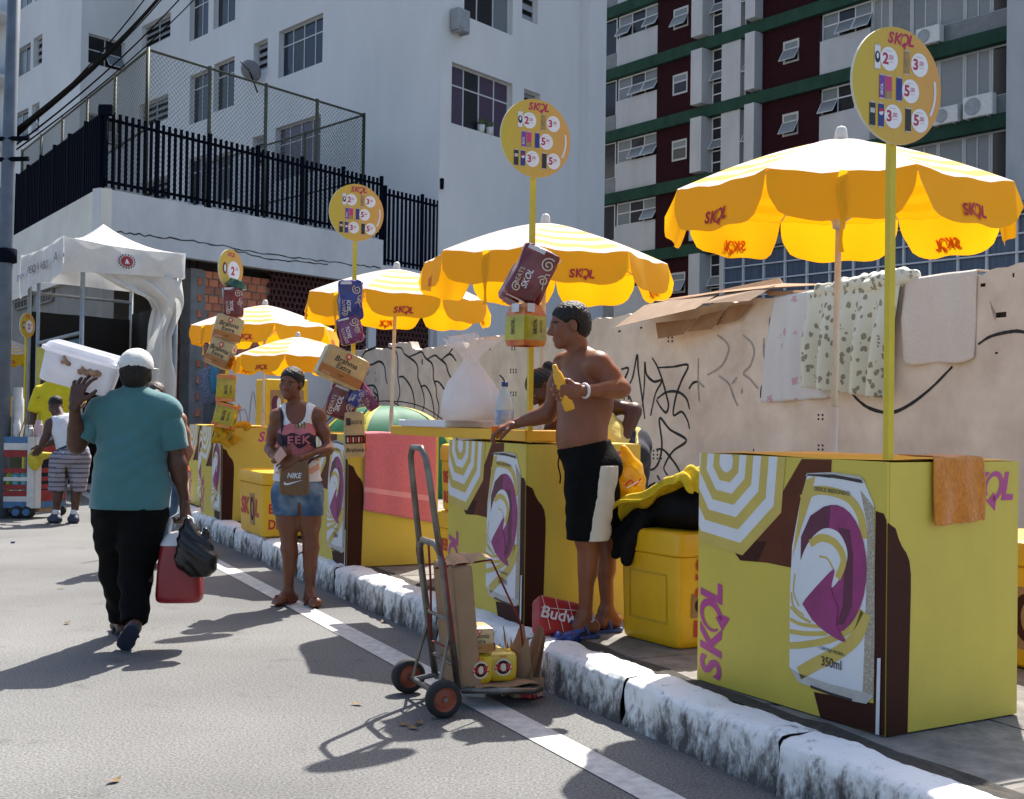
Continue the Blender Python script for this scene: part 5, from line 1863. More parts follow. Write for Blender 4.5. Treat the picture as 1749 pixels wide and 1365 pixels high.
# ------------------------------------------------------------------ yellow cool boxes
COOL = M('cooler_plastic', (.76, .44, .006), .42, col2=(.66, .36, .006), scale=3.5, bump=.12, bscale=16, detail=7)
COOLD = M('cooler_dirt', (.42, .26, .02), .7, col2=(.6, .36, .01), scale=14)
def make_cooler(W_, D_, H_, front='logo', side='word'):
    o = thing('cool_box', 'x', 'cool box')
    m = MB()
    rbox(m, [(.9, 0), (.945, .012), (.955, .04), (1, H_ - .12), (.97, H_ - .118)], W_, D_, n=56, p=14)
    b = m.obj('body', COOL, o, auto=40)
    m = MB()
    rbox(m, [(.99, H_ - .117), (1.03, H_ - .108), (1.03, H_ - .03), (1.0, H_ - .008), (.93, H_)], W_, D_, n=56, p=14)
    m.obj('lid', COOL, o, auto=40)
    tp = lambda b_: 1 - (.045 * (H_ - .12 - b_) / (H_ - .16))
    mats = [PRED, PBROWN, PTAN, PMAGD, COOLD]
    pr = Print(lambda a, b_, h: (a, -D_ / 2 * tp(b_) * 1.0 - .003 - h, b_), mats)
    hb_ = H_ * .42
    if front == 'logo':
        pr.rect(W_ * .0, hb_ - H_ * .27, W_ * .17, hb_ + H_ * .22, 'print_tan', 1)
        pr.disc(W_ * .085, hb_ - .01, W_ * .075, H_ * .19, 'print_brown', 2)
        pr.disc(W_ * .095, hb_ - .01, W_ * .04, H_ * .12, 'print_tan', 3)
        pr.text('SK', -W_ * .38, hb_ - H_ * .13, H_ * .28, 'print_red', 2, bold=.04, shear=.2, wscale=1.25)
        pr.text('L', W_ * .18, hb_ - H_ * .13, H_ * .28, 'print_red', 2, bold=.04, shear=.2, wscale=1.25)
    elif front == 'plain':
        for q in ([(-.32, .2), (.3, .2), (.3, .62), (-.32, .62), (-.32, .2)],):
            pr.stroke([(a * W_, b_ * H_) for a, b_ in q], .012, 'cooler_dirt', 1)
    elif front == 'word':
        for j, t_ in enumerate(('BEBA', 'REDONDO')):
            pr.text(t_, -W_ * .38, H_ * (.42 - .3 * j), H_ * .18, 'print_red', 1, bold=.03, wscale=.8)
    if pr.mb.f:
        pr.obj('print', b)
    pr = Print(lambda a, b_, h: (W_ / 2 * tp(b_) + .003 + h, a, b_), mats)
    if side == 'word':
        for j, t_ in enumerate(('BEBA', 'DIRETO')):
            pr.text(t_, -D_ * .4, H_ * (.36 - .24 * j), H_ * .155, 'print_red', 1, bold=.03, wscale=.8)
    elif side == 'turned':
        pr.rect(-D_ * .3, H_ * .26, D_ * .2, H_ * .47, 'print_tan', 1)
        pr.disc(-D_ * .05, H_ * .365, D_ * .2, H_ * .09, 'print_brown', 2)
        pr.disc(-D_ * .03, H_ * .365, D_ * .1, H_ * .05, 'print_tan', 3)
        pr.text('SK', D_ * -.25, H_ * .78, D_ * .42, 'print_red', 2, rot=-PI / 2, bold=.04, shear=.15, wscale=.72)
        pr.text('L', D_ * -.25, H_ * .24, D_ * .42, 'print_red', 2, rot=-PI / 2, bold=.04, shear=.15, wscale=.72)
    if pr.mb.f:
        pr.obj('print', b)
    return o
ca = G(447, 925, PZ)
cl = G(394, 908, PZ)
na_, ta_ = NT(ca)
coolA = make_cooler(.93, .60, .58, 'logo', 'word')
# its near bottom corner sits at ca: front looks at the road, side looks down the street
coolA.location = S(na_ + .30, ta_ + .46, PZ + .03)
coolA.rotation_euler = (0, 0, RZ0)
tag(coolA, 'closed yellow cool box with red lettering on the kerb beside the woman in white', 'cool box', 'yellow cool boxes')
cb = G(1152, 1116, PZ)
nb_, tb_ = NT(cb)
coolB = make_cooler(.47, .42, .56, 'plain', 'turned')
coolB.location = S(nb_ + .20, tb_ + .25, PZ + .014)
coolB.rotation_euler = (0, 0, RZ0 + math.radians(6))
tag(coolB, 'grimy yellow cool box under the black backpack', 'cool box', 'yellow cool boxes')
coolC = make_cooler(.62, .46, .46, 'word', 'word')
coolC.location = S(3.44, 7.42, PZ + .012); coolC.rotation_euler = (0, 0, RZ0)
tag(coolC, 'lower yellow lettered box of the stack between two stalls', 'cool box', 'yellow cool boxes')
coolD = copy_tree(coolC)
coolD.location = S(3.45, 7.40, PZ + .012 + .462)
tag(coolD, 'upper yellow lettered box of the stack between two stalls', 'cool box', 'yellow cool boxes')
ce = G(1738, 1142, PZ)
ne_, te_ = NT(ce)
coolE = copy_tree(coolA)
coolE.location = S(ne_ + .28, te_ + .02, PZ + .008)
tag(coolE, 'yellow cool box half hidden behind the towel-draped stall', 'cool box', 'yellow cool boxes')
for k in range(2):
    q = at(455, 737, 14.6)
    o = copy_tree(coolC)
    o.location = S(4.25, 16.3 + .02 * k, PZ + .462 * k + .002)
    tag(o, ('lower' if k == 0 else 'upper') + ' yellow box of the stack by the scribbled white wall panel', 'cool box', 'yellow cool boxes')
# tall yellow display fridge with two small posters
o = thing('display_fridge', 'tall yellow drinks fridge with two small posters under the low parasol', 'fridge', S(4.72, 17.4, PZ), RZ0)
m = MB(); m.box((0, 0, .82), (.62, .62, 1.64), bev=.015); b = m.obj('body', COOL, o)
for k in (-1, 1):
    pr = Print(lambda a, b_, h: (.3105 + h, a, b_), [PTAN, PMAGD, PWHITE])
    pr.rect(-.1 + .15 * k, 1.12, .1 + .15 * k, 1.48, 'print_tan', 1); pr.disc(.15 * k - .02, 1.28, .06, .12, 'print_wine', 2); pr.disc(.15 * k + .03, 1.28, .03, .09, 'print_white', 3)
    pr.obj('poster', b)
# ------------------------------------------------------------------ hand truck with its load
STEEL = M('bare_steel', (.22, .215, .205), .42, metal=.85, col2=(.12, .09, .07), scale=9, bump=.1)
RUB = M('tyre_rubber', (.018, .018, .019), .8, var=.15)
RIMO = M('rim_rust_red', (.30, .07, .03), .55, var=.2, scale=12)
w1, w2 = G(757, 1226), G(697, 1184)
tc_ = (w1 + w2) / 2
wv = (w1 - w2)[:2]
TW = float(np.linalg.norm(wv))
hd = math.atan2(wv[1], wv[0]) + PI / 2      # forward axis (platform side), so the near wheel is at -y
truck = thing('hand_truck', 'steel hand truck with small red-rimmed wheels loaded with beer packs', 'hand truck', (tc_[0], tc_[1], 0), hd)
WR = .082
for sy in (-1, 1):
    m = MB()
    rt = Matrix.Rotation(PI / 2, 3, 'X')
    m.lathe([(WR - .03, -.025), (WR - .012, -.028), (WR - .002, -.016), (WR, 0), (WR - .002, .016), (WR - .012, .028), (WR - .03, .025)], c=(0, sy * TW / 2, WR), rot=rt, n=32, cap=False)
    wh = m.obj('wheel', RUB, truck, smooth=True)
    m = MB()
    m.lathe([(0, -.018), (.012, -.03), (.016, -.018), (WR - .04, -.012), (WR - .029, -.024), (WR - .029, .024), (WR - .04, .012), (.016, .018), (.012, .03), (0, .018)], c=(0, sy * TW / 2, WR), rot=rt, n=32)
    rim = m.obj('rim', RIMO, wh, auto=40)
m = MB(); m.tube([(0, -TW / 2 - .03, WR), (0, TW / 2 + .03, WR)], .011, 8); m.obj('axle', STEEL, truck)
FW = .145
base_x = .1
lean = -.155
def up(y, z): return (base_x + lean * (z - .1) / 1.05, y, z)
TOPZ = 1.16
handle = [up(-FW, .62), up(-FW * .80, 1.06), up(-FW * .72, 1.12), up(-FW * .45, TOPZ), up(FW * .45, TOPZ), up(FW * .72, 1.12), up(FW * .80, 1.06), up(FW, .62)]
m = MB(); m.tube(handle, .0145, 10); m.obj('handle', STEEL, truck, smooth=True)
fr = [up(-FW * 1.05, .09), up(-FW * 1.05, .62), up(-FW * .95, .70), up(-FW * .6, .735), up(FW * .6, .735), up(FW * .95, .70), up(FW * 1.05, .62), up(FW * 1.05, .09)]
m = MB(); m.tube(fr, .0155, 10); m.obj('frame', STEEL, truck, smooth=True)
for z in (.4, .2):
    m = MB(); m.tube([up(-FW, z), up(FW, z)], .009, 8); m.obj('crossbar', STEEL, truck, smooth=True)
for sy in (-1, 1):
    m = MB(); m.tube([up(sy * FW, .36), (0, sy * FW * 1.2, WR + .02), (.0, sy * FW * 1.2, WR)], .0075, 6); m.obj('brace', STEEL, truck)
    m = MB(); m.tube([up(sy * FW, .1), (-.005, sy * FW * 1.1, WR)], .012, 6); m.obj('brace', STEEL, truck)
PLT = .40
m = MB(); m.tube([up(-FW * 1.05, .09), (base_x + PLT - .05, -FW * 1.3, .07), (base_x + PLT, -FW * 1.1, .07), (base_x + PLT, FW * 1.1, .07), (base_x + PLT - .05, FW * 1.3, .07), up(FW * 1.05, .09)], .0145, 8); m.obj('platform_frame', STEEL, truck, smooth=True)
m = MB(); m.box((base_x + PLT / 2, 0, .082), (PLT - .05, FW * 2.2, .004)); m.obj('platform', STEEL, truck)
TWM = Matrix.Translation((tc_[0], tc_[1], 0)) @ Matrix.Rotation(hd, 4, 'Z')
CORD = M('cord_red', (.2, .01, .012), .7, var=.2)
m = MB()
m.tube([up(-FW, .745), up(-FW * 1.3, .66), up(-FW * 1.25, .4), up(-FW * 1.1, .27), up(FW * 1.0, .26), up(FW * .3, .55), up(0, .75)], .0055, 6)
m.tube([up(-FW * .3, .62), (base_x + .16, -FW * .9, .66), (base_x + .34, -.05, .36), (base_x + .40, 0, .1)], .0055, 6)
m.tube([up(FW * 1.0, .76), up(FW * 1.3, .68), up(FW * 1.3, .52), up(FW * 1.25, .5)], .0055, 6)
o = m.obj('bungee_cord', CORD)
o.matrix_world = TWM
tag(o, 'dark red elastic cord lashed round the hand truck frame', 'cord')
def on_truck(obj, x, y, z, rz=0.0):
    obj.matrix_world = TWM @ Matrix.Translation((x, y, z)) @ Matrix.Rotation(rz, 4, 'Z')
m = MB()
pr_ = [(0, 0), (.085, 0), (.085, .55), (0, .55)]
m.box((0, 0, .275), (.095, .27, .55), bev=.006)
m.grid(lambda a, b: (.045 + .10 * a, -.13 + .26 * b, .553 + .025 * math.sin(a * 2.6) + .012 * math.sin(b * 5) * a), 5, 5)
m.grid(lambda a, b: (-.045 + .08 * a, -.14 + .10 * b, .558 + .05 * a * (1 - a) + .03 * b), 4, 3)
o = m.obj('folded_carton', CARD)
on_truck(o, base_x + .062 - .05, 0, .088)
o.rotation_euler.y = 0
tag(o, 'tall folded brown carton standing upright on the hand truck', 'cardboard')
o.matrix_world = TWM @ Matrix.Translation((base_x + .075, 0, .088)) @ Matrix.Rotation(-.10, 4, 'Y')
m = MB(); m.grid(lambda a, b: (-.02 + .30 * a, -.17 + .34 * b, .006 * math.sin(a * 9 + b * 4) + .004), 8, 8)
o = m.obj('carton_sheet', CARD); solid(o, .006)
on_truck(o, base_x + .1, 0, .090)
tag(o, 'flat cardboard sheet under the beer packs on the hand truck', 'cardboard')
for (x, y, z, r_, kd, lb, sz) in ((.21, -.065, .168, 4, 'yellow', 'yellow six-pack at the front edge of the hand truck load', (.13, .13, .13)),
                                  (.35, -.04, .168, -12, 'yellow', 'yellow six-pack at the platform tip of the hand truck', (.13, .13, .13)),
                                  (.22, -.05, .30, -8, 'gold', 'open gold carton on top of the hand truck load', (.14, .15, .12)),
                                  (.33, .11, .165, 20, 'yellow', 'yellow six-pack on the kerb side of the hand truck load', (.13, .12, .125))):
    q = TWM @ Vector((x + .0, y, z))
    o = pack('beer_pack', lb, q, sz, (0, 0, math.degrees(hd) + r_ ), kd, 3, grp='packs on the hand truck')
# ------------------------------------------------------------------ litter by the kerb
q = G(952, 1092, PZ)
pack('beer_carton', 'flattened red beer carton with white script lying by the kerb', (q[0], q[1], PZ + .10), (.26, .09, .20), (-32, 14, 25), 'red', 4, grp='litter by the kerb', cat='beer carton')
m = MB()
rg = random.Random(8)
q = S(2.53, 5.0, 0)
for k in range(5):
    a = k * 1.25 + .3
    m = MB()
    m.grid(lambda u, v, a=a, k=k: (math.cos(a) * (.03 + .06 * u) - math.sin(a) * (v - .5) * .12 * (1 - .4 * u), math.sin(a) * (.03 + .06 * u) + math.cos(a) * (v - .5) * .12, .26 * u ** 1.0 + .05 * math.sin(v * 4 + k) * u), 5, 5)
    if k == 0:
        tcx = thing('torn_carton', 'torn brown cardboard box slumped against the kerb by the hand truck', 'cardboard', (q[0], q[1], .012), .4, 'litter by the kerb')
    solid(m.obj('flap', CARD if k % 2 else CARDD, tcx), .004)
m = MB(); m.box((0, 0, .04), (.15, .13, .08)); m.obj('bottom', CARD, tcx)
q = G(830, 1196)
m = MB(); m.lathe([(.022, 0), (.024, .002), (.036, .085), (.038, .087), (.035, .085), (.022, .004)], rot=Euler((0, 1.45, 2.9)).to_matrix(), n=18, c=(0, 0, .034))
o = m.obj('paper_cup', PWHITE, smooth=True, loc=(q[0], q[1], 0)); tag(o, 'white paper cup lying on its side by the hand truck', 'cup')
for i, (x, y, sz, kd, lb) in enumerate(((868, 1186, (.14, .08, .03), 'maroon', 'crushed dark carton lying under the hand truck platform'), (905, 1192, (.13, .09, .035), 'red', 'crushed red carton lying beside the hand truck platform'))):
    q = G(x, y); pack('beer_carton', lb, (q[0], q[1], .022), sz, (0, 6, 20 + 40 * i), kd, 5 + i, grp='litter by the kerb', cat='beer carton')
BLUEP = M('blue_plastic', (.02, .06, .3), .25, trans=.3, coat=.4)
q = G(962, 1128, .1)
o = ragmesh('plastic_wrap', (q[0], q[1], .17), (.13, .1, .14), 3, BLUEP, 'crumpled blue plastic wrap hanging over the kerb edge', 'plastic wrap', .5, .008)
LEAFD = M('dry_leaf', (.22, .13, .045), .8, var=.2)
for i, (x, y) in enumerate(((690, 1240), (716, 1238), (706, 1246), (648, 1050), (655, 1064), (104, 1006), (115, 1066), (610, 1205), (195, 1337))):
    q = G(x, y)
    m = MB()
    a = i * 1.3
    m.grid(lambda u, v: (.03 * (u - .5) * 2, .016 * (v - .5) * 2 * (1 - (2 * u - 1) ** 2), .006 + .010 * (u - .5) ** 2 * 4), 4, 2)
    o = m.obj('dry_leaf', LEAFD); o.location = (q[0], q[1], .002); o.rotation_euler = (0, 0, a)
    tag(o, 'small dry leaf lying on the asphalt', 'leaf', 'dry leaves on the road')
q = G(22, 928)
m = MB(); m.lathe([(0, 0), (.02, 0), (.022, .012), (0, .014)], n=12); o = m.obj('blue_litter', BLUEP, loc=(q[0], q[1], .004)); tag(o, 'scrap of blue plastic on the road near the striped cart', 'litter')
# ------------------------------------------------------------------ towels and washing
PINK = M('towel_pink', (.64, .18, .23), .95, var=.08, scale=60, bump=.6, bscale=90, sheen=.3)
PINKL = M('towel_pink_band', (.74, .34, .38), .95, var=.05)
ORT = M('towel_orange', (.62, .22, .012), .95, col2=(.48, .15, .008), scale=40, bump=.8, bscale=70, sheen=.3)
def hang_cloth(name, label, pl, ua, ub, ztop, drop, mats, matfn=None, amp=.012, folds=3, over=.12, seed=0, v0=.006, slant=0.0, bottom=None, taper=0.0, nu=40, nv=40, cat='towel', fray=0.0):
    """cloth lying over a top edge: a strip on top (going inwards by `over`) and the hanging part"""
    rg = random.Random(seed)
    ph = [rg.uniform(0, 6) for _ in range(5)]
    L_ = over + drop
    def fn(a, b):
        s = b * (over + drop)
        e = (a - .5)
        u = ua + (ub - ua) * (.5 + e * (1 - taper * max(0, s - over) / drop))
        if s < over:
            return pl.P(u, v0 - (over - s), ztop + .006 + .003 * math.sin(a * 9 + ph[0]))
        h = s - over
        d = drop * (1 + slant * e + (bottom(a) if bottom else 0))
        z = ztop - h / drop * d
        w_ = min(1, h / (drop * .5))
        v = v0 + .004 + amp * w_ * (1 + math.sin(2 * PI * folds * a + ph[1] + .8 * math.sin(3 * b + ph[2]))) + .004 * math.sin(9 * a + 7 * b)
        if fray and b > .985:
            z += fray * random.uniform(-1, .3)
        return pl.P(u, v, z)
    m = MB()
    m.grid(fn, nu, nv, matfn=matfn)
    o = m.obj(name, mats, smooth=True)
    solid(o, .004, 0)
    return tag(o, label, cat)
# stall 3 side panel plane (faces down the street)
st3 = S(2.778, 8.377)
PS3 = Plane(st3, NV)
ua, ub = PS3.u(620, 850), PS3.u(742, 850)
hang_cloth('pink_towel', 'pink towel with a pale border hung over the stall counter', PS3, ua, ub, STOP + .004, .62, [PINK, PINKL], lambda a, b: 1 if (.76 < b < .775 or .785 < b < .8) else 0, amp=.008, folds=2.5, seed=2, slant=.18, v0=.012)
st1 = stalls[0]
n1 = np.array(st1.location)
RP1 = Plane(n1[:2], np.array([math.cos(RZ0 + math.radians(94.2)), math.sin(RZ0 + math.radians(94.2))]))
ua, ub = RP1.u(1588, 850), RP1.u(1674, 850)
hang_cloth('orange_towel', 'small frayed orange towel over the edge of a stall counter', RP1, ua, ub, STOP + .004, .235, [ORT], amp=.006, folds=2, seed=4, v0=.012, slant=-.06, fray=.006, over=.16)
def leaf_fn(nt, N, L, b, out):
    tc = N.new('ShaderNodeTexCoord')
    mp = N.new('ShaderNodeMapping'); mp.inputs['Scale'].default_value = (1, 1, .75); L.new(tc.outputs['Object'], mp.inputs[0])
    v = N.new('ShaderNodeTexVoronoi'); v.inputs['Scale'].default_value = 14; v.inputs['Randomness'].default_value = .9
    n = N.new('ShaderNodeTexNoise'); n.inputs['Scale'].default_value = 17
    ad = N.new('ShaderNodeVectorMath'); ad.operation = 'MULTIPLY_ADD'
    ad.inputs[1].default_value = (.05, .05, .05); L.new(n.outputs['Color'], ad.inputs[0]); L.new(mp.outputs[0], ad.inputs[2])
    L.new(ad.outputs[0], v.inputs['Vector'])
    rp = N.new('ShaderNodeValToRGB'); rp.color_ramp.interpolation = 'CONSTANT'
    e = rp.color_ramp.elements
    e[0].color = (.27, .235, .17, 1); e[1].position = .33; e[1].color = (.64, .62, .50, 1)
    L.new(v.outputs['Distance'], rp.inputs[0]); L.new(rp.outputs[0], b.inputs['Base Color']); b.inputs['Roughness'].default_value = .9
LEAFP = node_mat('sheet_leaf_print', leaf_fn)
def flower_fn(nt, N, L, b, out):
    tc = N.new('ShaderNodeTexCoord')
    v = N.new('ShaderNodeTexVoronoi'); v.inputs['Scale'].default_value = 4.5
    n = N.new('ShaderNodeTexNoise'); n.inputs['Scale'].default_value = 26
    L.new(tc.outputs['Object'], n.inputs['Vector'])
    ad = N.new('ShaderNodeVectorMath'); ad.operation = 'MULTIPLY_ADD'; ad.inputs[1].default_value = (.1, .1, .1); L.new(n.outputs['Color'], ad.inputs[0]); L.new(tc.outputs['Object'], ad.inputs[2])
    L.new(ad.outputs[0], v.inputs['Vector'])
    rp = N.new('ShaderNodeValToRGB'); rp.color_ramp.interpolation = 'CONSTANT'
    e = rp.color_ramp.elements
    e[0].color = (.55, .33, .37, 1); e[1].position = .2; e[1].color = (.62, .60, .58, 1)
    L.new(v.outputs['Distance'], rp.inputs[0]); L.new(rp.outputs[0], b.inputs['Base Color']); b.inputs['Roughness'].default_value = .9
FLOWP = node_mat('sheet_flower_print', flower_fn)
TOWW = M('towel_offwhite', (.68, .57, .48), .95, var=.05, scale=40, bump=.5, bscale=80, sheen=.3)
def wall_cloth(x0, x1, yb, **kw):
    ua, ub = sorted((WALLP.u(x0, 560), WALLP.u(x1, 560)))
    zt = max(wtop(ua), wtop(ub), wtop((ua + ub) / 2)) + .01
    zb = WALLP.hit((x0 + x1) / 2, yb)[1]
    return dict(pl=WALLP, ua=ua, ub=ub, ztop=zt, drop=zt - zb, **kw)
hang_cloth('hanging_towel', 'off-white bath towel hanging on the cream wall right of the leaf-print sheet', **wall_cloth(1547, 1670, 621, mats=[TOWW], amp=.03, folds=1.6, seed=5, over=.18, taper=.05, bottom=lambda a: -.05 * abs(2 * a - 1) ** 5 + .012 * math.sin(9 * a)))
hang_cloth('hanging_sheet', 'white sheet with pink flowers hanging beside the leaf-print sheet', **wall_cloth(1322, 1412, 684, mats=[FLOWP], amp=.03, folds=2.5, seed=6, over=.16, taper=-.3, slant=.04), cat='sheet')
hang_cloth('hanging_sheet', 'cream sheet with brown leaf print bunched over the wall top', **wall_cloth(1385, 1546, 672, mats=[LEAFP], amp=.065, folds=5.0, seed=9, over=.16, taper=.12, slant=-.12, nu=90, v0=.05), cat='sheet')
f = Field()
uc = WALLP.u(1470, 490)
ztw = wtop(uc)
rg = random.Random(4)
for k in range(9):
    u = WALLP.u(1405 + k * 17, 490)
    f.cone(WALLP.P(u, .02, wtop(u) + .02), WALLP.P(WALLP.u(1422 + k * 17, 490), -.03, wtop(u) + (.08 if 2 < k < 8 else .03)), .07 + .03 * rg.random(), .06, .03)
V, Fq = f.mesh(.02, wob=lambda P: .012 * np.sin(P[..., 0] * 40 + P[..., 2] * 30) * np.sin(P[..., 1] * 33))
o = vf_obj('sheet_bundle', [(V, Fq, 0)], [LEAFP]); tag(o, 'rolled bundle of leaf-print sheet lying along the wall top', 'sheet')
# cardboard thrown over the wall top
cs = thing('cardboard_heap', 'heap of brown cardboard sheets slumped over the top of the cream wall', 'cardboard', (0, 0, 0))
def wall_sheet(pts, v, mat, t_=.008):
    P = [WALLP.hit(*p) for p in pts]
    m = MB()
    n = len(P)
    A = [WALLP.P(a, vv, b) for (a, b), vv in zip(P, v)]
    B = [WALLP.P(a, vv - t_, b) for (a, b), vv in zip(P, v)]
    m.add(A + B, [tuple(range(n)), tuple(range(n, 2 * n))[::-1]] + [(i, (i + 1) % n, n + (i + 1) % n, n + i) for i in range(n)])
    m.obj('sheet', mat, cs)
CARDL = M('cardboard_light', (.36, .235, .145), .9, var=.1, scale=5, bump=.2)
CARDM = M('cardboard_warm', (.36, .185, .085), .9, var=.12, scale=5, bump=.2)
wall_sheet([(1097, 562), (1112, 522), (1245, 497), (1232, 530), (1150, 550)], (.42, .10, .08, .36, .42), CARDL)
wall_sheet([(1143, 553), (1152, 580), (1190, 572), (1206, 545)], (.2, .24, .2, .14), CARDM)
wall_sheet([(1192, 568), (1208, 540), (1250, 530), (1232, 563)], (.16, .1, .1, .14), CARDM)
wall_sheet([(1232, 556), (1252, 524), (1292, 520), (1268, 548)], (.08, .06, .06, .08), CARDM)
wall_sheet([(1236, 521), (1252, 500), (1332, 488), (1310, 516)], (.30, .08, .06, .24), CARDL)
wall_sheet([(1120, 514), (1200, 500), (1270, 480), (1300, 472), (1312, 482), (1390, 482), (1330, 492), (1240, 502), (1150, 516)], (.03, -.05, -.2, -.25, -.2, -.3, .1, .15, .1), CARDM)
wall_sheet([(1310, 497), (1400, 494), (1398, 502), (1320, 506)], (.05, -.1, -.05, .05), CARDM)
# ------------------------------------------------------------------ long tray, ice bag, bottle on the second stall
trn = thing('counter_tray', 'long yellow tray carrying the ice bag across stall and stacked boxes', 'tray', S(2.90, 6.72, STOP + .004), RZ0)
LT = 2.05
m = MB(); m.box((0, .09, .008), (LT, .22, .012)); m.obj('tray_bottom', YELO, trn)
for (c, sz) in (((0, -.025, .032), (LT, .012, .06)), ((0, .205, .032), (LT, .012, .06)), ((LT / 2 - .004, .09, .032), (.012, .216, .058)), ((-LT / 2 + .004, .09, .032), (.012, .216, .058))):
    m = MB(); m.box(c, sz, bev=.003); m.obj('rim', YELO, trn)
FOAM = M('styrofoam', (.72, .73, .74), .8, var=.03, scale=30, bump=.2)
m = MB(); m.box((0, 0, .02), (.8, .34, .045), bev=.006)
o = m.obj('foam_slab', FOAM); o.location = S(3.02, 7.15, STOP + .068); o.rotation_euler = (0, 0, RZ0)
tag(o, 'white styrofoam slab lying on the long yellow tray', 'styrofoam')
def bag_fn(nt, N, L, b, out):
    b.inputs['Base Color'].default_value = (.86, .85, .83, 1); b.inputs['Roughness'].default_value = .3
    tc = N.new('ShaderNodeTexCoord'); n = N.new('ShaderNodeTexNoise'); n.inputs['Scale'].default_value = 14; n.inputs['Detail'].default_value = 5
    mp = N.new('ShaderNodeMapping'); mp.inputs['Scale'].default_value = (1, 1, .3); L.new(tc.outputs['Object'], mp.inputs[0]); L.new(mp.outputs[0], n.inputs['Vector'])
    bp = N.new('ShaderNodeBump'); bp.inputs['Strength'].default_value = .6; bp.inputs['Distance'].default_value = .02; L.new(n.outputs[0], bp.inputs['Height']); L.new(bp.outputs[0], b.inputs['Normal'])
    tr = N.new('ShaderNodeBsdfTranslucent'); tr.inputs[0].default_value = (.8, .8, .82, 1)
    tp = N.new('ShaderNodeBsdfTransparent')
    m1 = N.new('ShaderNodeMixShader'); m1.inputs[0].default_value = .45; L.new(b.outputs[0], m1.inputs[1]); L.new(tr.outputs[0], m1.inputs[2])
    sx = N.new('ShaderNodeSeparateXYZ'); L.new(tc.outputs['Object'], sx.inputs[0])
    mr = N.new('ShaderNodeMapRange'); mr.inputs[1].default_value = .12; mr.inputs[2].default_value = .38; mr.inputs[3].default_value = .05; mr.inputs[4].default_value = .52
    L.new(sx.outputs[2], mr.inputs[0])
    m2 = N.new('ShaderNodeMixShader'); L.new(mr.outputs[0], m2.inputs[0]); L.new(m1.outputs[0], m2.inputs[1]); L.new(tp.outputs[0], m2.inputs[2])
    L.new(m2.outputs[0], out.inputs[0])
BAGM = node_mat('clear_bag', bag_fn)
rg = random.Random(2)
def bagw(p, a):
    z = p[2]
    k = 1 + .05 * math.sin(5 * a + z * 12) + .05 * math.sin(9 * a - z * 20) * min(1, z * 6)
    fl = 1 + (.35 * math.sin(4 * a + 1) + .2 * math.sin(7 * a)) * max(0, z - .36) * 8
    return (p[0] * k * fl, p[1] * k * fl, z + (.03 * math.sin(3 * a) + .02 * math.sin(8 * a)) * max(0, z - .4) * 6)
m = MB(); m.lathe([(0, 0), (.15, .0), (.185, .03), (.19, .09), (.17, .16), (.135, .23), (.085, .3), (.05, .345), (.045, .37), (.075, .41), (.12, .45), (.14, .49)], n=48, fn=bagw)
o = m.obj('ice_bag', BAGM, smooth=True); q = at(803, 745, 7.25); o.location = (q[0], q[1], STOP + .112)
o.scale = (.98, .98, 1.02)
tag(o, 'knotted clear plastic bag full of ice on the long yellow tray', 'plastic bag')
PETM = glassy('pet_plastic', (.50, .58, .62), .08, .6)
WATER = M('bottle_label', (.35, .42, .58), .4, var=.25, scale=30)
q = at(861, 742, 6.75)
o = thing('water_bottle', 'big clear water bottle with blue cap beside the ice bag', 'bottle', (q[0], q[1], STOP + .022))
m = MB(); m.lathe([(0, 0), (.045, 0), (.052, .012), (.052, .18), (.048, .21), (.03, .255), (.016, .275), (.016, .29)], n=24); m.obj('body', PETM, o, smooth=True)
m = MB(); m.lathe([(.0525, .07), (.0535, .071), (.0535, .15), (.0525, .151)], n=24); m.obj('label', WATER, o, smooth=True)
m = MB(); m.lathe([(.018, .285), (.019, .286), (.019, .31), (.015, .312), (0, .312)], n=16); m.obj('cap', BLUEP, o, smooth=True)
m = MB(); m.tube([(0, 0, .31), (-.01, 0, .33), (-.03, 0, .35)], .005, 6); m.obj('straw', PBLK, o)
# ------------------------------------------------------------------ backpack, rags and bags on the grimy cool box
TOPB = PZ + .014 + .56
BLKF = M('black_nylon', (.007, .007, .008), .8, var=.2, scale=30, bump=.4, bscale=60, spec=.15)
cbx = S(nb_ + .20, tb_ + .25, 0)
axd = np.array([-DV[0], -DV[1], 0]); axn = np.array([NV[0], NV[1], 0])
def on_box(a, b, z): return cbx + axd * a * .8 + axn * b * .85 + np.array([0, 0, TOPB + z])
f = Field()
f.ell(on_box(.08, .02, .10), (.22, .17, .10), np.array([axd, axn, [0, 0, 1]]), .03)
f.ell(on_box(.16, .10, .14), (.14, .14, .12), np.array([axd, axn, [0, 0, 1]]), .05)
f.cone(on_box(-.18, -.1, .05), on_box(.1, 0, .1), .06, .09, .04)
f.cone(on_box(-.10, -.2, .05), on_box(-.13, -.285, -.06), .045, .045, .02)
f.cone(on_box(-.13, -.285, -.06), on_box(-.15, -.29, -.16), .045, .035, .02)
f.cone(on_box(-.2, -.2, .05), on_box(-.24, -.285, -.05), .04, .04, .02)
f.cone(on_box(-.24, -.285, -.05), on_box(-.27, -.29, -.14), .04, .032, .02)
V, Fq = f.mesh(.012, clip=None, wob=lambda P: .006 * np.sin(P[..., 0] * 45) * np.sin(P[..., 2] * 50 + P[..., 1] * 20))
bk = thing('backpack', 'black backpack lying on the grimy yellow cool box', 'backpack', on_box(0, 0, 0))
o = vf_obj('body', [(V, Fq, 0)], [BLKF], bk); o.location = -on_box(0, 0, 0)
m = MB(); m.tube([on_box(.2, .22, .25) - on_box(0, 0, 0), on_box(.32, .1, .2) - on_box(0, 0, 0), on_box(.33, 0, .06) - on_box(0, 0, 0)], .012, 6); m.obj('strap', BLKF, bk)
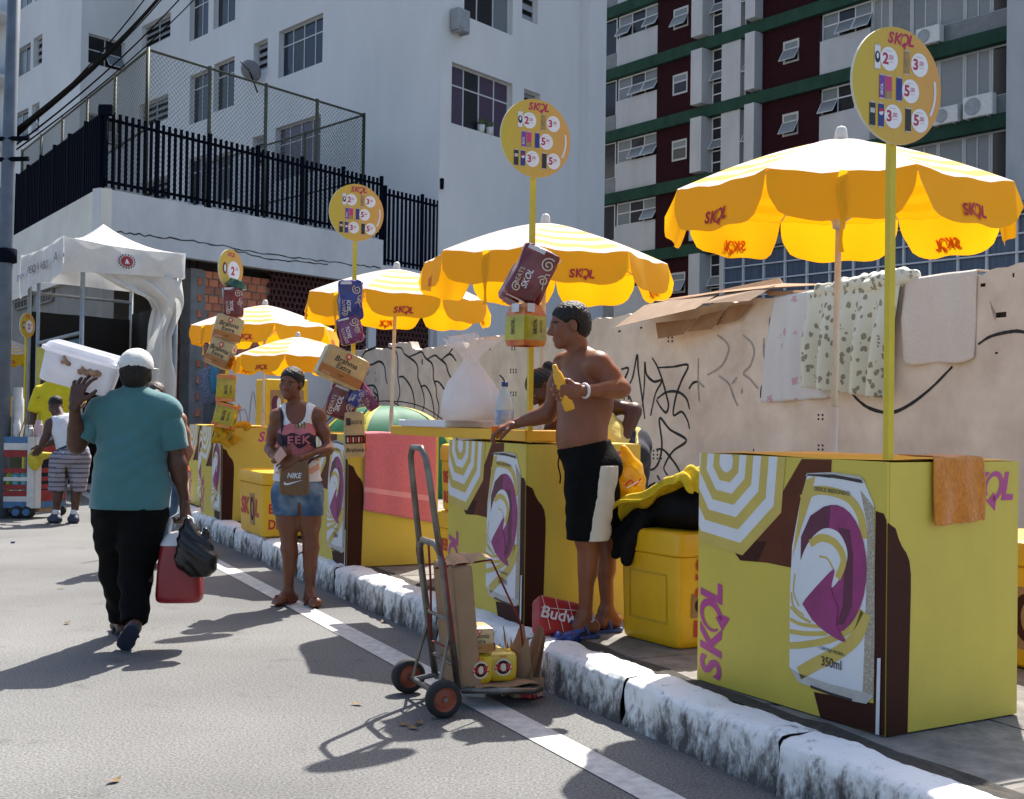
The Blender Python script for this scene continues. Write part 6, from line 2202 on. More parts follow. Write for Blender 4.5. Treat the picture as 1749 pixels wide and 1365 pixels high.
m = MB(); m.tube([on_box(.06, -.16, .13) - on_box(0, 0, 0), on_box(.06, -.165, .09) - on_box(0, 0, 0)], .007, 5); m.obj('zip_pull', STEEL, bk)
cl_ = [np.array(p) for p in ((-.34, -.30, -.03), (-.26, -.27, .07), (-.12, -.2, .155), (.03, -.1, .215), (.16, -.05, .285), (.27, -.02, .27), (.32, 0, .2))]
def drape(a, b):
    t = a * (len(cl_) - 1)
    i = min(int(t), len(cl_) - 2)
    c = lerp_(cl_[i], cl_[i + 1], t - i)
    e = b - .5
    wd = .30 - .10 * a + .05 * math.sin(a * 9)
    q = c + np.array([.25 * e * wd, e * wd, .02 - abs(e) ** 1.6 * .20 * (1 - .4 * a) + .016 * math.sin(b * 21 + a * 7) + .012 * math.sin(a * 25 + b * 5)])
    return on_box(*q)
lerp_ = lambda a, b, t: a * (1 - t) + b * t
m = MB(); m.grid(drape, 44, 34)
o = m.obj('yellow_shirt', M('shirt_yellow', (.80, .60, .02), .9, var=.12, scale=16, bump=.3, trans=.15), smooth=True); solid(o, .004, 0); tag(o, 'bright yellow shirt thrown over the black backpack', 'shirt')
m = MB(); m.grid(lambda a, b: on_box(-.14 + .18 * a, -.17 + .05 * b, .165 + .08 * a + .02 * b), 3, 3); o = m.obj('paper_sheet', PWHITE); solid(o, .004); tag(o, 'folded white paper on the yellow shirt over the backpack', 'paper')
PLY = M('bag_yellow_plastic', (.82, .50, .005), .3, var=.15, scale=10, bump=.5, bscale=20, trans=.4, coat=.3)
Yb = 6.25
f = Field()
b0 = lambda x, y: at(x, y, Yb)
f.cone(b0(1066, 765), b0(1072, 800), .022, .05, .03)
f.ell(b0(1074, 823), (.09, .08, .125), None, .05)
f.cone(b0(1058, 852), b0(1090, 850), .03, .03, .03)
V, Fq = f.mesh(.01, wob=lambda P: .006 * np.sin(P[..., 0] * 70 + P[..., 2] * 30) * np.sin(P[..., 2] * 60))
o = vf_obj('yellow_bag', [(V, Fq, 0)], [PLY]); tag(o, 'yellow plastic bag hanging behind the shirtless man', 'plastic bag')
pr = Print(lambda a, b, h: b0(1078, 825) + np.array([a, -.095 - h, b]), [PRED, PTXT])
pr.stroke(smooth_path([(-.04, -.01), (-.01, .02), (.01, -.01), (.04, .03)], 4), .008, 'print_red', 1); pr.stroke([(-.03, -.02), (.03, .015)], .006, 'pack_white', 2)
q = pr.mb.obj('logo', pr.mats, o)
# ------------------------------------------------------------------ camping tent behind the stalls
GRN = M('tent_green', (.055, .26, .14), .6, var=.06, scale=4, trans=.45, bump=.1)
YLT = M('tent_yellow', (.70, .60, .03), .6, var=.05, trans=.4)
tp_ = at(658, 745, 17.0)
tent = thing('camping_tent', 'green dome tent with yellow corner bands before the graffiti wall', 'tent', (tp_[0], tp_[1], PZ), .5)
HT = at(658, 693, 17.0)[2] - PZ
RT = .92
def dome(a, b):
    th = a * 2 * PI
    ph = b * PI / 2
    sq = 1 / max(abs(math.cos(th)), abs(math.sin(th)))
    r = RT * math.cos(ph) ** .8 * (1 + (sq - 1) * .8)
    sag = 1 - .10 * math.sin(ph * 2) * (1 - abs(math.sin(2 * th)))
    return (r * math.cos(th) * sag, r * math.sin(th) * sag, HT * math.sin(ph) ** .9)
m = MB(); m.grid(dome, 64, 18, matfn=lambda a, b: 1 if min((a * 4 + .5) % 1, 1 - (a * 4 + .5) % 1) < .07 and b < .93 else 0)
m.obj('fly', [GRN, YLT], tent, smooth=True)
for k in range(2):
    m = MB(); m.tube([np.array(dome(.125 + .25 * k, b / 12)) * 1.03 + [0, 0, .03] for b in range(13)] + [np.array(dome(.625 + .25 * k, b / 12)) * 1.03 + [0, 0, .03] for b in range(12, -1, -1)], .008, 6); m.obj('tent_pole', STEELB, tent)
# ------------------------------------------------------------------ plaid bag on the brick column
PLAID = M('plaid_cloth', (.05, .07, .14), .9, col2=(.25, .27, .33), scale=30, bump=.3)
q = at(356, 660, 24.5)
f = Field(); f.ell(q, (.22, .14, .42), None, .05); f.cone(q + [0, 0, .3], q + [.05, 0, .5], .1, .05, .05)
V, Fq = f.mesh(.035, wob=lambda P: .02 * np.sin(P[..., 0] * 18 + P[..., 2] * 9))
o = vf_obj('plaid_bag', [(V, Fq, 0)], [PLAID]); tag(o, 'dark plaid cloth bag hanging by the brick column', 'bag')
q = at(366, 648, 24.4)
f = Field(); f.ell(q, (.09, .08, .3), None, .05)
V, Fq = f.mesh(.03); o = vf_obj('blue_bag', [(V, Fq, 0)], [M('bag_blue', (.03, .22, .35), .6)]); tag(o, 'small turquoise bag hanging next to the plaid bag', 'bag')
# ------------------------------------------------------------------ white gazebo
TENTW = M('gazebo_canvas', (.66, .67, .68), .8, col2=(.54, .54, .53), scale=2.4, bump=.3, bscale=5, trans=.3, detail=7)
GALV = M('galvanised', (.30, .33, .36), .45, metal=.5, var=.12)
BLKC = M('black_backdrop', (.006, .006, .007), .95, var=.1)
gz = thing('gazebo', 'white canvas gazebo with black backdrop on a galvanised frame', 'gazebo', (0, 0, 0))
C0 = at(108, 430, 17.0)
PGR = Plane(C0, (.6, .8))
PGL = Plane(C0, (-.56, .83))
ur = PGR.u(316, 455)
ul = PGL.u(38, 470)
zt0, zb0 = PGR.hit(110, 403)[1], PGR.hit(110, 463)[1]
c_r, c_l = PGR.P(ur, 0, 0), PGL.P(ul, 0, 0)
c_b = c_r + c_l - PGR.P(0, 0, 0)
apex = at(193, 383, 18.6)
zt_ = zt0
CN = [PGR.P(0, 0, zt_), np.array([c_r[0], c_r[1], zt_]), np.array([c_b[0], c_b[1], zt_]), np.array([c_l[0], c_l[1], zt_])]
apex = np.array([sum(c[0] for c in CN) / 4, sum(c[1] for c in CN) / 4, 0])
apex[2] = at(193, 383, apex[1])[2]
m = MB()
for k in range(4):
    A, B = CN[k], CN[(k + 1) % 4]
    def rf(a, b, A=A, B=B):
        p = A + (B - A) * a
        q = p + (apex - p) * b
        return q - np.array([0, 0, .22 * 4 * b * (1 - b) * .5 + .05 * 4 * a * (1 - a) * (1 - b)])
    m.grid(rf, 12, 8)
m.obj('roof', TENTW, gz, smooth=True)
def valance(A, B, dr, seed, nm='valance'):
    rg = random.Random(seed)
    ph = [rg.uniform(0, 6) for _ in range(3)]
    d = _unit(np.array([B[0] - A[0], B[1] - A[1], 0]))
    nn = np.array([d[1], -d[0], 0])
    if np.dot(nn[:2], -A[:2]) < 0:
        nn = -nn
    def vf(a, b):
        p = A + (B - A) * a
        return p + np.array([0, 0, -.05 * 4 * a * (1 - a) * (1 - b) - dr(a) * b]) + nn * (.015 + .03 * b * math.sin(9 * a + ph[0] + 2 * b) + .012 * math.sin(22 * a + ph[1]))
    m = MB(); m.grid(vf, 30, 8)
    return m.obj(nm, TENTW, gz, smooth=True), vf, nn
dz = zt0 - zb0
vr, vfr, nr = valance(CN[0], CN[1], lambda a: dz * (1.0 - .22 * a), 3)
vl, vfl, nl = valance(CN[0], CN[3], lambda a: dz * (1.05 + .25 * a + .12 * math.sin(8 * a)), 6)
valance(CN[1], CN[2], lambda a: dz * .8, 7)
valance(CN[2], CN[3], lambda a: dz * .8, 8)
EMB = M('emblem_navy', (.05, .05, .12), .7); EMBR = M('emblem_red', (.30, .03, .04), .7)
pr = Print(lambda a, b, h: vfr(.5 + a, .5 - b) + nr * (.045 + h), [EMB, EMBR, PWHITE])
cx_ = PGR.u(212, 445) / ur - .5
Lr = float(np.linalg.norm(CN[1] - CN[0]))
R_ = .13
for k in range(18):
    a = k * 20
    pr.rect(cx_ + math.cos(math.radians(a)) * R_ / Lr - .006, math.sin(math.radians(a)) * R_ / dz * .95 - .02 - .03, cx_ + math.cos(math.radians(a)) * R_ / Lr + .006, math.sin(math.radians(a)) * R_ / dz * .95 - .02 + .03, 'emblem_navy', 1)
pr.disc(cx_, -.02, .1 / Lr, .1 / dz, 'emblem_red', 1)
for t_ in (-1, 0, 1):
    pr.stroke([(cx_ + t_ * .03 / Lr, -.02 - .05 / dz), (cx_ + t_ * .004 / Lr, -.02 + .04 / dz)], .018 / Lr, 'print_white', 2)
pr.obj('emblem', vr)
pr = Print(lambda a, b, h: vfl(.5 - a, .5 - b) + nl * (.05 + h), [EMB, PBLK, CB])
pr.text('PEQ FM ABOI', .03, -.05, .26, 'print_black', 1, align='c', wscale=.30, bold=.015, shear=.1)
pr.obj('lettering', vl)
pr = Print(pr.T, pr.mats)
pr.text('gov', -.40, -.05, .15, 'can_blue', 1, align='c', wscale=.5)
pr.obj('logo', vl)
pr = Print(pr.T, pr.mats)
pr.text('A', .44, .0, .26, 'print_black', 1, align='c', wscale=.22)
pr.obj('lettering', vl)
inn = lambda c, f_: np.array([c[0], c[1], 0]) * (1 - f_) + np.array([apex[0], apex[1], 0]) * f_
legs = []
pn = at(139, 600, 17.6)
for k, c in enumerate(CN):
    q = inn(c, .10)
    if k == 0:
        q = np.array([pn[0], pn[1], 0])
    legs.append(q)
    m = MB(); m.tube([q, q + [0, 0, zt_ - .1]], .035, 8); m.obj('post', GALV, gz, smooth=True)
pl_ = at(64, 600, 18.5)
m = MB(); m.tube([(pl_[0], pl_[1], 0), (pl_[0], pl_[1], zt_ - .2)], .03, 8); m.obj('post', GALV, gz, smooth=True)
for (a, b, z) in ((legs[0], np.array([pl_[0], pl_[1], 0]), at(139, 568, 17.6)[2]), (legs[3], legs[2], zb0 - .1), (legs[0], legs[3], zt_ - .12), (legs[0], legs[1], zt_ - .12)):
    m = MB(); m.tube([a + [0, 0, z], b + [0, 0, z - (.12 if z < 3 else 0)]], .03, 6); m.obj('rail', GALV, gz, smooth=True)
m = MB()
m.grid(lambda a, b: legs[3] * (1 - a) + legs[2] * a + np.array([0, 0, .1 + (zb0 - .5) * b + .0]) + np.array([.03 * math.sin(14 * a), .03 * math.sin(9 * a), 0]), 20, 6)
m.grid(lambda a, b: legs[2] * (1 - a) + legs[1] * a + np.array([0, 0, .1 + (zb0 - .4) * b + .0]) + np.array([.03 * math.sin(14 * a), .03 * math.sin(9 * a), 0]), 20, 6)
m.obj('backdrop', BLKC, gz, smooth=True)
# curtain gathered at the right-hand corner
PCU = Plane(PGR.P(0, -.12, 0), (.6, .8))
def cur(a, b):
    top = [(166, 470), (230, 474), (312, 480)]
    left = np.array([(160, 466), (200, 490), (245, 508), (262, 525), (256, 560), (250, 600), (244, 640), (240, 700)])
    right = np.array([(312, 470), (309, 490), (308, 520), (300, 550), (292, 575), (296, 620), (300, 650), (297, 700)])
    i = b * (len(left) - 1)
    l = np.array([np.interp(i, range(len(left)), left[:, 0]), np.interp(i, range(len(left)), left[:, 1])])
    r = np.array([np.interp(i, range(len(right)), right[:, 0]), np.interp(i, range(len(right)), right[:, 1])])
    p = l * (1 - a) + r * a
    u, z = PCU.hit(*p)
    f_ = .05 * math.sin(10 * a + 6 * b) + .04 * math.sin(17 * a - 9 * b + 1) + .03 * math.sin(27 * a + 4 * b)
    return PCU.P(u, f_ + .12 * math.sin(PI * min(1, b * 2.2)) * a, z)
m = MB(); m.grid(cur, 40, 44); m.obj('curtain', TENTW, gz, smooth=True)
BANT = M('banner_teal', (.03, .11, .14), .6, var=.2, scale=3); BANY = M('banner_yellow', (.5, .42, .03), .6, var=.15, scale=5)
P0b, P1b = legs[0], np.array([pl_[0], pl_[1], 0])
zb1 = at(139, 572, 17.6)[2]
m = MB(); m.grid(lambda a, b: P0b * (1 - a) + P1b * a + np.array([0, -.04, .9 + (zb1 - .95 - .1 * a) * b]), 6, 4, matfn=lambda a, b: 1 if a > .62 or b < .45 else 0)
ban = m.obj('banner', [BANT, BANY], gz)
pr = Print(lambda a, b, h: P0b * (1 - a) + P1b * a + np.array([0, -.047 - h, b]), [BANY, PBROWN])
pr.text('vila', .42, zb1 - .5, .3, 'banner_yellow', 1, align='c', wscale=-.45); pr.obj('lettering', ban); pr = Print(pr.T, pr.mats); pr.disc(.8, zb1 - .75, .09, .28, 'print_brown', 1)
pr.obj('portrait', ban)
# ------------------------------------------------------------------ lamp post, cables, round road sign at the left edge
PBL = M('post_bluegrey', (.10, .13, .17), .6, var=.15)
q = at(8, 700, 14.5)
lp = thing('utility_post', 'blue-grey utility post with a black collar at the street edge', 'post', (q[0] - .03, q[1], 0))
m = MB(); m.tube([(0, 0, 0), (.0, 0, 3.2), (.08, 0, 9)], [.1, .085, .07], 12); m.obj('pole', PBL, lp, smooth=True)
zc_ = at(5, 437, 14.5)[2]
m = MB(); m.lathe([(.09, -.09), (.115, -.08), (.115, .08), (.09, .09)], c=(.02, 0, zc_), n=14); m.obj('collar', STEELB, lp, smooth=True)
for zz in (at(5, 240, 14.5)[2], at(5, 275, 14.5)[2]):
    m = MB(); m.tube([(-.25, -.05, zz), (.28, -.05, zz + .02)], .03, 6); m.obj('cable_bracket', STEELB, lp)
ends = [((8, 238), (262, -12), .03), ((8, 252), (240, -12), .012), ((8, 246), (270, -14), .012), ((8, 262), (300, -14), .012), ((8, 270), (325, -14), .010)]
for i, (a, b, r_) in enumerate(ends):
    A, B = at(a[0], a[1], 14.5), at(b[0], b[1], 22)
    B = A + (B - A) * 1.5
    m = MB(); m.tube([A + (B - A) * t - np.array([0, 0, .25 * 4 * t * (1 - t)]) for t in np.linspace(0, 1, 14)], r_, 6)
    o = m.obj('cable', M('cable_black', (.004, .004, .004), 1.0, spec=0.0), smooth=True); tag(o, 'thick bundled black cable leaving the post' if i == 0 else 'thin overhead cable running from the post past the white block', 'cable', None if i == 0 else 'overhead cables')
q = at(2, 540, 15.5)
rsn = thing('road_sign', 'round road sign with a red ring at the edge of the street', 'sign', (q[0] - .06, q[1], 0), 0)
m = MB(); m.tube([(0, .02, 0), (0, .02, q[2] + .2)], .03, 8); m.obj('post', GALV, rsn)
m = MB(); m.lathe([(0, 0), (.19, 0), (.19, .006), (0, .006)], c=(0, -.02, q[2]), rot=Matrix.Rotation(PI / 2, 3, 'X'), n=32); m.obj('ring', M('sign_ring', (.42, .06, .04), .5), rsn)
m = MB(); m.lathe([(0, 0), (.14, 0), (.14, .004), (0, .004)], c=(0, -.028, q[2]), rot=Matrix.Rotation(PI / 2, 3, 'X'), n=32); m.obj('face', M('sign_face', (.3, .31, .33), .5), rsn)
# ------------------------------------------------------------------ far yellow stall under the far parasol
q = at(0, 735, 21.0)
fs = thing('counter_stall', 'yellow market counter under the parasol beside the gazebo', 'stall', (q[0] - .8, q[1], 0), .15)
z1 = at(30, 678, 21)[2]
z2 = at(30, 712, 21)[2]
m = MB(); m.box((.6, 0, (z1 + z2) / 2), (2.6, .7, z1 - z2)); m.obj('counter', COOL, fs)
m = MB(); m.box((.6, .02, z2 / 2), (2.5, .6, z2)); m.obj('base', M('base_olive', (.10, .10, .045), .8), fs)
# ------------------------------------------------------------------ striped bottle cart
RB = M('board_red', (.30, .015, .02), .6, var=.2, scale=12); WB = M('board_white', (.60, .60, .58), .6, var=.1, scale=12); BB = M('board_blue', (.06, .17, .34), .6, var=.15, scale=12); AQ = M('flask_aqua', (.10, .36, .46), .3, var=.08, coat=.3); GRNF = M('flask_lime', (.28, .38, .04), .35); TEALF = M('flask_teal', (.03, .13, .14), .35)
WOODP = M('cart_wood', (.32, .22, .13), .8, var=.15, scale=8)
kc = G(57, 886)
Yk = kc[1]
cart = thing('bottle_cart', 'small striped red, white and blue street cart on toy wheels full of flasks', 'cart', (kc[0], kc[1], 0), 0)
sc = Yk / FPX
ex = np.array([-1.0, -.12, 0]); ey = np.array([.55, .84, 0]) ; ez = np.array([0, 0, 1.0])
ex, ey = _unit(ex), _unit(ey)
RC = np.stack([ex, ey, ez], 1)
LC, WC = .95, .42
def cbox(nm, a0, a1, b0, b1, z0, z1, mat):
    m = MB(); m.box(RC @ np.array([(a0 + a1) / 2, (b0 + b1) / 2, (z0 + z1) / 2]), (a1 - a0, b1 - b0, z1 - z0), rot=RC)
    return m.obj(nm, mat, cart)
zz = lambda y: at(40, y, Yk)[2]
levs = [(746, 757, BB), (757, 769, WB), (769, 781, RB), (800, 808, RB), (815, 822, WB), (828, 836, RB), (838, 848, RB), (848, 857, WB), (857, 868, BB)]
for (ya, yb, mt) in levs:
    cbox('board', 0, LC, -.02, 0.0, zz(yb) + .003, zz(ya), mt)
    cbox('board', -.02, -.001, 0, WC, zz(yb) + .003, zz(ya), mt if mt is not WB else RB)
cbox('floor', 0.01, LC, 0.01, WC, zz(868), zz(862), WOODP)
cbox('top', 0.01, LC, 0.01, WC, zz(753), zz(749), WOODP)
cbox('corner_post', -.02, .05, -.04, -.021, zz(868), zz(746), WB)
cbox('corner_post', -.04, -.021, -.02, .05, zz(868), zz(746), WB)
cbox('chassis', .0, LC, .08, WC - .08, zz(876), zz(868) - .002, WOODP)
for (a, b) in ((.05, -.02), (.17, -.02), (.05, WC), (.62, -.02), (.74, -.02), (.62, WC)):
    m = MB(); m.lathe([(0, -.02), (.07, -.022), (.078, 0), (.07, .022), (0, .02)], c=RC @ np.array([a, b, .078]), rot=RC @ np.array(Matrix.Rotation(PI / 2, 3, 'X')), n=20)
    wh = m.obj('wheel', RUB, cart, smooth=True)
    m = MB(); m.lathe([(0, -.03), (.04, -.03), (.042, .03), (0, .03)], c=RC @ np.array([a, b, .078]), rot=RC @ np.array(Matrix.Rotation(PI / 2, 3, 'X')), n=14); m.obj('hub', BB, wh)
zf = zz(838)
for i in range(9):
    mt = [AQ, AQ, AQ, GRNF, TEALF, WB, AQ, TEALF, AQ][i]
    m = MB(); m.lathe([(0, 0), (.045, 0), (.05, .01), (.05, .17), (.04, .2), (.02, .215), (.018, .235), (0, .24)], n=16)
    o = m.obj('flask', mt, smooth=True); o.location = np.array([kc[0], kc[1], 0]) + RC @ np.array([.07 + i * .1, .07, zf])
    tag(o, {0: 'aqua', 3: 'lime green', 5: 'white', 4: 'dark teal', 7: 'dark teal'}.get(i, 'aqua') + ' flask standing inside the striped cart', 'flask', 'flasks in the cart')
zt2 = zz(749) + .002
for i, (a, b, r_, h_, mt, lb, nm) in enumerate(((.30, .1, .045, .23, WB, 'white thermos with lid standing on the striped cart', 'thermos'), (.18, .12, .06, .16, WB, 'wide white cup holder on the striped cart', 'cup_holder'), (.06, .12, .05, .22, M('cup_pink', (.62, .5, .54), .4, trans=.3), 'stack of clear pink cups on the striped cart', 'cup_stack'), (.44, .1, .06, .28, GRNF, 'lime bottle standing on the striped cart', 'bottle'), (.42, .25, .07, .62, WB, 'tall white thermos tower at the end of the striped cart', 'thermos'))):
    m = MB(); m.lathe([(0, 0), (r_ * .9, 0), (r_, .01), (r_, h_ * .75), (r_ * .8, h_ * .8), (r_ * .75, h_), (0, h_)], n=18)
    o = m.obj(nm, mt, auto=40); o.location = np.array([kc[0], kc[1], 0]) + RC @ np.array([a, b, zt2]); tag(o, lb, nm.replace('_', ' '))
for i in range(3):
    m = MB(); m.tube([(0, 0, 0), (.02 + .03 * i, 0, .3 - .03 * i)], .006, 5); o = m.obj('stirring_stick', STEEL); o.location = np.array([kc[0], kc[1], 0]) + RC @ np.array([.13 + .05 * i, .05, zt2 + .02]); tag(o, 'thin metal stick sticking up from the cart top', 'stick', 'sticks on the cart')
f = Field(); q0 = np.array([kc[0], kc[1], 0]) + RC @ np.array([-.05, -.05, zz(785)])
f.ell(q0, (.09, .06, .13), None, .03); f.cone(q0 + [.08, 0, .05], q0 + [.22, 0, .06], .05, .03, .03)
V, Fq = f.mesh(.015); o = vf_obj('yellow_sack', [(V, Fq, 0)], [M('sack_yellow', (.62, .5, .03), .7, var=.2, scale=9)]); tag(o, 'yellow and green sack hanging off the cart corner', 'sack')
# ------------------------------------------------------------------ people
SKIN = {}
def skin(tag_, col):
    if tag_ not in SKIN:
        SKIN[tag_] = M('skin_' + tag_, col, .48, var=.10, scale=9, bump=.12, bscale=90, spec=.45, sss=.06)
    return SKIN[tag_]
LIP = M('lip', (.20, .065, .05), .45, var=.05)
EYEW = M('eye_white', (.22, .19, .17), .3, var=.02)
IRIS = M('eye_dark', (.012, .008, .006), .2, var=.02)
BROW = M('brow_hair', (.015, .010, .008), .8, var=.1)
HAIRK = M('hair_black', (.009, .0062, .005), .5, var=.35, scale=70, bump=1.0, bscale=150, stretch=(1, 1, .35), spec=.35)
HAIRB = M('hair_brown', (.045, .022, .012), .5, var=.3, scale=60, bump=.8, bscale=110, spec=.5)
def lerp(a, b, t): return np.array(a) * (1 - t) + np.array(b) * t
class Fig:
    def __init__(s, J, fwd, bm=1.0, belly=0.0, female=False, limb=1.0, headf=None, headup=None, hs=1.0, leg=1.0):
        s.J = {k: np.array(v, float) for k, v in J.items()}
        s.bm, s.belly, s.fem, s.limb, s.hs, s.leg = bm, belly, female, limb, hs, leg
        J = s.J
        s.up = _unit(J['nk'] - J['pe'])
        r = J['shr'] - J['shl']
        r = r - s.up * np.dot(r, s.up)
        s.r = _unit(r)
        s.fw = np.cross(s.up, s.r)
        s.hf = _unit(headf if headf is not None else fwd)
        hu = np.array(headup if headup is not None else (0, 0, 1.0))
        hu = hu - s.hf * np.dot(hu, s.hf)
        s.hu = _unit(hu)
        s.hr = np.cross(s.hf, s.hu)
        s.sw = float(np.linalg.norm(J['shr'] - J['shl']))
    def A(s): return np.array([s.r, s.fw, s.up])
    def HA(s): return np.array([s.hr, s.hf, s.hu])
    def hp(s, x, y, z): return s.J['hd'] + s.hs * (s.hr * x + s.hf * y + s.hu * z)
    def torso(s, f, g=0.0, lower=True, upper=True):
        J, A, b = s.J, s.A(), s.bm
        pe, nk = J['pe'], J['nk']
        L_ = np.linalg.norm(nk - pe)
        if upper:
            f.ell(lerp(pe, nk, .70) + s.fw * .005, (s.sw * .46 * b + g, .105 * b + g, .17 + g), A, .05)
            f.ell(lerp(pe, nk, .86) - s.fw * .01, (s.sw * .40 + g, .075 * b + g, .08 + g), A, .05)
            for sd in ('shl', 'shr'):
                f.cone(lerp(nk, J[sd], .15) + s.up * .01, J[sd], .052 + g, .050 * s.limb + g, .04)
            if not s.fem:
                for q in (-1, 1):
                    f.ell(lerp(pe, nk, .72) + s.fw * .075 * b + s.r * q * s.sw * .2, (.075, .035, .055), A, .035)
            else:
                for q in (-1, 1):
                    f.ell(lerp(pe, nk, .64) + s.fw * .075 * b + s.r * q * s.sw * .21, (.062 + g, .055 + g, .062 + g), A, .035)
        f.ell(lerp(pe, nk, .45) + s.fw * s.belly * .5, (s.sw * (.37 if s.fem else .42) * b + g, (.098 + s.belly * .5) * b + g, .16 + g), A, .06)
        f.ell(lerp(pe, nk, .22) + s.fw * s.belly, (s.sw * .42 * b + g, (.105 + s.belly * .4) * b + g, .13 + g), A, .06)
        if lower:
            f.ell(pe, ((.165 if s.fem else .150) * b + g, .108 * b + g, .11 + g), A, .05)
            for q in (-1, 1):
                f.ell(pe - s.fw * .055 + s.r * q * .07 - s.up * .03, (.082 + g, .075 + g, .085 + g), A, .04)
    def arm(s, f, sd, g=0.0, upto=1.0, bulge=True):
        J, l = s.J, s.limb
        sh, el, wr = J['sh' + sd], J['el' + sd], J['wr' + sd]
        f.ell(sh - np.array([0, 0, .005]), (.056 * l + g,) * 3, None, .035)
        f.cone(sh, el, .049 * l + g, .037 * l + g, .03)
        if bulge:
            f.ell(lerp(sh, el, .45), (.05 * l + g,) * 3, None, .04)
        if upto > .5:
            f.cone(el, wr, .039 * l + g, .025 * l + g, .025)
            d = _unit(wr - el)
            f.cone(lerp(el, wr, .12), lerp(el, wr, .4), .041 * l + g, .036 * l + g, .03)
    def legs_(s, f, sd, g=0.0, thin=1.0):
        J, l = s.J, s.leg
        hp_, kn, an = J['hp' + sd], J['kn' + sd], J['an' + sd]
        f.cone(hp_, kn, .088 * l + g, .056 * l + g, .04)
        f.cone(lerp(hp_, kn, .1), lerp(hp_, kn, .5), .09 * l + g, .078 * l + g, .04)
        f.cone(kn, an, .052 * l + g, .034 * l + g, .03)
        d = _unit(an - kn)
        to = J['to' + sd] - an
        bk = -_unit(to - d * np.dot(to, d))
        f.cone(lerp(kn, an, .16) + bk * .018, lerp(kn, an, .42) + bk * .014, .050 * l + g, .044 * l + g, .03)
        f.ell(kn - bk * .02, (.04 * l + g,) * 3, None, .03)
    def foot(s, f, sd, g=0.0):
        J = s.J
        an, to = J['an' + sd], J['to' + sd]
        d = _unit(to - an)
        fl = to - an
        hor = _unit(np.array([fl[0], fl[1], 0]))
        sole = J.get('fn' + sd)
        dn = np.array([0, 0, -1.0]) if sole is None else _unit(sole)
        fd = _unit(hor - dn * np.dot(hor, dn)) if sole is None else _unit(fl - dn * np.dot(fl, dn))
        side = np.cross(fd, dn)
        heel = an - fd * .045 + dn * .048
        ball = to - fd * .05
        f.cone(an, heel, .034 + g, .031 + g, .02)
        f.cone(heel, ball, .031 + g, .030 + g, .02)
        f.cone(an + fd * .02, ball + side * .01, .034 + g, .026 + g, .03)
        f.cone(ball - side * .022, ball + side * .022, .026 + g, .026 + g, .02)
        return fd, dn, side, heel, ball
    def toes(s, f, sd):
        J = s.J
        q = Field()
        fd, dn, side, heel, ball = s.foot(q, sd)
        inner = -1 if sd == 'r' else 1
        # side axis: cross(fd,dn) points to the figure's left
        for i in range(5):
            off = (.030 - .0155 * i) * -inner
            base = ball + side * off + dn * .008
            ln = .05 - .005 * i - (.0 if i else -.004)
            f.cone(base, base + fd * ln + dn * .006, .0125 if i == 0 else .0095, .0105 if i == 0 else .0075, .006)
    def head(s, f, neck=True):
        H = s.HA()
        k = s.hs
        e = lambda c, r, kk=.02: f.ell(s.hp(*c), np.array(r) * k, H, kk * k)
        e((0, -.012, .035), (.073, .091, .077), .02)
        e((0, .026, -.032), (.056 if not s.fem else .053, .062, .076), .035)
        e((0, .066, -.090), (.024 if not s.fem else .019, .02, .018), .03)
        for q in (-1, 1):
            e((q * .041, .012, -.060), (.018, .034, .028), .03)
            e((q * .036, .060, -.020), (.022, .022, .024), .025)
            f.sub(s.hp(q * .031, .093, .003), np.array((.019, .014, .012)) * k, H, .012 * k)
            e((q * .031, .0735, .002), (.0125, .0125, .0115), .003)
            e((q * .074, -.010, -.008), (.008, .019, .031), .008)
            e((q * .013, .093, -.030), (.010, .011, .009), .008)
        f.cone(s.hp(-.034, .076, .022), s.hp(.034, .076, .022), .012 * k, .012 * k, .014 * k)
        f.cone(s.hp(0, .085, .012), s.hp(0, .105, -.024), .0075 * k, .0125 * k, .012 * k)
        e((0, .084, -.056), (.023, .010, .006), .005)
        e((0, .082, -.067), (.019, .010, .007), .005)
        if neck:
            f.cone(s.hp(0, -.018, -.05), s.J['nk'] + s.fw * .0, (.053 if not s.fem else .046) * k, .058 if not s.fem else .05, .03)
    def head_mats(s, C):
        L_ = (C - s.J['hd']) @ s.HA().T / s.hs
        x, y, z = np.abs(L_[:, 0]), L_[:, 1], L_[:, 2]
        m = np.zeros(len(C), int)
        m[(y > .07) & ((x / .024) ** 2 + ((z + .0615) / .0125) ** 2 < 1)] = 1
        m[(y > .07) & (((x - .031) / .0145) ** 2 + ((z - .002) / .0048) ** 2 < 1)] = 2
        m[(y > .07) & (((x - .031) / .0068) ** 2 + ((z - .002) / .0052) ** 2 < 1)] = 3
        m[(y > .06) & (x > .014) & (x < .05) & (np.abs(z - (.0245 - .12 * (x - .03) ** 1 * (x > .03))) < .0042)] = 4
        return m
    def hair(s, style, mat, parent, base, h=.007):
        f = Field()
        H = s.HA()
        k = s.hs
        f.ell(s.hp(0, -.016, .040), np.array((.081, .098, .083)) * k, H, .02)
        c0 = .0157
        if style == 'short':
            f.ell(s.hp(0, -.05, -.01), np.array((.072, .062, .07)) * k, H, .03)
        elif style in ('bun', 'tail', 'bunback'):
            f.ell(s.hp(0, -.04, .0), np.array((.076, .07, .07)) * k, H, .03)
            bp = {'bun': (.0, -.125, .065), 'bunback': (0, -.125, .01), 'tail': (0.01, -.118, .0)}[style]
            f.ell(s.hp(*bp), np.array((.04, .036, .04)) * k, H, .012)
            if style == 'tail':
                f.cone(s.hp(0.01, -.12, -.01), s.hp(.02, -.13, -.09), .03 * k, .012 * k, .02)
        hd, HAx = s.J['hd'], H
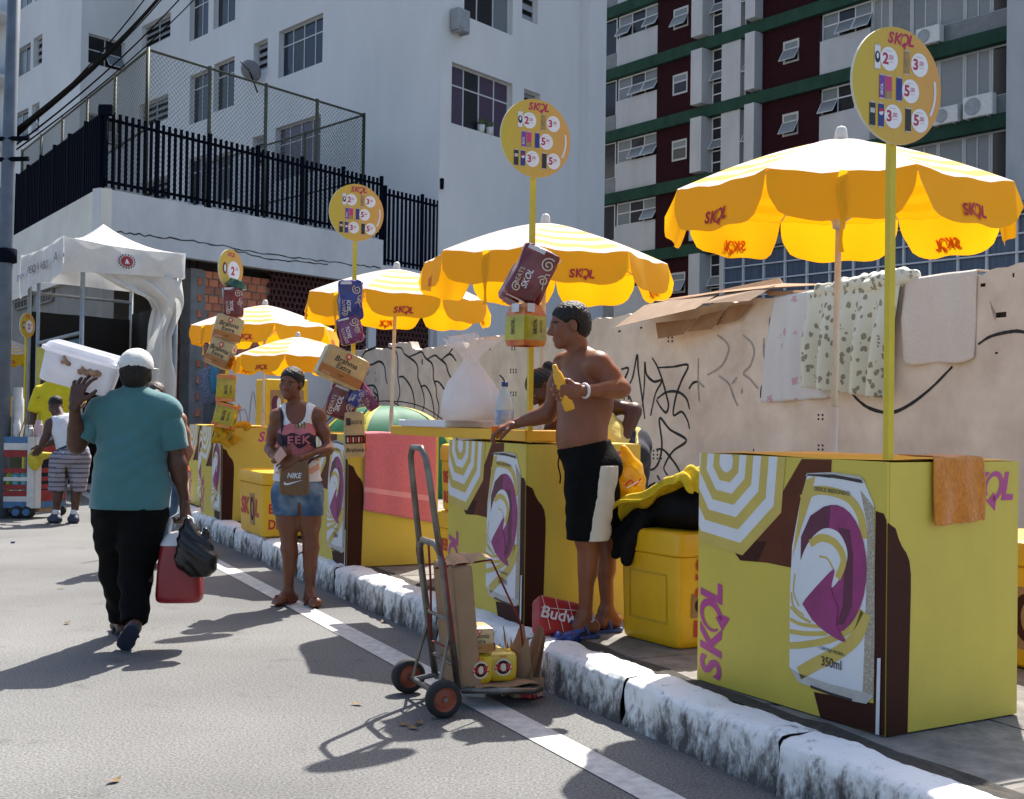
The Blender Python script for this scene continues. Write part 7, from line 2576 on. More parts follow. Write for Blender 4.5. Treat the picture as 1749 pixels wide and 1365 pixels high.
        def clip(P):
            L_ = (P - hd) @ HAx.T / k
            a = (.741 * L_[..., 1] - .671 * L_[..., 2] - c0)
            ear = .030 - np.sqrt((L_[..., 1] + .006) ** 2 + (L_[..., 2] + .008) ** 2)
            ear = np.where(np.abs(L_[..., 0]) > .055, ear, -1)
            nape = -(L_[..., 2] + .085)
            return np.maximum(np.maximum(a, ear), nape) * k
        wob = (lambda P: .0035 * np.sin(P[..., 0] * 190 + 40 * P[..., 2]) * np.sin(P[..., 2] * 160) * np.sin(P[..., 1] * 170)) if style == 'short' else (lambda P: .0015 * np.sin(P[..., 2] * 260 + P[..., 0] * 150))
        V, Fq = f.mesh(h, clip=clip, wob=wob)
        o = vf_obj('hair', [(V - base, Fq, 0)], [mat], parent)
        return o
def hand(f, wr, d, n, side, curl=.5, sz=1.0, spread=.25, thumb=.7, tcurl=.3):
    """wr wrist, d finger direction, n palm normal, side = towards the thumb"""
    d, n = _unit(d), _unit(n)
    n = _unit(n - d * np.dot(n, d))
    side = _unit(side - d * np.dot(side, d) - n * np.dot(side, n))
    k = sz
    f.cone(wr - d * .02, wr + d * .03, .025 * k, .026 * k, .01, flat=(n, .78))
    lens = [(.040, .024, .020), (.045, .028, .022), (.041, .026, .021), (.032, .020, .018)]
    for i in range(4):
        off = (.030 - .020 * i) * k
        kn = wr + d * (.088 - .004 * abs(i - 1)) * k + side * off
        f.cone(wr + d * .02 * k + side * off * .55, kn, .0165 * k, .0125 * k, .012)
        a = 0
        p = kn
        fan = (1.5 - i) * .09 * spread / .25
        dd0 = _unit(d + side * fan)
        c = curl[i] if isinstance(curl, (list, tuple)) else curl
        for j, ln in enumerate(lens[i]):
            a += c * (.75 if j == 0 else 1.0)
            dd = dd0 * math.cos(a) + n * math.sin(a)
            q = p + dd * ln * k
            f.cone(p, q, (.0098 - .001 * j) * k, (.0088 - .001 * j) * k, .003)
            p = q
    tb = wr + d * .022 * k + side * .022 * k
    t1 = tb + _unit(d * .6 + side * thumb + n * tcurl) * .042 * k
    t2 = t1 + _unit(d * .85 + side * thumb * .35 + n * (tcurl + .2)) * .030 * k
    t3 = t2 + _unit(d * .95 + side * .05 + n * (tcurl + .35)) * .024 * k
    f.cone(tb - d * .01, tb, .018 * k, .0165 * k, .01)
    f.cone(tb, t1, .0165 * k, .012 * k, .006)
    f.cone(t1, t2, .0115 * k, .0105 * k, .004)
    f.cone(t2, t3, .0105 * k, .008 * k, .004)
def wrinkle(amp, fx=30, seed=0):
    return lambda P: amp * (np.sin(P[..., 0] * fx + 9 * np.sin(P[..., 2] * 7 + seed)) * np.sin(P[..., 2] * fx * .8 + 4 * np.sin(P[..., 0] * 9 + seed)) + .6 * np.sin((P[..., 2] * .7 + P[..., 1]) * fx * 1.6 + seed) * np.sin(P[..., 2] * 14 + P[..., 0] * 11 + seed))
def cloth(name, f, mats, parent, base, h=.009, g=0.0, clip=None, amp=.004, fx=30, seed=0, mi=0, kmul=1.0):
    V, Fq = f.mesh(h, infl=g, clip=clip, wob=wrinkle(amp, fx, seed) if amp else None, kmul=kmul)
    if callable(mi):
        mm = mi
    else:
        mm = mi
    o = vf_obj(name, [(V - base, Fq, (lambda C: mm(C + base)) if callable(mm) else mm)], mats if isinstance(mats, list) else [mats], parent)
    return o
def body_mesh(fig, parent, base, skm, parts, h=.009, hh=.0055, hands=(), hand_h=.0042):
    """parts: list of Field fillers; head and hands are added at finer resolution to the same mesh"""
    f = Field()
    for p in parts:
        p(f)
    out = []
    V, Fq = f.mesh(h)
    out.append((V - base, Fq, 0))
    fh = Field()
    fig.head(fh)
    V, Fq = fh.mesh(hh)
    out.append((V - base, Fq, lambda C: fig.head_mats(C + base)))
    for hf in hands:
        q = Field()
        hf(q)
        V, Fq = q.mesh(hand_h)
        out.append((V - base, Fq, 0))
    return vf_obj('body', out, [skm, LIP, EYEW, IRIS, BROW], parent)
def halfspace(p, n):
    p, n = np.array(p, float), _unit(n)
    return lambda P: ((P - p) @ n).astype(np.float32)
def mx(*cl): return lambda P: np.maximum.reduce([c(P) for c in cl])
def mn(*cl): return lambda P: np.minimum.reduce([c(P) for c in cl])
def neg(c): return lambda P: -c(P)
def ballc(c, r): return lambda P: (np.linalg.norm(P - np.array(c), axis=-1) - r).astype(np.float32)
def elc(c, r, A=None):
    A = np.eye(3) if A is None else A
    r = np.array(r)
    return lambda P: ((np.linalg.norm(((P - np.array(c)) @ A.T) / r, axis=-1) - 1) * r.min()).astype(np.float32)
def sandal(fig, sd, parent, base, sole_m, strap_m):
    q = Field()
    fd, dn, side, heel, ball = fig.foot(q, sd)
    m = MB()
    L0 = heel - fd * .035 + dn * .036
    L1 = ball + fd * .062 + dn * .036
    n = 20
    pts = []
    for i in range(n):
        t = i / (n - 1)
        w_ = .030 + .014 * math.sin(PI * min(1, t * 1.0)) * (t > .0) + .006 * (t > .6)
        w_ *= (1 - max(0, (t - .88) / .12) ** 2 * .75) * (1 - max(0, (.1 - t) / .1) ** 2 * .5)
        pts.append((lerp(L0, L1, t), w_))
    V = []
    for p, w_ in pts:
        for (a, b) in ((-w_, 0), (w_, 0), (w_, .016), (-w_, .016)):
            V.append(p + side * a + dn * b - base)
    F = []
    for i in range(n - 1):
        for k in range(4):
            l = (k + 1) % 4
            F.append((i * 4 + k, i * 4 + l, i * 4 + 4 + l, i * 4 + 4 + k))
    F += [(0, 3, 2, 1), tuple((n - 1) * 4 + k for k in range(4))]
    m.add(V, F)
    o = m.obj('flip_flop', sole_m, parent)
    m = MB()
    top = ball + fd * .022 - dn * .006
    for q_ in (-1, 1):
        m.tube([top - base, top - dn * .030 - base, lerp(heel, ball, .72) + side * q_ * .030 - dn * .026 - base, lerp(heel, ball, .45) + side * q_ * .044 + dn * .030 - base], .008, 6)
    m.obj('strap', strap_m, o)
# ---------------------------------------------------------------- walking man with the box
Yw = 6.6
a_ = lambda x, y, d=0.0: at(x, y, Yw + d)
J = dict(hd=a_(233, 640, .02), nk=a_(230, 676), pe=a_(222, 858), shl=a_(170, 703), shr=a_(287, 700, -.02), ell=a_(131, 762, -.02), wrl=a_(127, 690, -.16), elr=a_(303, 790, .02), wrr=a_(314, 852, .06),
         hpl=a_(198, 868, .02), hpr=a_(248, 868, -.02), knl=a_(198, 975, .22), knr=a_(232, 985, .05), anl=a_(208, 1062, .40), anr=a_(229, 1070, -.10), tol=a_(200, 1085, .60), tor=a_(214, 1108, .0))
J['fnr'] = np.array([.02, -.9, -.42])
J['anl'][2] = .09; J['tol'][2] = .03; J['tor'][2] = .032
F1 = Fig(J, (-.2, .98, 0), bm=1.12, belly=.03, limb=1.12, headf=(-.1, 1, -.02), hs=1.06, leg=1.08)
base = np.array([J['pe'][0], J['pe'][1], 0])
per = thing('person', 'walking person in teal shirt and white cap carrying a clear box on the shoulder', 'person', base)
sk = skin('dark', (.075, .030, .016))
body_mesh(F1, per, base, sk, [lambda f: F1.torso(f), lambda f: F1.arm(f, 'l'), lambda f: F1.arm(f, 'r'), lambda f: F1.legs_(f, 'l'), lambda f: F1.legs_(f, 'r'), lambda f: F1.foot(f, 'l'), lambda f: (F1.foot(f, 'r'), F1.toes(f, 'r'))],
          h=.0085, hands=[lambda f: hand(f, J['wrl'], (.15, .25, .95), (.25, .9, .1), (1, 0, 0), curl=[.35, .4, .4, .45], sz=1.12, spread=.7, thumb=1.1),
                          lambda f: hand(f, J['wrr'], (.12, .05, -1), (-.9, .2, 0), (0, .9, 0), curl=.95, sz=1.12)])
TEALC = M('shirt_teal', (.045, .155, .165), .9, col2=(.035, .125, .135), scale=4, bump=.3, bscale=70, sheen=.3)
BLKT = M('trousers_black', (.0055, .0055, .0065), .9, spec=.1, var=.2, scale=8, bump=.25, bscale=50)
f = Field()
F1.torso(f, .012)
f.cone(lerp(J['pe'], J['nk'], .1), J['pe'] - [0, 0, .02], .205, .21, .05, flat=(F1.fw, .74))
f.cone(lerp(J['pe'], J['nk'], .3) + F1.r * .0, J['pe'] - [0, 0, .04], .195, .205, .05, flat=(F1.fw, .78))
for sd in 'lr':
    f.ell(J['sh' + sd] - F1.r * (.02 if sd == 'r' else -.02), (.066,) * 3, None, .07)
zh = a_(220, 868)[2]
cloth('shirt', f, TEALC, per, base, h=.0085, clip=mx(halfspace((0, 0, zh), (0, .0, -1)), neg(ballc(J['nk'] + [0, 0, .075] + F1.fw * .03, .072))), amp=.0075, fx=15, seed=2)
for sd in 'lr':
    d = _unit(J['el' + sd] - J['sh' + sd])
    f = Field()
    f.cone(J['sh' + sd] - d * .01, lerp(J['sh' + sd], J['el' + sd], 1.1), .066, .084, .03)
    cloth('sleeve', f, TEALC, per, base, h=.0085, clip=halfspace(lerp(J['sh' + sd], J['el' + sd], .74), d), amp=.004, fx=26, seed=3)
f = Field()
f.cone(J['nk'] - F1.fw * .012 - [0, 0, .012], J['nk'] + [0, 0, .018] - F1.fw * .004, .084, .074, .01, flat=(F1.fw, .85))
cloth('collar', f, TEALC, per, base, h=.007, clip=mx(neg(ballc(J['nk'] + F1.fw * .06 + [0, 0, .03], .072)), neg(halfspace(J['nk'] - [0, 0, .035], (0, 0, 1)))), amp=.001)
f = Field()
F1.torso(f, .012, upper=False)
for sd in 'lr':
    F1.legs_(f, sd, .024)
    f.cone(J['kn' + sd], lerp(J['kn' + sd], J['an' + sd], .92), .072, .068, .03)
    f.cone(J['hp' + sd], J['kn' + sd], .106, .076, .04)
cl = [halfspace(lerp(J['an' + sd], J['kn' + sd], .06), J['an' + sd] - J['kn' + sd]) for sd in 'lr']
cloth('trousers', f, BLKT, per, base, h=.0095, clip=mx(halfspace(lerp(J['pe'], J['nk'], .3), (0, 0, 1)), halfspace((0, 0, .075), (0, 0, -1)), lambda P: np.where(np.linalg.norm(P - J['anr'], axis=-1) < .2, cl[1](P), -1).astype(np.float32)), amp=.006, fx=26, seed=5)
CAPW = M('cap_white', (.66, .65, .62), .9, var=.06, scale=20, bump=.3, bscale=120)
f = Field()
f.ell(F1.hp(0, -.012, .05), np.array((.088, .104, .088)) * F1.hs, F1.HA(), .02)
cp = cloth('cap', f, CAPW, per, base, h=.006, clip=(lambda P: -(((P - J['hd']) @ F1.hu) - .028 + .15 * ((P - J['hd']) @ F1.hf) * 0).astype(np.float32)), amp=.0012, fx=60)
f = Field()
f.cone(F1.hp(-.05, .10, .035), F1.hp(.05, .10, .035), .05, .05, .02, flat=(F1.hu, .16))
cloth('cap_brim', f, CAPW, per, base, h=.007, amp=0)
m = MB(); m.box((F1.hp(0, -.1, .04) - base), (.07, .012, .012)); m.obj('cap_strap', BLKT, per)
F1.hair('short', HAIRK, per, base)
NAVY = M('sandal_navy', (.02, .03, .06), .7, var=.1)
for sd in 'lr':
    sandal(F1, sd, per, base, NAVY, NAVY)
# clear box on his shoulder
CLEAR = M('box_milky_plastic', (.78, .79, .83), .25, col2=(.70, .71, .76), scale=6, trans=.55, coat=.3, bump=.1)
bc = at(140, 628, 6.62)
bx = thing('plastic_box', 'milky clear plastic box with lid carried on the walking person\'s shoulder', 'plastic box', bc)
bx.rotation_euler = (math.radians(6), math.radians(15), math.radians(10))
m = MB(); rbox(m, [(.86, -.11), (.92, -.10), (.97, .05), (.96, .055)], .40, .27, n=48, p=9, wob=.002); m.obj('body', CLEAR, bx, auto=40)
m = MB(); rbox(m, [(1.0, .055), (1.07, .06), (1.07, .078), (1.0, .085), (.93, .105), (.9, .108)], .40, .27, n=48, p=9); m.obj('lid', CLEAR, bx, auto=40)
f = Field(); f.cone((.02, -.10, .0), (.11, -.108, .005), .02, .022, .01); f.cone((-.08, -.1, .03), (-.05, -.108, .02), .02, .015, .01)
V, Fq = f.mesh(.006, wob=lambda P: .010 * np.sin(P[..., 0] * 95) * np.sin(P[..., 2] * 120 + P[..., 0] * 60)); vf_obj('orange_stain', [(V, Fq, 0)], [M('stain_orange', (.62, .36, .22), .6, var=.3, scale=30, trans=.3)], bx).location = (0, -.02, 0)
# red jug and black bag in his right hand
JUGR = M('jug_red', (.26, .012, .02), .4, var=.12, scale=6, coat=.2)
JUGW = M('jug_white', (.60, .61, .63), .45, var=.05)
jb = at(307, 1026, 6.66)
jg = thing('water_jug', 'red cooler jug with white top carried in the walking person\'s hand', 'jug', jb, .15)
zt3 = at(307, 930, 6.66)[2] - jb[2]
m = MB(); rbox(m, [(.88, 0), (.97, .012), (1.0, .04), (.93, .2), (.84, zt3)], .255, .23, n=40, p=4); m.obj('body', JUGR, jg, auto=50)
m = MB(); rbox(m, [(.845, zt3 + .001), (.84, zt3 + .01), (.62, zt3 + .06), (.5, zt3 + .065)], .255, .23, n=40, p=4); m.obj('lid', JUGW, jg, auto=50)
m = MB(); m.tube([(-.075, 0, zt3 + .03), (-.055, 0, zt3 + .14), (.0, 0, zt3 + .175), (.055, 0, zt3 + .14), (.075, 0, zt3 + .03)], .013, 8); m.obj('handle', JUGW, jg, smooth=True)
BAGK = M('bag_black_plastic', (.006, .006, .007), .3, var=.3, scale=14, coat=.15, spec=.35, bump=1.0, bscale=11, detail=6)
f = Field()
b0 = lambda x, y, d=0.0: at(x, y, 6.52 + d)
f.cone(b0(322, 890), b0(325, 915), .018, .05, .03)
f.cone(b0(325, 912), b0(335, 955), .055, .09, .05, flat=((0, 1, 0), .7))
f.cone(b0(330, 950), b0(342, 962), .10, .085, .05, flat=((0, 1, 0), .7))
f.cone(b0(350, 905), b0(365, 950), .012, .02, .03)
V, Fq = f.mesh(.009, wob=lambda P: .008 * np.sin(P[..., 0] * 55 + 8 * np.sin(P[..., 2] * 11)) * np.sin(P[..., 2] * 40 + P[..., 0] * 30), clip=mx(halfspace(b0(330, 985), (0, 0, -1)), halfspace(b0(369, 940), (1, 0, .2))))
o = vf_obj('plastic_bag', [(V, Fq, 0)], [BAGK]); tag(o, 'black plastic bag hanging from the walking person\'s hand over the jug', 'plastic bag')
# ---------------------------------------------------------------- woman in the white tank top
Yq = 8.2
a_ = lambda x, y, d=0.0: at(x, y, Yq + d)
J2 = dict(hd=a_(497, 655, -.04), nk=a_(506, 696), pe=a_(508, 836), shr=a_(474, 711, -.02), shl=a_(544, 709, .02), elr=a_(461, 766, .02), wrr=a_(472, 786, -.17), ell=a_(561, 768, .0), wrl=a_(508, 784, -.20),
          hpr=a_(489, 846), hpl=a_(527, 846), knr=a_(494, 936, -.02), knl=a_(531, 936, -.02), anr=a_(493, 1014, .02), anl=a_(529, 1016, .0), tor=a_(466, 1033, -.10), tol=a_(541, 1040, -.17))
J2['anr'][2] = .085; J2['anl'][2] = .085; J2['tor'][2] = .035; J2['tol'][2] = .035
F2 = Fig(J2, (-.15, -1, 0), bm=.97, female=True, belly=.012, limb=.84, headf=(-.22, -1, -.10), headup=(.14, 0, 1), hs=.96, leg=.93)
base = np.array([J2['pe'][0], J2['pe'][1], 0])
per = thing('person', 'standing person in white printed tank top and denim shorts holding a phone', 'person', base)
sk2 = skin('brown', (.175, .060, .027))
hr_ = lambda f: hand(f, J2['wrr'], (.35, -.25, .15), (.2, .1, .95), (.3, -.6, .3), curl=.55, sz=.92, thumb=.8)
hl_ = lambda f: hand(f, J2['wrl'], (-.9, -.1, -.28), (.0, .8, -.35), (-.1, -.2, .9), curl=.45, sz=.95, thumb=.5)
body_mesh(F2, per, base, sk2, [lambda f: F2.torso(f), lambda f: F2.arm(f, 'l'), lambda f: F2.arm(f, 'r'), lambda f: F2.legs_(f, 'l'), lambda f: F2.legs_(f, 'r'), lambda f: (F2.foot(f, 'l'), F2.toes(f, 'l')), lambda f: (F2.foot(f, 'r'), F2.toes(f, 'r'))],
          h=.008, hh=.0042, hands=[hr_, hl_])
F2.hair('tail', HAIRK, per, base, h=.006)
def tank_mats(C):
    u = (C - J2['pe']) @ F2.r
    z = C[:, 2]
    front = ((C - J2['pe']) @ F2.fw) > .02
    m = np.zeros(len(C), int)
    z0, z1, z2, z3, z4 = [a_(508, y)[2] for y in (724, 741, 762, 785, 808)]
    wv = .008 * np.sin(u * 60)
    m[front & (z < z0 + wv) & (z > z3)] = 1
    m[front & (z < z1 + wv) & (z > z2 + wv * 2)] = 2
    m[front & (z < z0 + .012 + wv) & (z > z0 - .03) & (np.abs(u + .03 - .0) < .035) & (np.sin(u * 300) > -.4)] = 3
    m[front & (z < z3) & (z > z4) & (np.sin(u * 35 + z * 60) > .15)] = 4
    return m
TANK = [M('tank_white', (.68, .68, .69), .9, var=.04, scale=8, bump=.3, bscale=80), M('tank_coral', (.55, .17, .19), .9, var=.12, scale=14), M('tank_plum', (.05, .028, .05), .9, var=.2, scale=20), M('tank_green', (.16, .22, .05), .9, var=.3, scale=40), M('tank_peach', (.62, .33, .25), .9, var=.1)]
f = Field()
F2.torso(f, .008)
f.cone(lerp(J2['pe'], J2['nk'], .35), J2['pe'] + [0, 0, -.01], .15, .165, .05, flat=(F2.fw, .74))
cl = [halfspace((0, 0, a_(508, 822)[2]), (0, 0, -1)),
      neg(elc(J2['nk'] + F2.fw * .06 - [0, 0, .015], (.068, .16, .105), F2.A())), neg(ballc(J2['nk'] + [0, 0, .06], .085))]
for sd, q in (('l', -1), ('r', 1)):
    cl.append(neg(elc(J2['sh' + sd] + F2.r * q * .035 - [0, 0, .02], (.085, .2, .10), F2.A())))
cloth('tank_top', f, TANK, per, base, h=.0075, clip=mx(*cl), amp=.0022, fx=30, seed=4, mi=tank_mats)
fb = lambda a, b, h: J2['pe'] + F2.r * a * -1 + F2.fw * (.134 + h) + np.array([0, 0, b]) - base
# lettering across the chest
zt5 = a_(508, 751)[2] - J2['pe'][2]
pr = Print(lambda a, b, h: J2['pe'] - base + F2.r * (-a) + F2.fw * (.155 + h - 1.35 * a * a - .25 * max(0, zt5 - b)) + np.array([0, 0, b]), [TANK[1], PWHITE])
pr.text('EEK', 0.012, zt5, .055, 'tank_coral', 1, align='c', bold=.03, wscale=1.15, space=1.15)
pr.obj('lettering', per)
def denim_fn(nt, N, L, b, out):
    tc = N.new('ShaderNodeTexCoord'); n = N.new('ShaderNodeTexNoise'); n.inputs['Scale'].default_value = 7; n.inputs['Detail'].default_value = 6
    L.new(tc.outputs['Object'], n.inputs['Vector'])
    rp = N.new('ShaderNodeValToRGB'); e = rp.color_ramp.elements
    e[0].position = .35; e[0].color = (.022, .05, .11, 1); e[1].position = .72; e[1].color = (.22, .30, .38, 1); k = e.new(.52); k.color = (.055, .11, .20, 1)
    L.new(n.outputs[0], rp.inputs[0]); L.new(rp.outputs[0], b.inputs['Base Color']); b.inputs['Roughness'].default_value = .9
    w_ = N.new('ShaderNodeTexNoise'); w_.inputs['Scale'].default_value = 140; L.new(tc.outputs['Object'], w_.inputs['Vector'])
    bp = N.new('ShaderNodeBump'); bp.inputs['Strength'].default_value = .4; bp.inputs['Distance'].default_value = .004; L.new(w_.outputs[0], bp.inputs['Height']); L.new(bp.outputs[0], b.inputs['Normal'])
DENIM = node_mat('denim', denim_fn)
f = Field()
F2.torso(f, .012, upper=False)
for sd in 'lr':
    F2.legs_(f, sd, .010)
f.sub(lerp(J2['knl'], J2['knr'], .5) + [0, 0, .16], (.012, .14, .17), F2.A(), .02)
cloth('denim_shorts', f, DENIM, per, base, h=.008, clip=mx(halfspace((0, 0, a_(508, 880)[2]), (0, 0, -1)), halfspace((0, 0, a_(508, 804)[2]), (0, 0, 1))), amp=.002, fx=34)
SREDD = M('sandal_red', (.16, .03, .025), .6, var=.15)
for sd in 'lr':
    sandal(F2, sd, per, base, SREDD, SREDD)
# phone and shoulder bag are things she carries
q = a_(478, 778, -.27)
m = MB(); m.box((0, 0, 0), (.068, .009, .13), bev=.004)
o = m.obj('phone', M('phone_pink', (.55, .33, .29), .3, coat=.4)); o.location = q; o.rotation_euler = (.5, .95, -.3); tag(o, 'rose coloured phone in the hands of the person in white', 'phone')
BAGB = M('bag_brown', (.17, .085, .035), .6, var=.1, scale=20, bump=.3, bscale=90)
STRK = M('strap_navy', (.012, .014, .024), .8)
bq = a_(503, 817, -.19)
bg_ = thing('shoulder_bag', 'small brown shoulder bag with white logo worn by the person in white', 'bag', bq, -.12)
m = MB(); hgt = .225; rbox(m, [(.78, -hgt / 2), (.95, -hgt / 2 + .015), (1, -hgt / 2 + .06), (.97, 0), (.93, hgt / 2 - .01), (.9, hgt / 2)], .20, .06, n=40, p=5); b = m.obj('body', BAGB, bg_, auto=50)
pr = Print(lambda a, b_, h: (a, -.0335 - h, b_), [PTXT])
pr.text('NIKE', .01, .02, .036, 'pack_white', 1, align='c', bold=.03, shear=.25, wscale=.9)
sw = smooth_path([(-.058, -.02), (-.062, -.04), (-.04, -.045), (.0, -.033), (.068, -.008), (.0, -.024), (-.045, -.032), (-.058, -.02)], 4)
pr.poly(sw[::-1], 'pack_white', 1)
pr.obj('logo', b)
m = MB()
p_a = J2['shr'] + F2.r * -.012 + [0, 0, .052] - bq
p_b = lerp(J2['shr'], J2['pe'], .4) + F2.fw * .155 + F2.r * .02 - bq
p_c = np.array([-.09, 0, .10])
m.tube(smooth_path([p_a - F2.fw * .05, p_a + F2.fw * .05, p_b, lerp(p_b, p_c, .6) + F2.fw * .02, p_c], 5), .009, 6)
p_d = np.array([.09, 0, .10]); p_e = a_(548, 772, -.05) - bq; p_f = a_(552, 745, .1) - bq
m.tube(smooth_path([p_d, lerp(p_d, p_e, .5) - [0, .04, 0], p_e, p_f], 5), .009, 6)
m.obj('strap', STRK, bg_, smooth=True)
# ---------------------------------------------------------------- shirtless man
Ym = 6.1
a_ = lambda x, y, d=0.0: at(x, y, Ym + d)
J3 = dict(hd=a_(972, 556, .0), nk=a_(992, 608, .0), pe=a_(1006, 790, .0), shl=a_(1022, 622, -.14), shr=a_(966, 622, .16), ell=a_(1062, 664, -.16), wrl=a_(992, 668, -.30), elr=a_(938, 706, .20), wrr=a_(880, 724, .22),
          hpl=a_(1008, 800, -.07), hpr=a_(1014, 800, .08), knl=a_(1003, 922, -.06), knr=a_(1030, 920, .14), anl=a_(1000, 1062, -.02), anr=a_(1038, 1060, .16), tol=a_(968, 1092, -.06), tor=a_(1010, 1085, .14))
for sd in 'lr':
    J3['an' + sd][2] = PZ + .115; J3['to' + sd][2] = PZ + .06
F3 = Fig(J3, (-.86, -.4, 0), bm=1.04, belly=.035, limb=1.08, headf=(-1, -.12, -.16), headup=(-.08, 0, 1), hs=1.02, leg=.98)
base = np.array([J3['pe'][0], J3['pe'][1], PZ])
per = thing('person', 'shirtless person in black board shorts standing at the stall holding a yellow bottle', 'person', base)
sk3 = skin('tan', (.205, .069, .030))
def m_ext(f):
    # back and flank muscles
    f.ell(lerp(J3['pe'], J3['nk'], .62) - F3.fw * .06 - F3.r * .08, (.07, .05, .13), F3.A(), .05)
    f.ell(lerp(J3['pe'], J3['nk'], .62) - F3.fw * .06 + F3.r * .08, (.07, .05, .13), F3.A(), .05)
    for q in (-1, 1):
        f.ell(lerp(J3['pe'], J3['nk'], .70) + F3.fw * .122 + F3.r * q * .075, (.007, .007, .007), None, .006)
    f.sub(lerp(J3['pe'], J3['nk'], .24) + F3.fw * .17, (.008, .02, .01), F3.A(), .008)
body_mesh(F3, per, base, sk3, [lambda f: F3.torso(f), m_ext, lambda f: F3.arm(f, 'l'), lambda f: F3.arm(f, 'r'), lambda f: F3.legs_(f, 'l'), lambda f: F3.legs_(f, 'r'), lambda f: (F3.foot(f, 'l'), F3.toes(f, 'l')), lambda f: (F3.foot(f, 'r'), F3.toes(f, 'r'))],
          h=.0075, hh=.0045, hands=[lambda f: hand(f, J3['wrl'], (-.95, -.1, -.12), (.0, .85, .2), (.0, -.1, 1), curl=.85, sz=1.05, thumb=.6),
                                    lambda f: hand(f, J3['wrr'], (-.9, .1, -.30), (.1, .2, -1), (-.2, -1, 0), curl=.6, sz=1.02, thumb=.8)], hand_h=.004)
F3.hair('short', HAIRK, per, base, h=.006)
SHK = M('boardshort_black', (.006, .0065, .007), .9, spec=.1, var=.25, scale=10, bump=.3, bscale=60)
SHG = M('boardshort_silver', (.58, .55, .48), .8, var=.1, scale=8, bump=.4, bscale=40, stretch=(1, 1, .2))
def stripe_clip(P):
    u = (P - J3['pe']) @ F3.fw
    za, zb_ = a_(1030, 790)[2], a_(1030, 925)[2]
    t = (za - P[..., 2]) / (za - zb_)
    c = np.abs(u - (-.012 + .014 * t)) - (.058 + .052 * t)
    return np.maximum(np.maximum(c, (.02 - t) * .3), (P - J3['pe']) @ F3.r).astype(np.float32)
f = Field()
F3.torso(f, .012, upper=False)
for sd in 'lr':
    F3.legs_(f, sd, .020)
    f.cone(J3['hp' + sd], J3['kn' + sd], .112, .092, .05)
f.cone(lerp(J3['hpl'], J3['knl'], .9), lerp(J3['hpl'], J3['knl'], .3), .098, .108, .04)
bsc = mx(lambda P: ((P - a_(1000, 758)) @ _unit(np.array([-.22, 0, 1.0]))).astype(np.float32), halfspace((0, 0, a_(1000, 920)[2]), (0, 0, -1)))
bs = cloth('board_shorts', f, SHK, per, base, h=.008, clip=bsc, amp=.005, fx=24, seed=7)
bst = cloth('side_stripe', f, SHG, bs, base, h=.008, g=.0035, clip=mx(bsc, stripe_clip), amp=.005, fx=24, seed=7)
m = MB(); pa = a_(957, 772, -.05) - base
m.tube(smooth_path([pa, pa + [-.01, 0, -.06], pa + [.002, 0, -.12], pa + [.0, 0, -.16]], 4), .004, 5); m.obj('drawstring', SHK, per)
SBLU = M('sandal_blue', (.03, .07, .24), .6, var=.1)
for sd in 'lr':
    sandal(F3, sd, per, base, SBLU, SBLU)
m = MB()
wd_ = _unit(J3['wrl'] - J3['ell'])
w0 = J3['wrl'] - wd_ * .025 - base
x_ = _unit(np.cross(wd_, [0, 0, 1.])); y_ = np.cross(wd_, x_)
m.tube([w0 + .0325 * (math.cos(t) * x_ + math.sin(t) * y_) for t in np.linspace(0, 2 * PI, 20)[:-1]], .008, 6, closed=True); m.obj('wristband', JUGW, per, smooth=True)
# yellow squeeze bottle in his hand, orange cup under the other
TUBEY = M('squeeze_yellow', (.72, .36, .01), .4, var=.06)
qb = J3['wrl'] + np.array([-.085, -.015, .0]) + np.array([0, .02, 0])
tb = thing('squeeze_bottle', 'slim yellow squeeze bottle held by the shirtless person', 'bottle', qb)
tb.rotation_euler = (.1, -.36, 0)
m = MB(); m.lathe([(0, -.10), (.024, -.10), (.027, -.09), (.027, .05), (.022, .09), (.013, .105), (.012, .13), (.008, .135), (0, .135)], n=20); m.obj('body', TUBEY, tb, smooth=True)
qc = J3['wrr'] + np.array([-.095, .02, -.075])
m = MB(); m.lathe([(0, 0), (.026, 0), (.033, .06), (.034, .062), (.031, .06), (.025, .004), (0, .004)], n=20)
o = m.obj('orange_cup', M('cup_orange', (.68, .22, .015), .4, trans=.3), smooth=True); o.location = (qc[0], qc[1], STOP + .024); tag(o, 'orange plastic cup under the shirtless person\'s hand on the tray', 'cup')
# ---------------------------------------------------------------- woman bending behind the stall
Yv = 6.95
a_ = lambda x, y, d=0.0: at(x, y, Yv + d)
J4 = dict(hd=a_(927, 664, .0), nk=a_(968, 690, .05), pe=a_(1068, 772, .12), shl=a_(960, 712, -.13), shr=a_(1012, 690, .22), elr=a_(1084, 700, .12), wrr=a_(1062, 765, .0), ell=a_(932, 750, -.05), wrl=a_(926, 775, .05),
          hpl=a_(1062, 785, .03), hpr=a_(1078, 785, .20), knl=a_(1050, 900, .0), knr=a_(1072, 900, .2), anl=a_(1062, 1010, .05), anr=a_(1080, 1010, .25), tol=a_(1030, 1030, .0), tor=a_(1050, 1030, .2))
for sd in 'lr':
    J4['an' + sd][2] = PZ + .09; J4['to' + sd][2] = PZ + .04
F4 = Fig(J4, (-.9, -.3, 0), bm=.98, female=True, belly=.015, limb=1.0, headf=(-.72, -.35, -.75), headup=(-.75, 0, .6), hs=.97, leg=1.0)
base = np.array([J4['pe'][0], J4['pe'][1], PZ])
per = thing('person', 'person in pale yellow top bending over the stall behind the shirtless one', 'person', base)
sk4 = skin('deep', (.07, .026, .014))
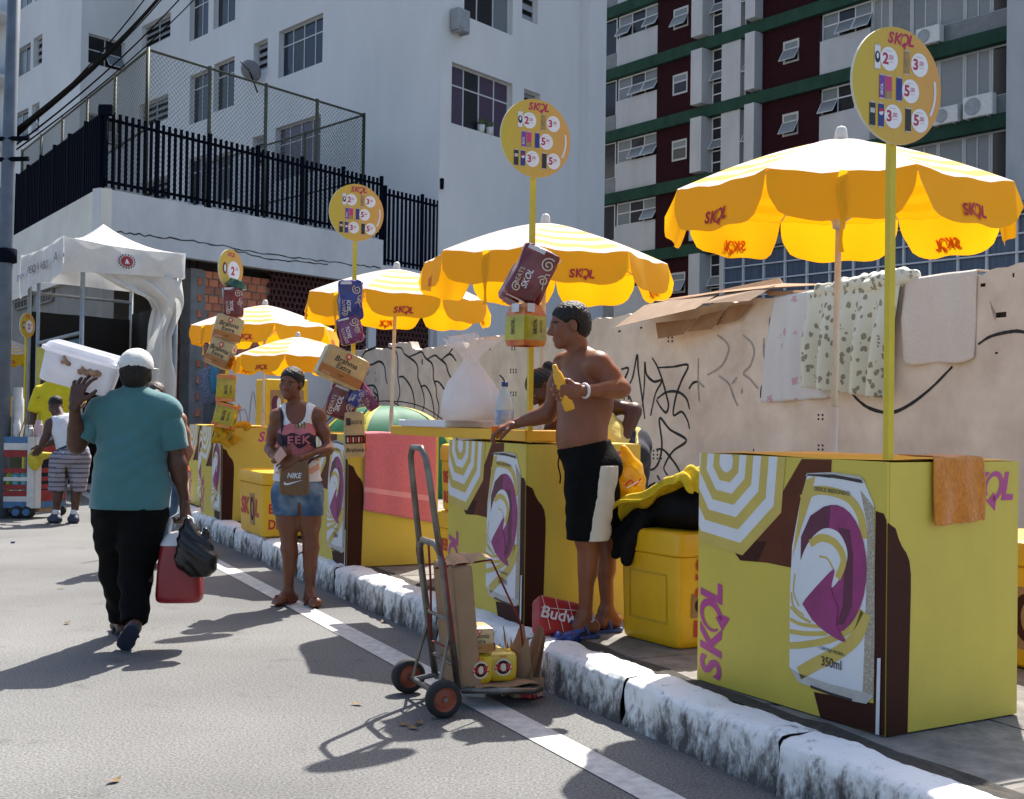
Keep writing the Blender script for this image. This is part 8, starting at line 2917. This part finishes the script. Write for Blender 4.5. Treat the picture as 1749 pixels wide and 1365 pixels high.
body_mesh(F4, per, base, sk4, [lambda f: F4.torso(f), lambda f: F4.arm(f, 'l'), lambda f: F4.arm(f, 'r'), lambda f: F4.legs_(f, 'l'), lambda f: F4.legs_(f, 'r'), lambda f: F4.foot(f, 'l'), lambda f: F4.foot(f, 'r')],
          h=.009, hh=.005, hands=[lambda f: hand(f, J4['wrl'], (-.3, -.2, -.9), (-.9, 0, .3), (0, -1, 0), .4), lambda f: hand(f, J4['wrr'], (.1, -.3, -.9), (-.9, .2, 0), (0, -1, 0), .5)])
F4.hair('bun', HAIRK, per, base, h=.006)
YTOP = M('top_pale_yellow', (.60, .50, .14), .9, var=.1, scale=10, bump=.3)
NAVYC = M('cloth_navy', (.014, .018, .035), .9, var=.2, scale=10)
f = Field(); F4.torso(f, .012)
cl = [neg(ballc(J4['nk'] + F4.up * .06, .09))] + [neg(ballc(J4['sh' + sd] + F4.r * q * .03, .085)) for sd, q in (('l', -1), ('r', 1))]
cl.append(halfspace(lerp(J4['pe'], J4['nk'], .0), -F4.up))
cloth('top', f, YTOP, per, base, h=.010, clip=mx(*cl), amp=.004, fx=28)
f = Field(); F4.torso(f, .014, upper=False)
for sd in 'lr':
    F4.legs_(f, sd, .02)
cloth('trousers', f, NAVYC, per, base, h=.011, clip=mx(halfspace(lerp(J4['pe'], J4['nk'], .12), F4.up), halfspace((0, 0, PZ + .2), (0, 0, -1))), amp=.003)
# ---------------------------------------------------------------- vendor bent over the cart
Yb_ = 13.95
a_ = lambda x, y, d=0.0: at(x, y, Yb_ + d)
J5 = dict(hd=a_(95, 693, .12), nk=a_(104, 713, .05), pe=a_(124, 775), shl=a_(86, 724, .0), shr=a_(126, 718, .15), ell=a_(78, 748, -.05), wrl=a_(68, 764, -.1), elr=a_(100, 752, .3), wrr=a_(74, 762, .25),
          hpl=a_(104, 785, -.02), hpr=a_(136, 783, .06), knl=a_(99, 836, .04), knr=a_(131, 836, .06), anl=a_(96, 880, .0), anr=a_(127, 882, .02), tol=a_(86, 890, .08), tor=a_(122, 892, .12))
J5['anl'][2] = .09; J5['anr'][2] = .09; J5['tol'][2] = .04; J5['tor'][2] = .04
F5 = Fig(J5, (-.6, .8, 0), bm=1.12, belly=.02, limb=1.05, headf=(-.7, .5, -.5), headup=(-.2, .2, 1), hs=1.0, leg=1.12)
base = np.array([J5['pe'][0], J5['pe'][1], 0])
per = thing('person', 'person in white sleeveless shirt and striped shorts leaning over the bottle cart', 'person', base)
body_mesh(F5, per, base, sk, [lambda f: F5.torso(f), lambda f: F5.arm(f, 'l'), lambda f: F5.arm(f, 'r'), lambda f: F5.legs_(f, 'l'), lambda f: F5.legs_(f, 'r')], h=.013, hh=.008,
          hands=[lambda f: hand(f, J5['wrl'], (-.5, .2, -.7), (-.5, .8, 0), (0, -1, 0), .4), lambda f: hand(f, J5['wrr'], (-.6, .2, -.6), (-.5, .8, 0), (0, -1, 0), .4)], hand_h=.006)
f = Field(); f.ell(F5.hp(0, -.014, .038), np.array((.077, .094, .08)), F5.HA())
cloth('hair', f, HAIRK, per, base, h=.009, clip=lambda P: ((P - J5['hd']) @ (.741 * F5.hf - .671 * F5.hu) - .0157).astype(np.float32), amp=.0)
VEST = M('vest_white', (.62, .64, .68), .9, var=.05, scale=9, bump=.3)
f = Field(); F5.torso(f, .014)
cl = [neg(ballc(J5['nk'] + F5.up * .04, .09))] + [neg(ballc(J5['sh' + sd] + F5.r * q * .04, .095)) for sd, q in (('l', -1), ('r', 1))] + [halfspace(lerp(J5['pe'], J5['nk'], -.05), -F5.up)]
cloth('vest', f, VEST, per, base, h=.012, clip=mx(*cl), amp=.004, fx=26)
def stripe_mats(C):
    return ((np.sin(C[:, 2] * 2 * PI / .055 + 6 * C[:, 0] * .3) > .55)).astype(int)
f = Field(); F5.torso(f, .02, upper=False)
for sd in 'lr':
    f.cone(J5['hp' + sd], J5['kn' + sd], .130, .108, .02)
f.sub(lerp(J5['knl'], J5['knr'], .5) + [0, 0, .06], (.022, .3, .22), F5.A(), .03)
cloth('striped_shorts', f, [M('shorts_lilac', (.27, .26, .31), .9, var=.08, scale=10), M('shorts_stripe', (.09, .09, .12), .9)], per, base, h=.012, clip=mx(halfspace((0, 0, a_(115, 840)[2]), (0, 0, -1)), halfspace(lerp(J5['pe'], J5['nk'], .18), F5.up)), amp=.004, fx=30, mi=stripe_mats)
f = Field(); F5.torso(f, .024, upper=False)
cloth('belt', f, NAVYC, per, base, h=.012, clip=mx(halfspace(lerp(J5['pe'], J5['nk'], .2), F5.up), halfspace(lerp(J5['pe'], J5['nk'], .12), -F5.up)), amp=0)
SHOE = M('shoe_navy', (.03, .045, .08), .6, var=.3, scale=18)
for sd in 'lr':
    f = Field(); F5.foot(f, sd, .012); f.cone(J5['an' + sd] - [0, 0, .05], J5['to' + sd], .05, .04, .02)
    cloth('shoe', f, SHOE, per, base, h=.011, clip=mx(halfspace((0, 0, .002), (0, 0, -1)), halfspace((0, 0, .12), (0, 0, 1))), amp=0)
    f = Field(); f.cone(J5['an' + sd] + [0, 0, .04], J5['an' + sd] - [0, 0, .02], .045, .045, .01)
    cloth('sock', f, VEST, per, base, h=.011, amp=0)
# ---------------------------------------------------------------- person in the yellow jersey behind the carried box
Yj = 15.6
a_ = lambda x, y, d=0.0: at(x, y, Yj + d)
J6 = dict(hd=a_(92, 632), nk=a_(95, 656), pe=a_(92, 742), shl=a_(122, 668), shr=a_(68, 668), ell=a_(140, 690, -.1), wrl=a_(128, 700, -.3), elr=a_(56, 706, -.05), wrr=a_(56, 738, -.15),
          hpl=a_(104, 748), hpr=a_(80, 748), knl=a_(104, 806), knr=a_(78, 806), anl=a_(104, 858), anr=a_(78, 858), tol=a_(106, 870, -.15), tor=a_(74, 870, -.15))
for sd in 'lr':
    J6['an' + sd][2] = .09; J6['to' + sd][2] = .04
F6 = Fig(J6, (0, -1, 0), bm=1.05, limb=1.05, headf=(.1, -1, -.1), leg=1.05)
base = np.array([J6['pe'][0], J6['pe'][1], 0])
per = thing('person', 'person in bright yellow jersey standing behind the bottle cart', 'person', base)
body_mesh(F6, per, base, sk, [lambda f: F6.torso(f), lambda f: F6.arm(f, 'l'), lambda f: F6.arm(f, 'r'), lambda f: F6.legs_(f, 'l'), lambda f: F6.legs_(f, 'r'), lambda f: F6.foot(f, 'l'), lambda f: F6.foot(f, 'r')], h=.014, hh=.009,
          hands=[lambda f: hand(f, J6['wrl'], (-.4, -.5, -.4), (0, 0, -1), (-1, 0, 0), .4), lambda f: hand(f, J6['wrr'], (.1, -.3, -.8), (1, 0, 0), (0, -1, 0), .4)], hand_h=.007)
JERS = M('jersey_yellow', (.62, .52, .012), .9, var=.08, scale=6, bump=.3)
f = Field(); F6.torso(f, .016)
for sd in 'lr':
    f.cone(J6['sh' + sd], lerp(J6['sh' + sd], J6['el' + sd], .75), .075, .085, .05)
f.cone(lerp(J6['pe'], J6['nk'], .3), J6['pe'], .17, .19, .05, flat=(F6.fw, .75))
cloth('jersey', f, JERS, per, base, h=.014, clip=mx(halfspace(J6['pe'], (0, 0, -1)), neg(ballc(J6['nk'] + [0, 0, .06], .08))), amp=.006, fx=22)
pr = Print(lambda a, b, h: a_(66 + a, 679 - b, -.16 - h) - base, [PBLK]); pr.stroke(smooth_path([(-3, 1), (-2, -1), (3, 3)], 3), 1.2, 'print_black', 1); pr.obj('logo', per)
f = Field(); F6.torso(f, .012, upper=False)
for sd in 'lr':
    F6.legs_(f, sd, .025)
cloth('trousers', f, NAVYC, per, base, h=.014, clip=mx(halfspace(lerp(J6['pe'], J6['nk'], .1), (0, 0, 1)), halfspace((0, 0, .08), (0, 0, -1))), amp=.003)
F6.hair('short', HAIRK, per, base, h=.011)
# ---------------------------------------------------------------- woman in the orange top beyond the walking man
Yo = 10.1
a_ = lambda x, y, d=0.0: at(x, y, Yo + d)
J7 = dict(hd=a_(266, 676), nk=a_(272, 706), pe=a_(278, 806), shl=a_(252, 716), shr=a_(306, 716), ell=a_(246, 762, .1), wrl=a_(252, 800, .2), elr=a_(322, 768, .05), wrr=a_(308, 806, .15),
          hpl=a_(264, 814), hpr=a_(292, 814), knl=a_(258, 888, .1), knr=a_(284, 888, .0), anl=a_(258, 950, .0), anr=a_(286, 945, .35), tol=a_(252, 968, .15), tor=a_(282, 960, .55))
for sd in 'lr':
    J7['an' + sd][2] = .09; J7['to' + sd][2] = .035
F7 = Fig(J7, (-.2, 1, 0), bm=1.0, female=True, limb=1.0, headf=(-.3, 1, 0), hs=.98)
base = np.array([J7['pe'][0], J7['pe'][1], 0])
per = thing('person', 'person in orange-red top and jeans walking beyond the one in teal', 'person', base)
sk7 = skin('light', (.30, .14, .085))
body_mesh(F7, per, base, sk7, [lambda f: F7.torso(f), lambda f: F7.arm(f, 'l'), lambda f: F7.arm(f, 'r'), lambda f: F7.legs_(f, 'l'), lambda f: F7.legs_(f, 'r'), lambda f: F7.foot(f, 'l'), lambda f: F7.foot(f, 'r')], h=.010, hh=.007,
          hands=[lambda f: hand(f, J7['wrl'], (0, .2, -1), (1, 0, 0), (0, 1, 0), .4), lambda f: hand(f, J7['wrr'], (0, .2, -1), (-1, 0, 0), (0, 1, 0), .4)], hand_h=.006)
F7.hair('bunback', HAIRB, per, base, h=.008)
ORTOP = M('top_orange_red', (.55, .055, .025), .85, var=.1, scale=8, bump=.2, trans=.15)
f = Field(); F7.torso(f, .014); f.cone(lerp(J7['pe'], J7['nk'], .5) + F7.r * .06, J7['pe'] + F7.r * .10 - [0, 0, .03], .10, .13, .05)
cl = [neg(ballc(J7['nk'] + [0, 0, .05], .1))] + [neg(ballc(J7['sh' + sd] + F7.r * q * .045, .09)) for sd, q in (('l', -1), ('r', 1))] + [halfspace((0, 0, a_(300, 806)[2]), (0, 0, -1))]
cloth('top', f, ORTOP, per, base, h=.010, clip=mx(*cl), amp=.004)
f = Field(); F7.torso(f, .012, upper=False)
for sd in 'lr':
    F7.legs_(f, sd, .014)
cloth('jeans', f, DENIM, per, base, h=.011, clip=mx(halfspace(lerp(J7['pe'], J7['nk'], .1), (0, 0, 1)), halfspace((0, 0, .09), (0, 0, -1))), amp=.003)
for sd in 'lr':
    sandal(F7, sd, per, base, SREDD, SREDD)
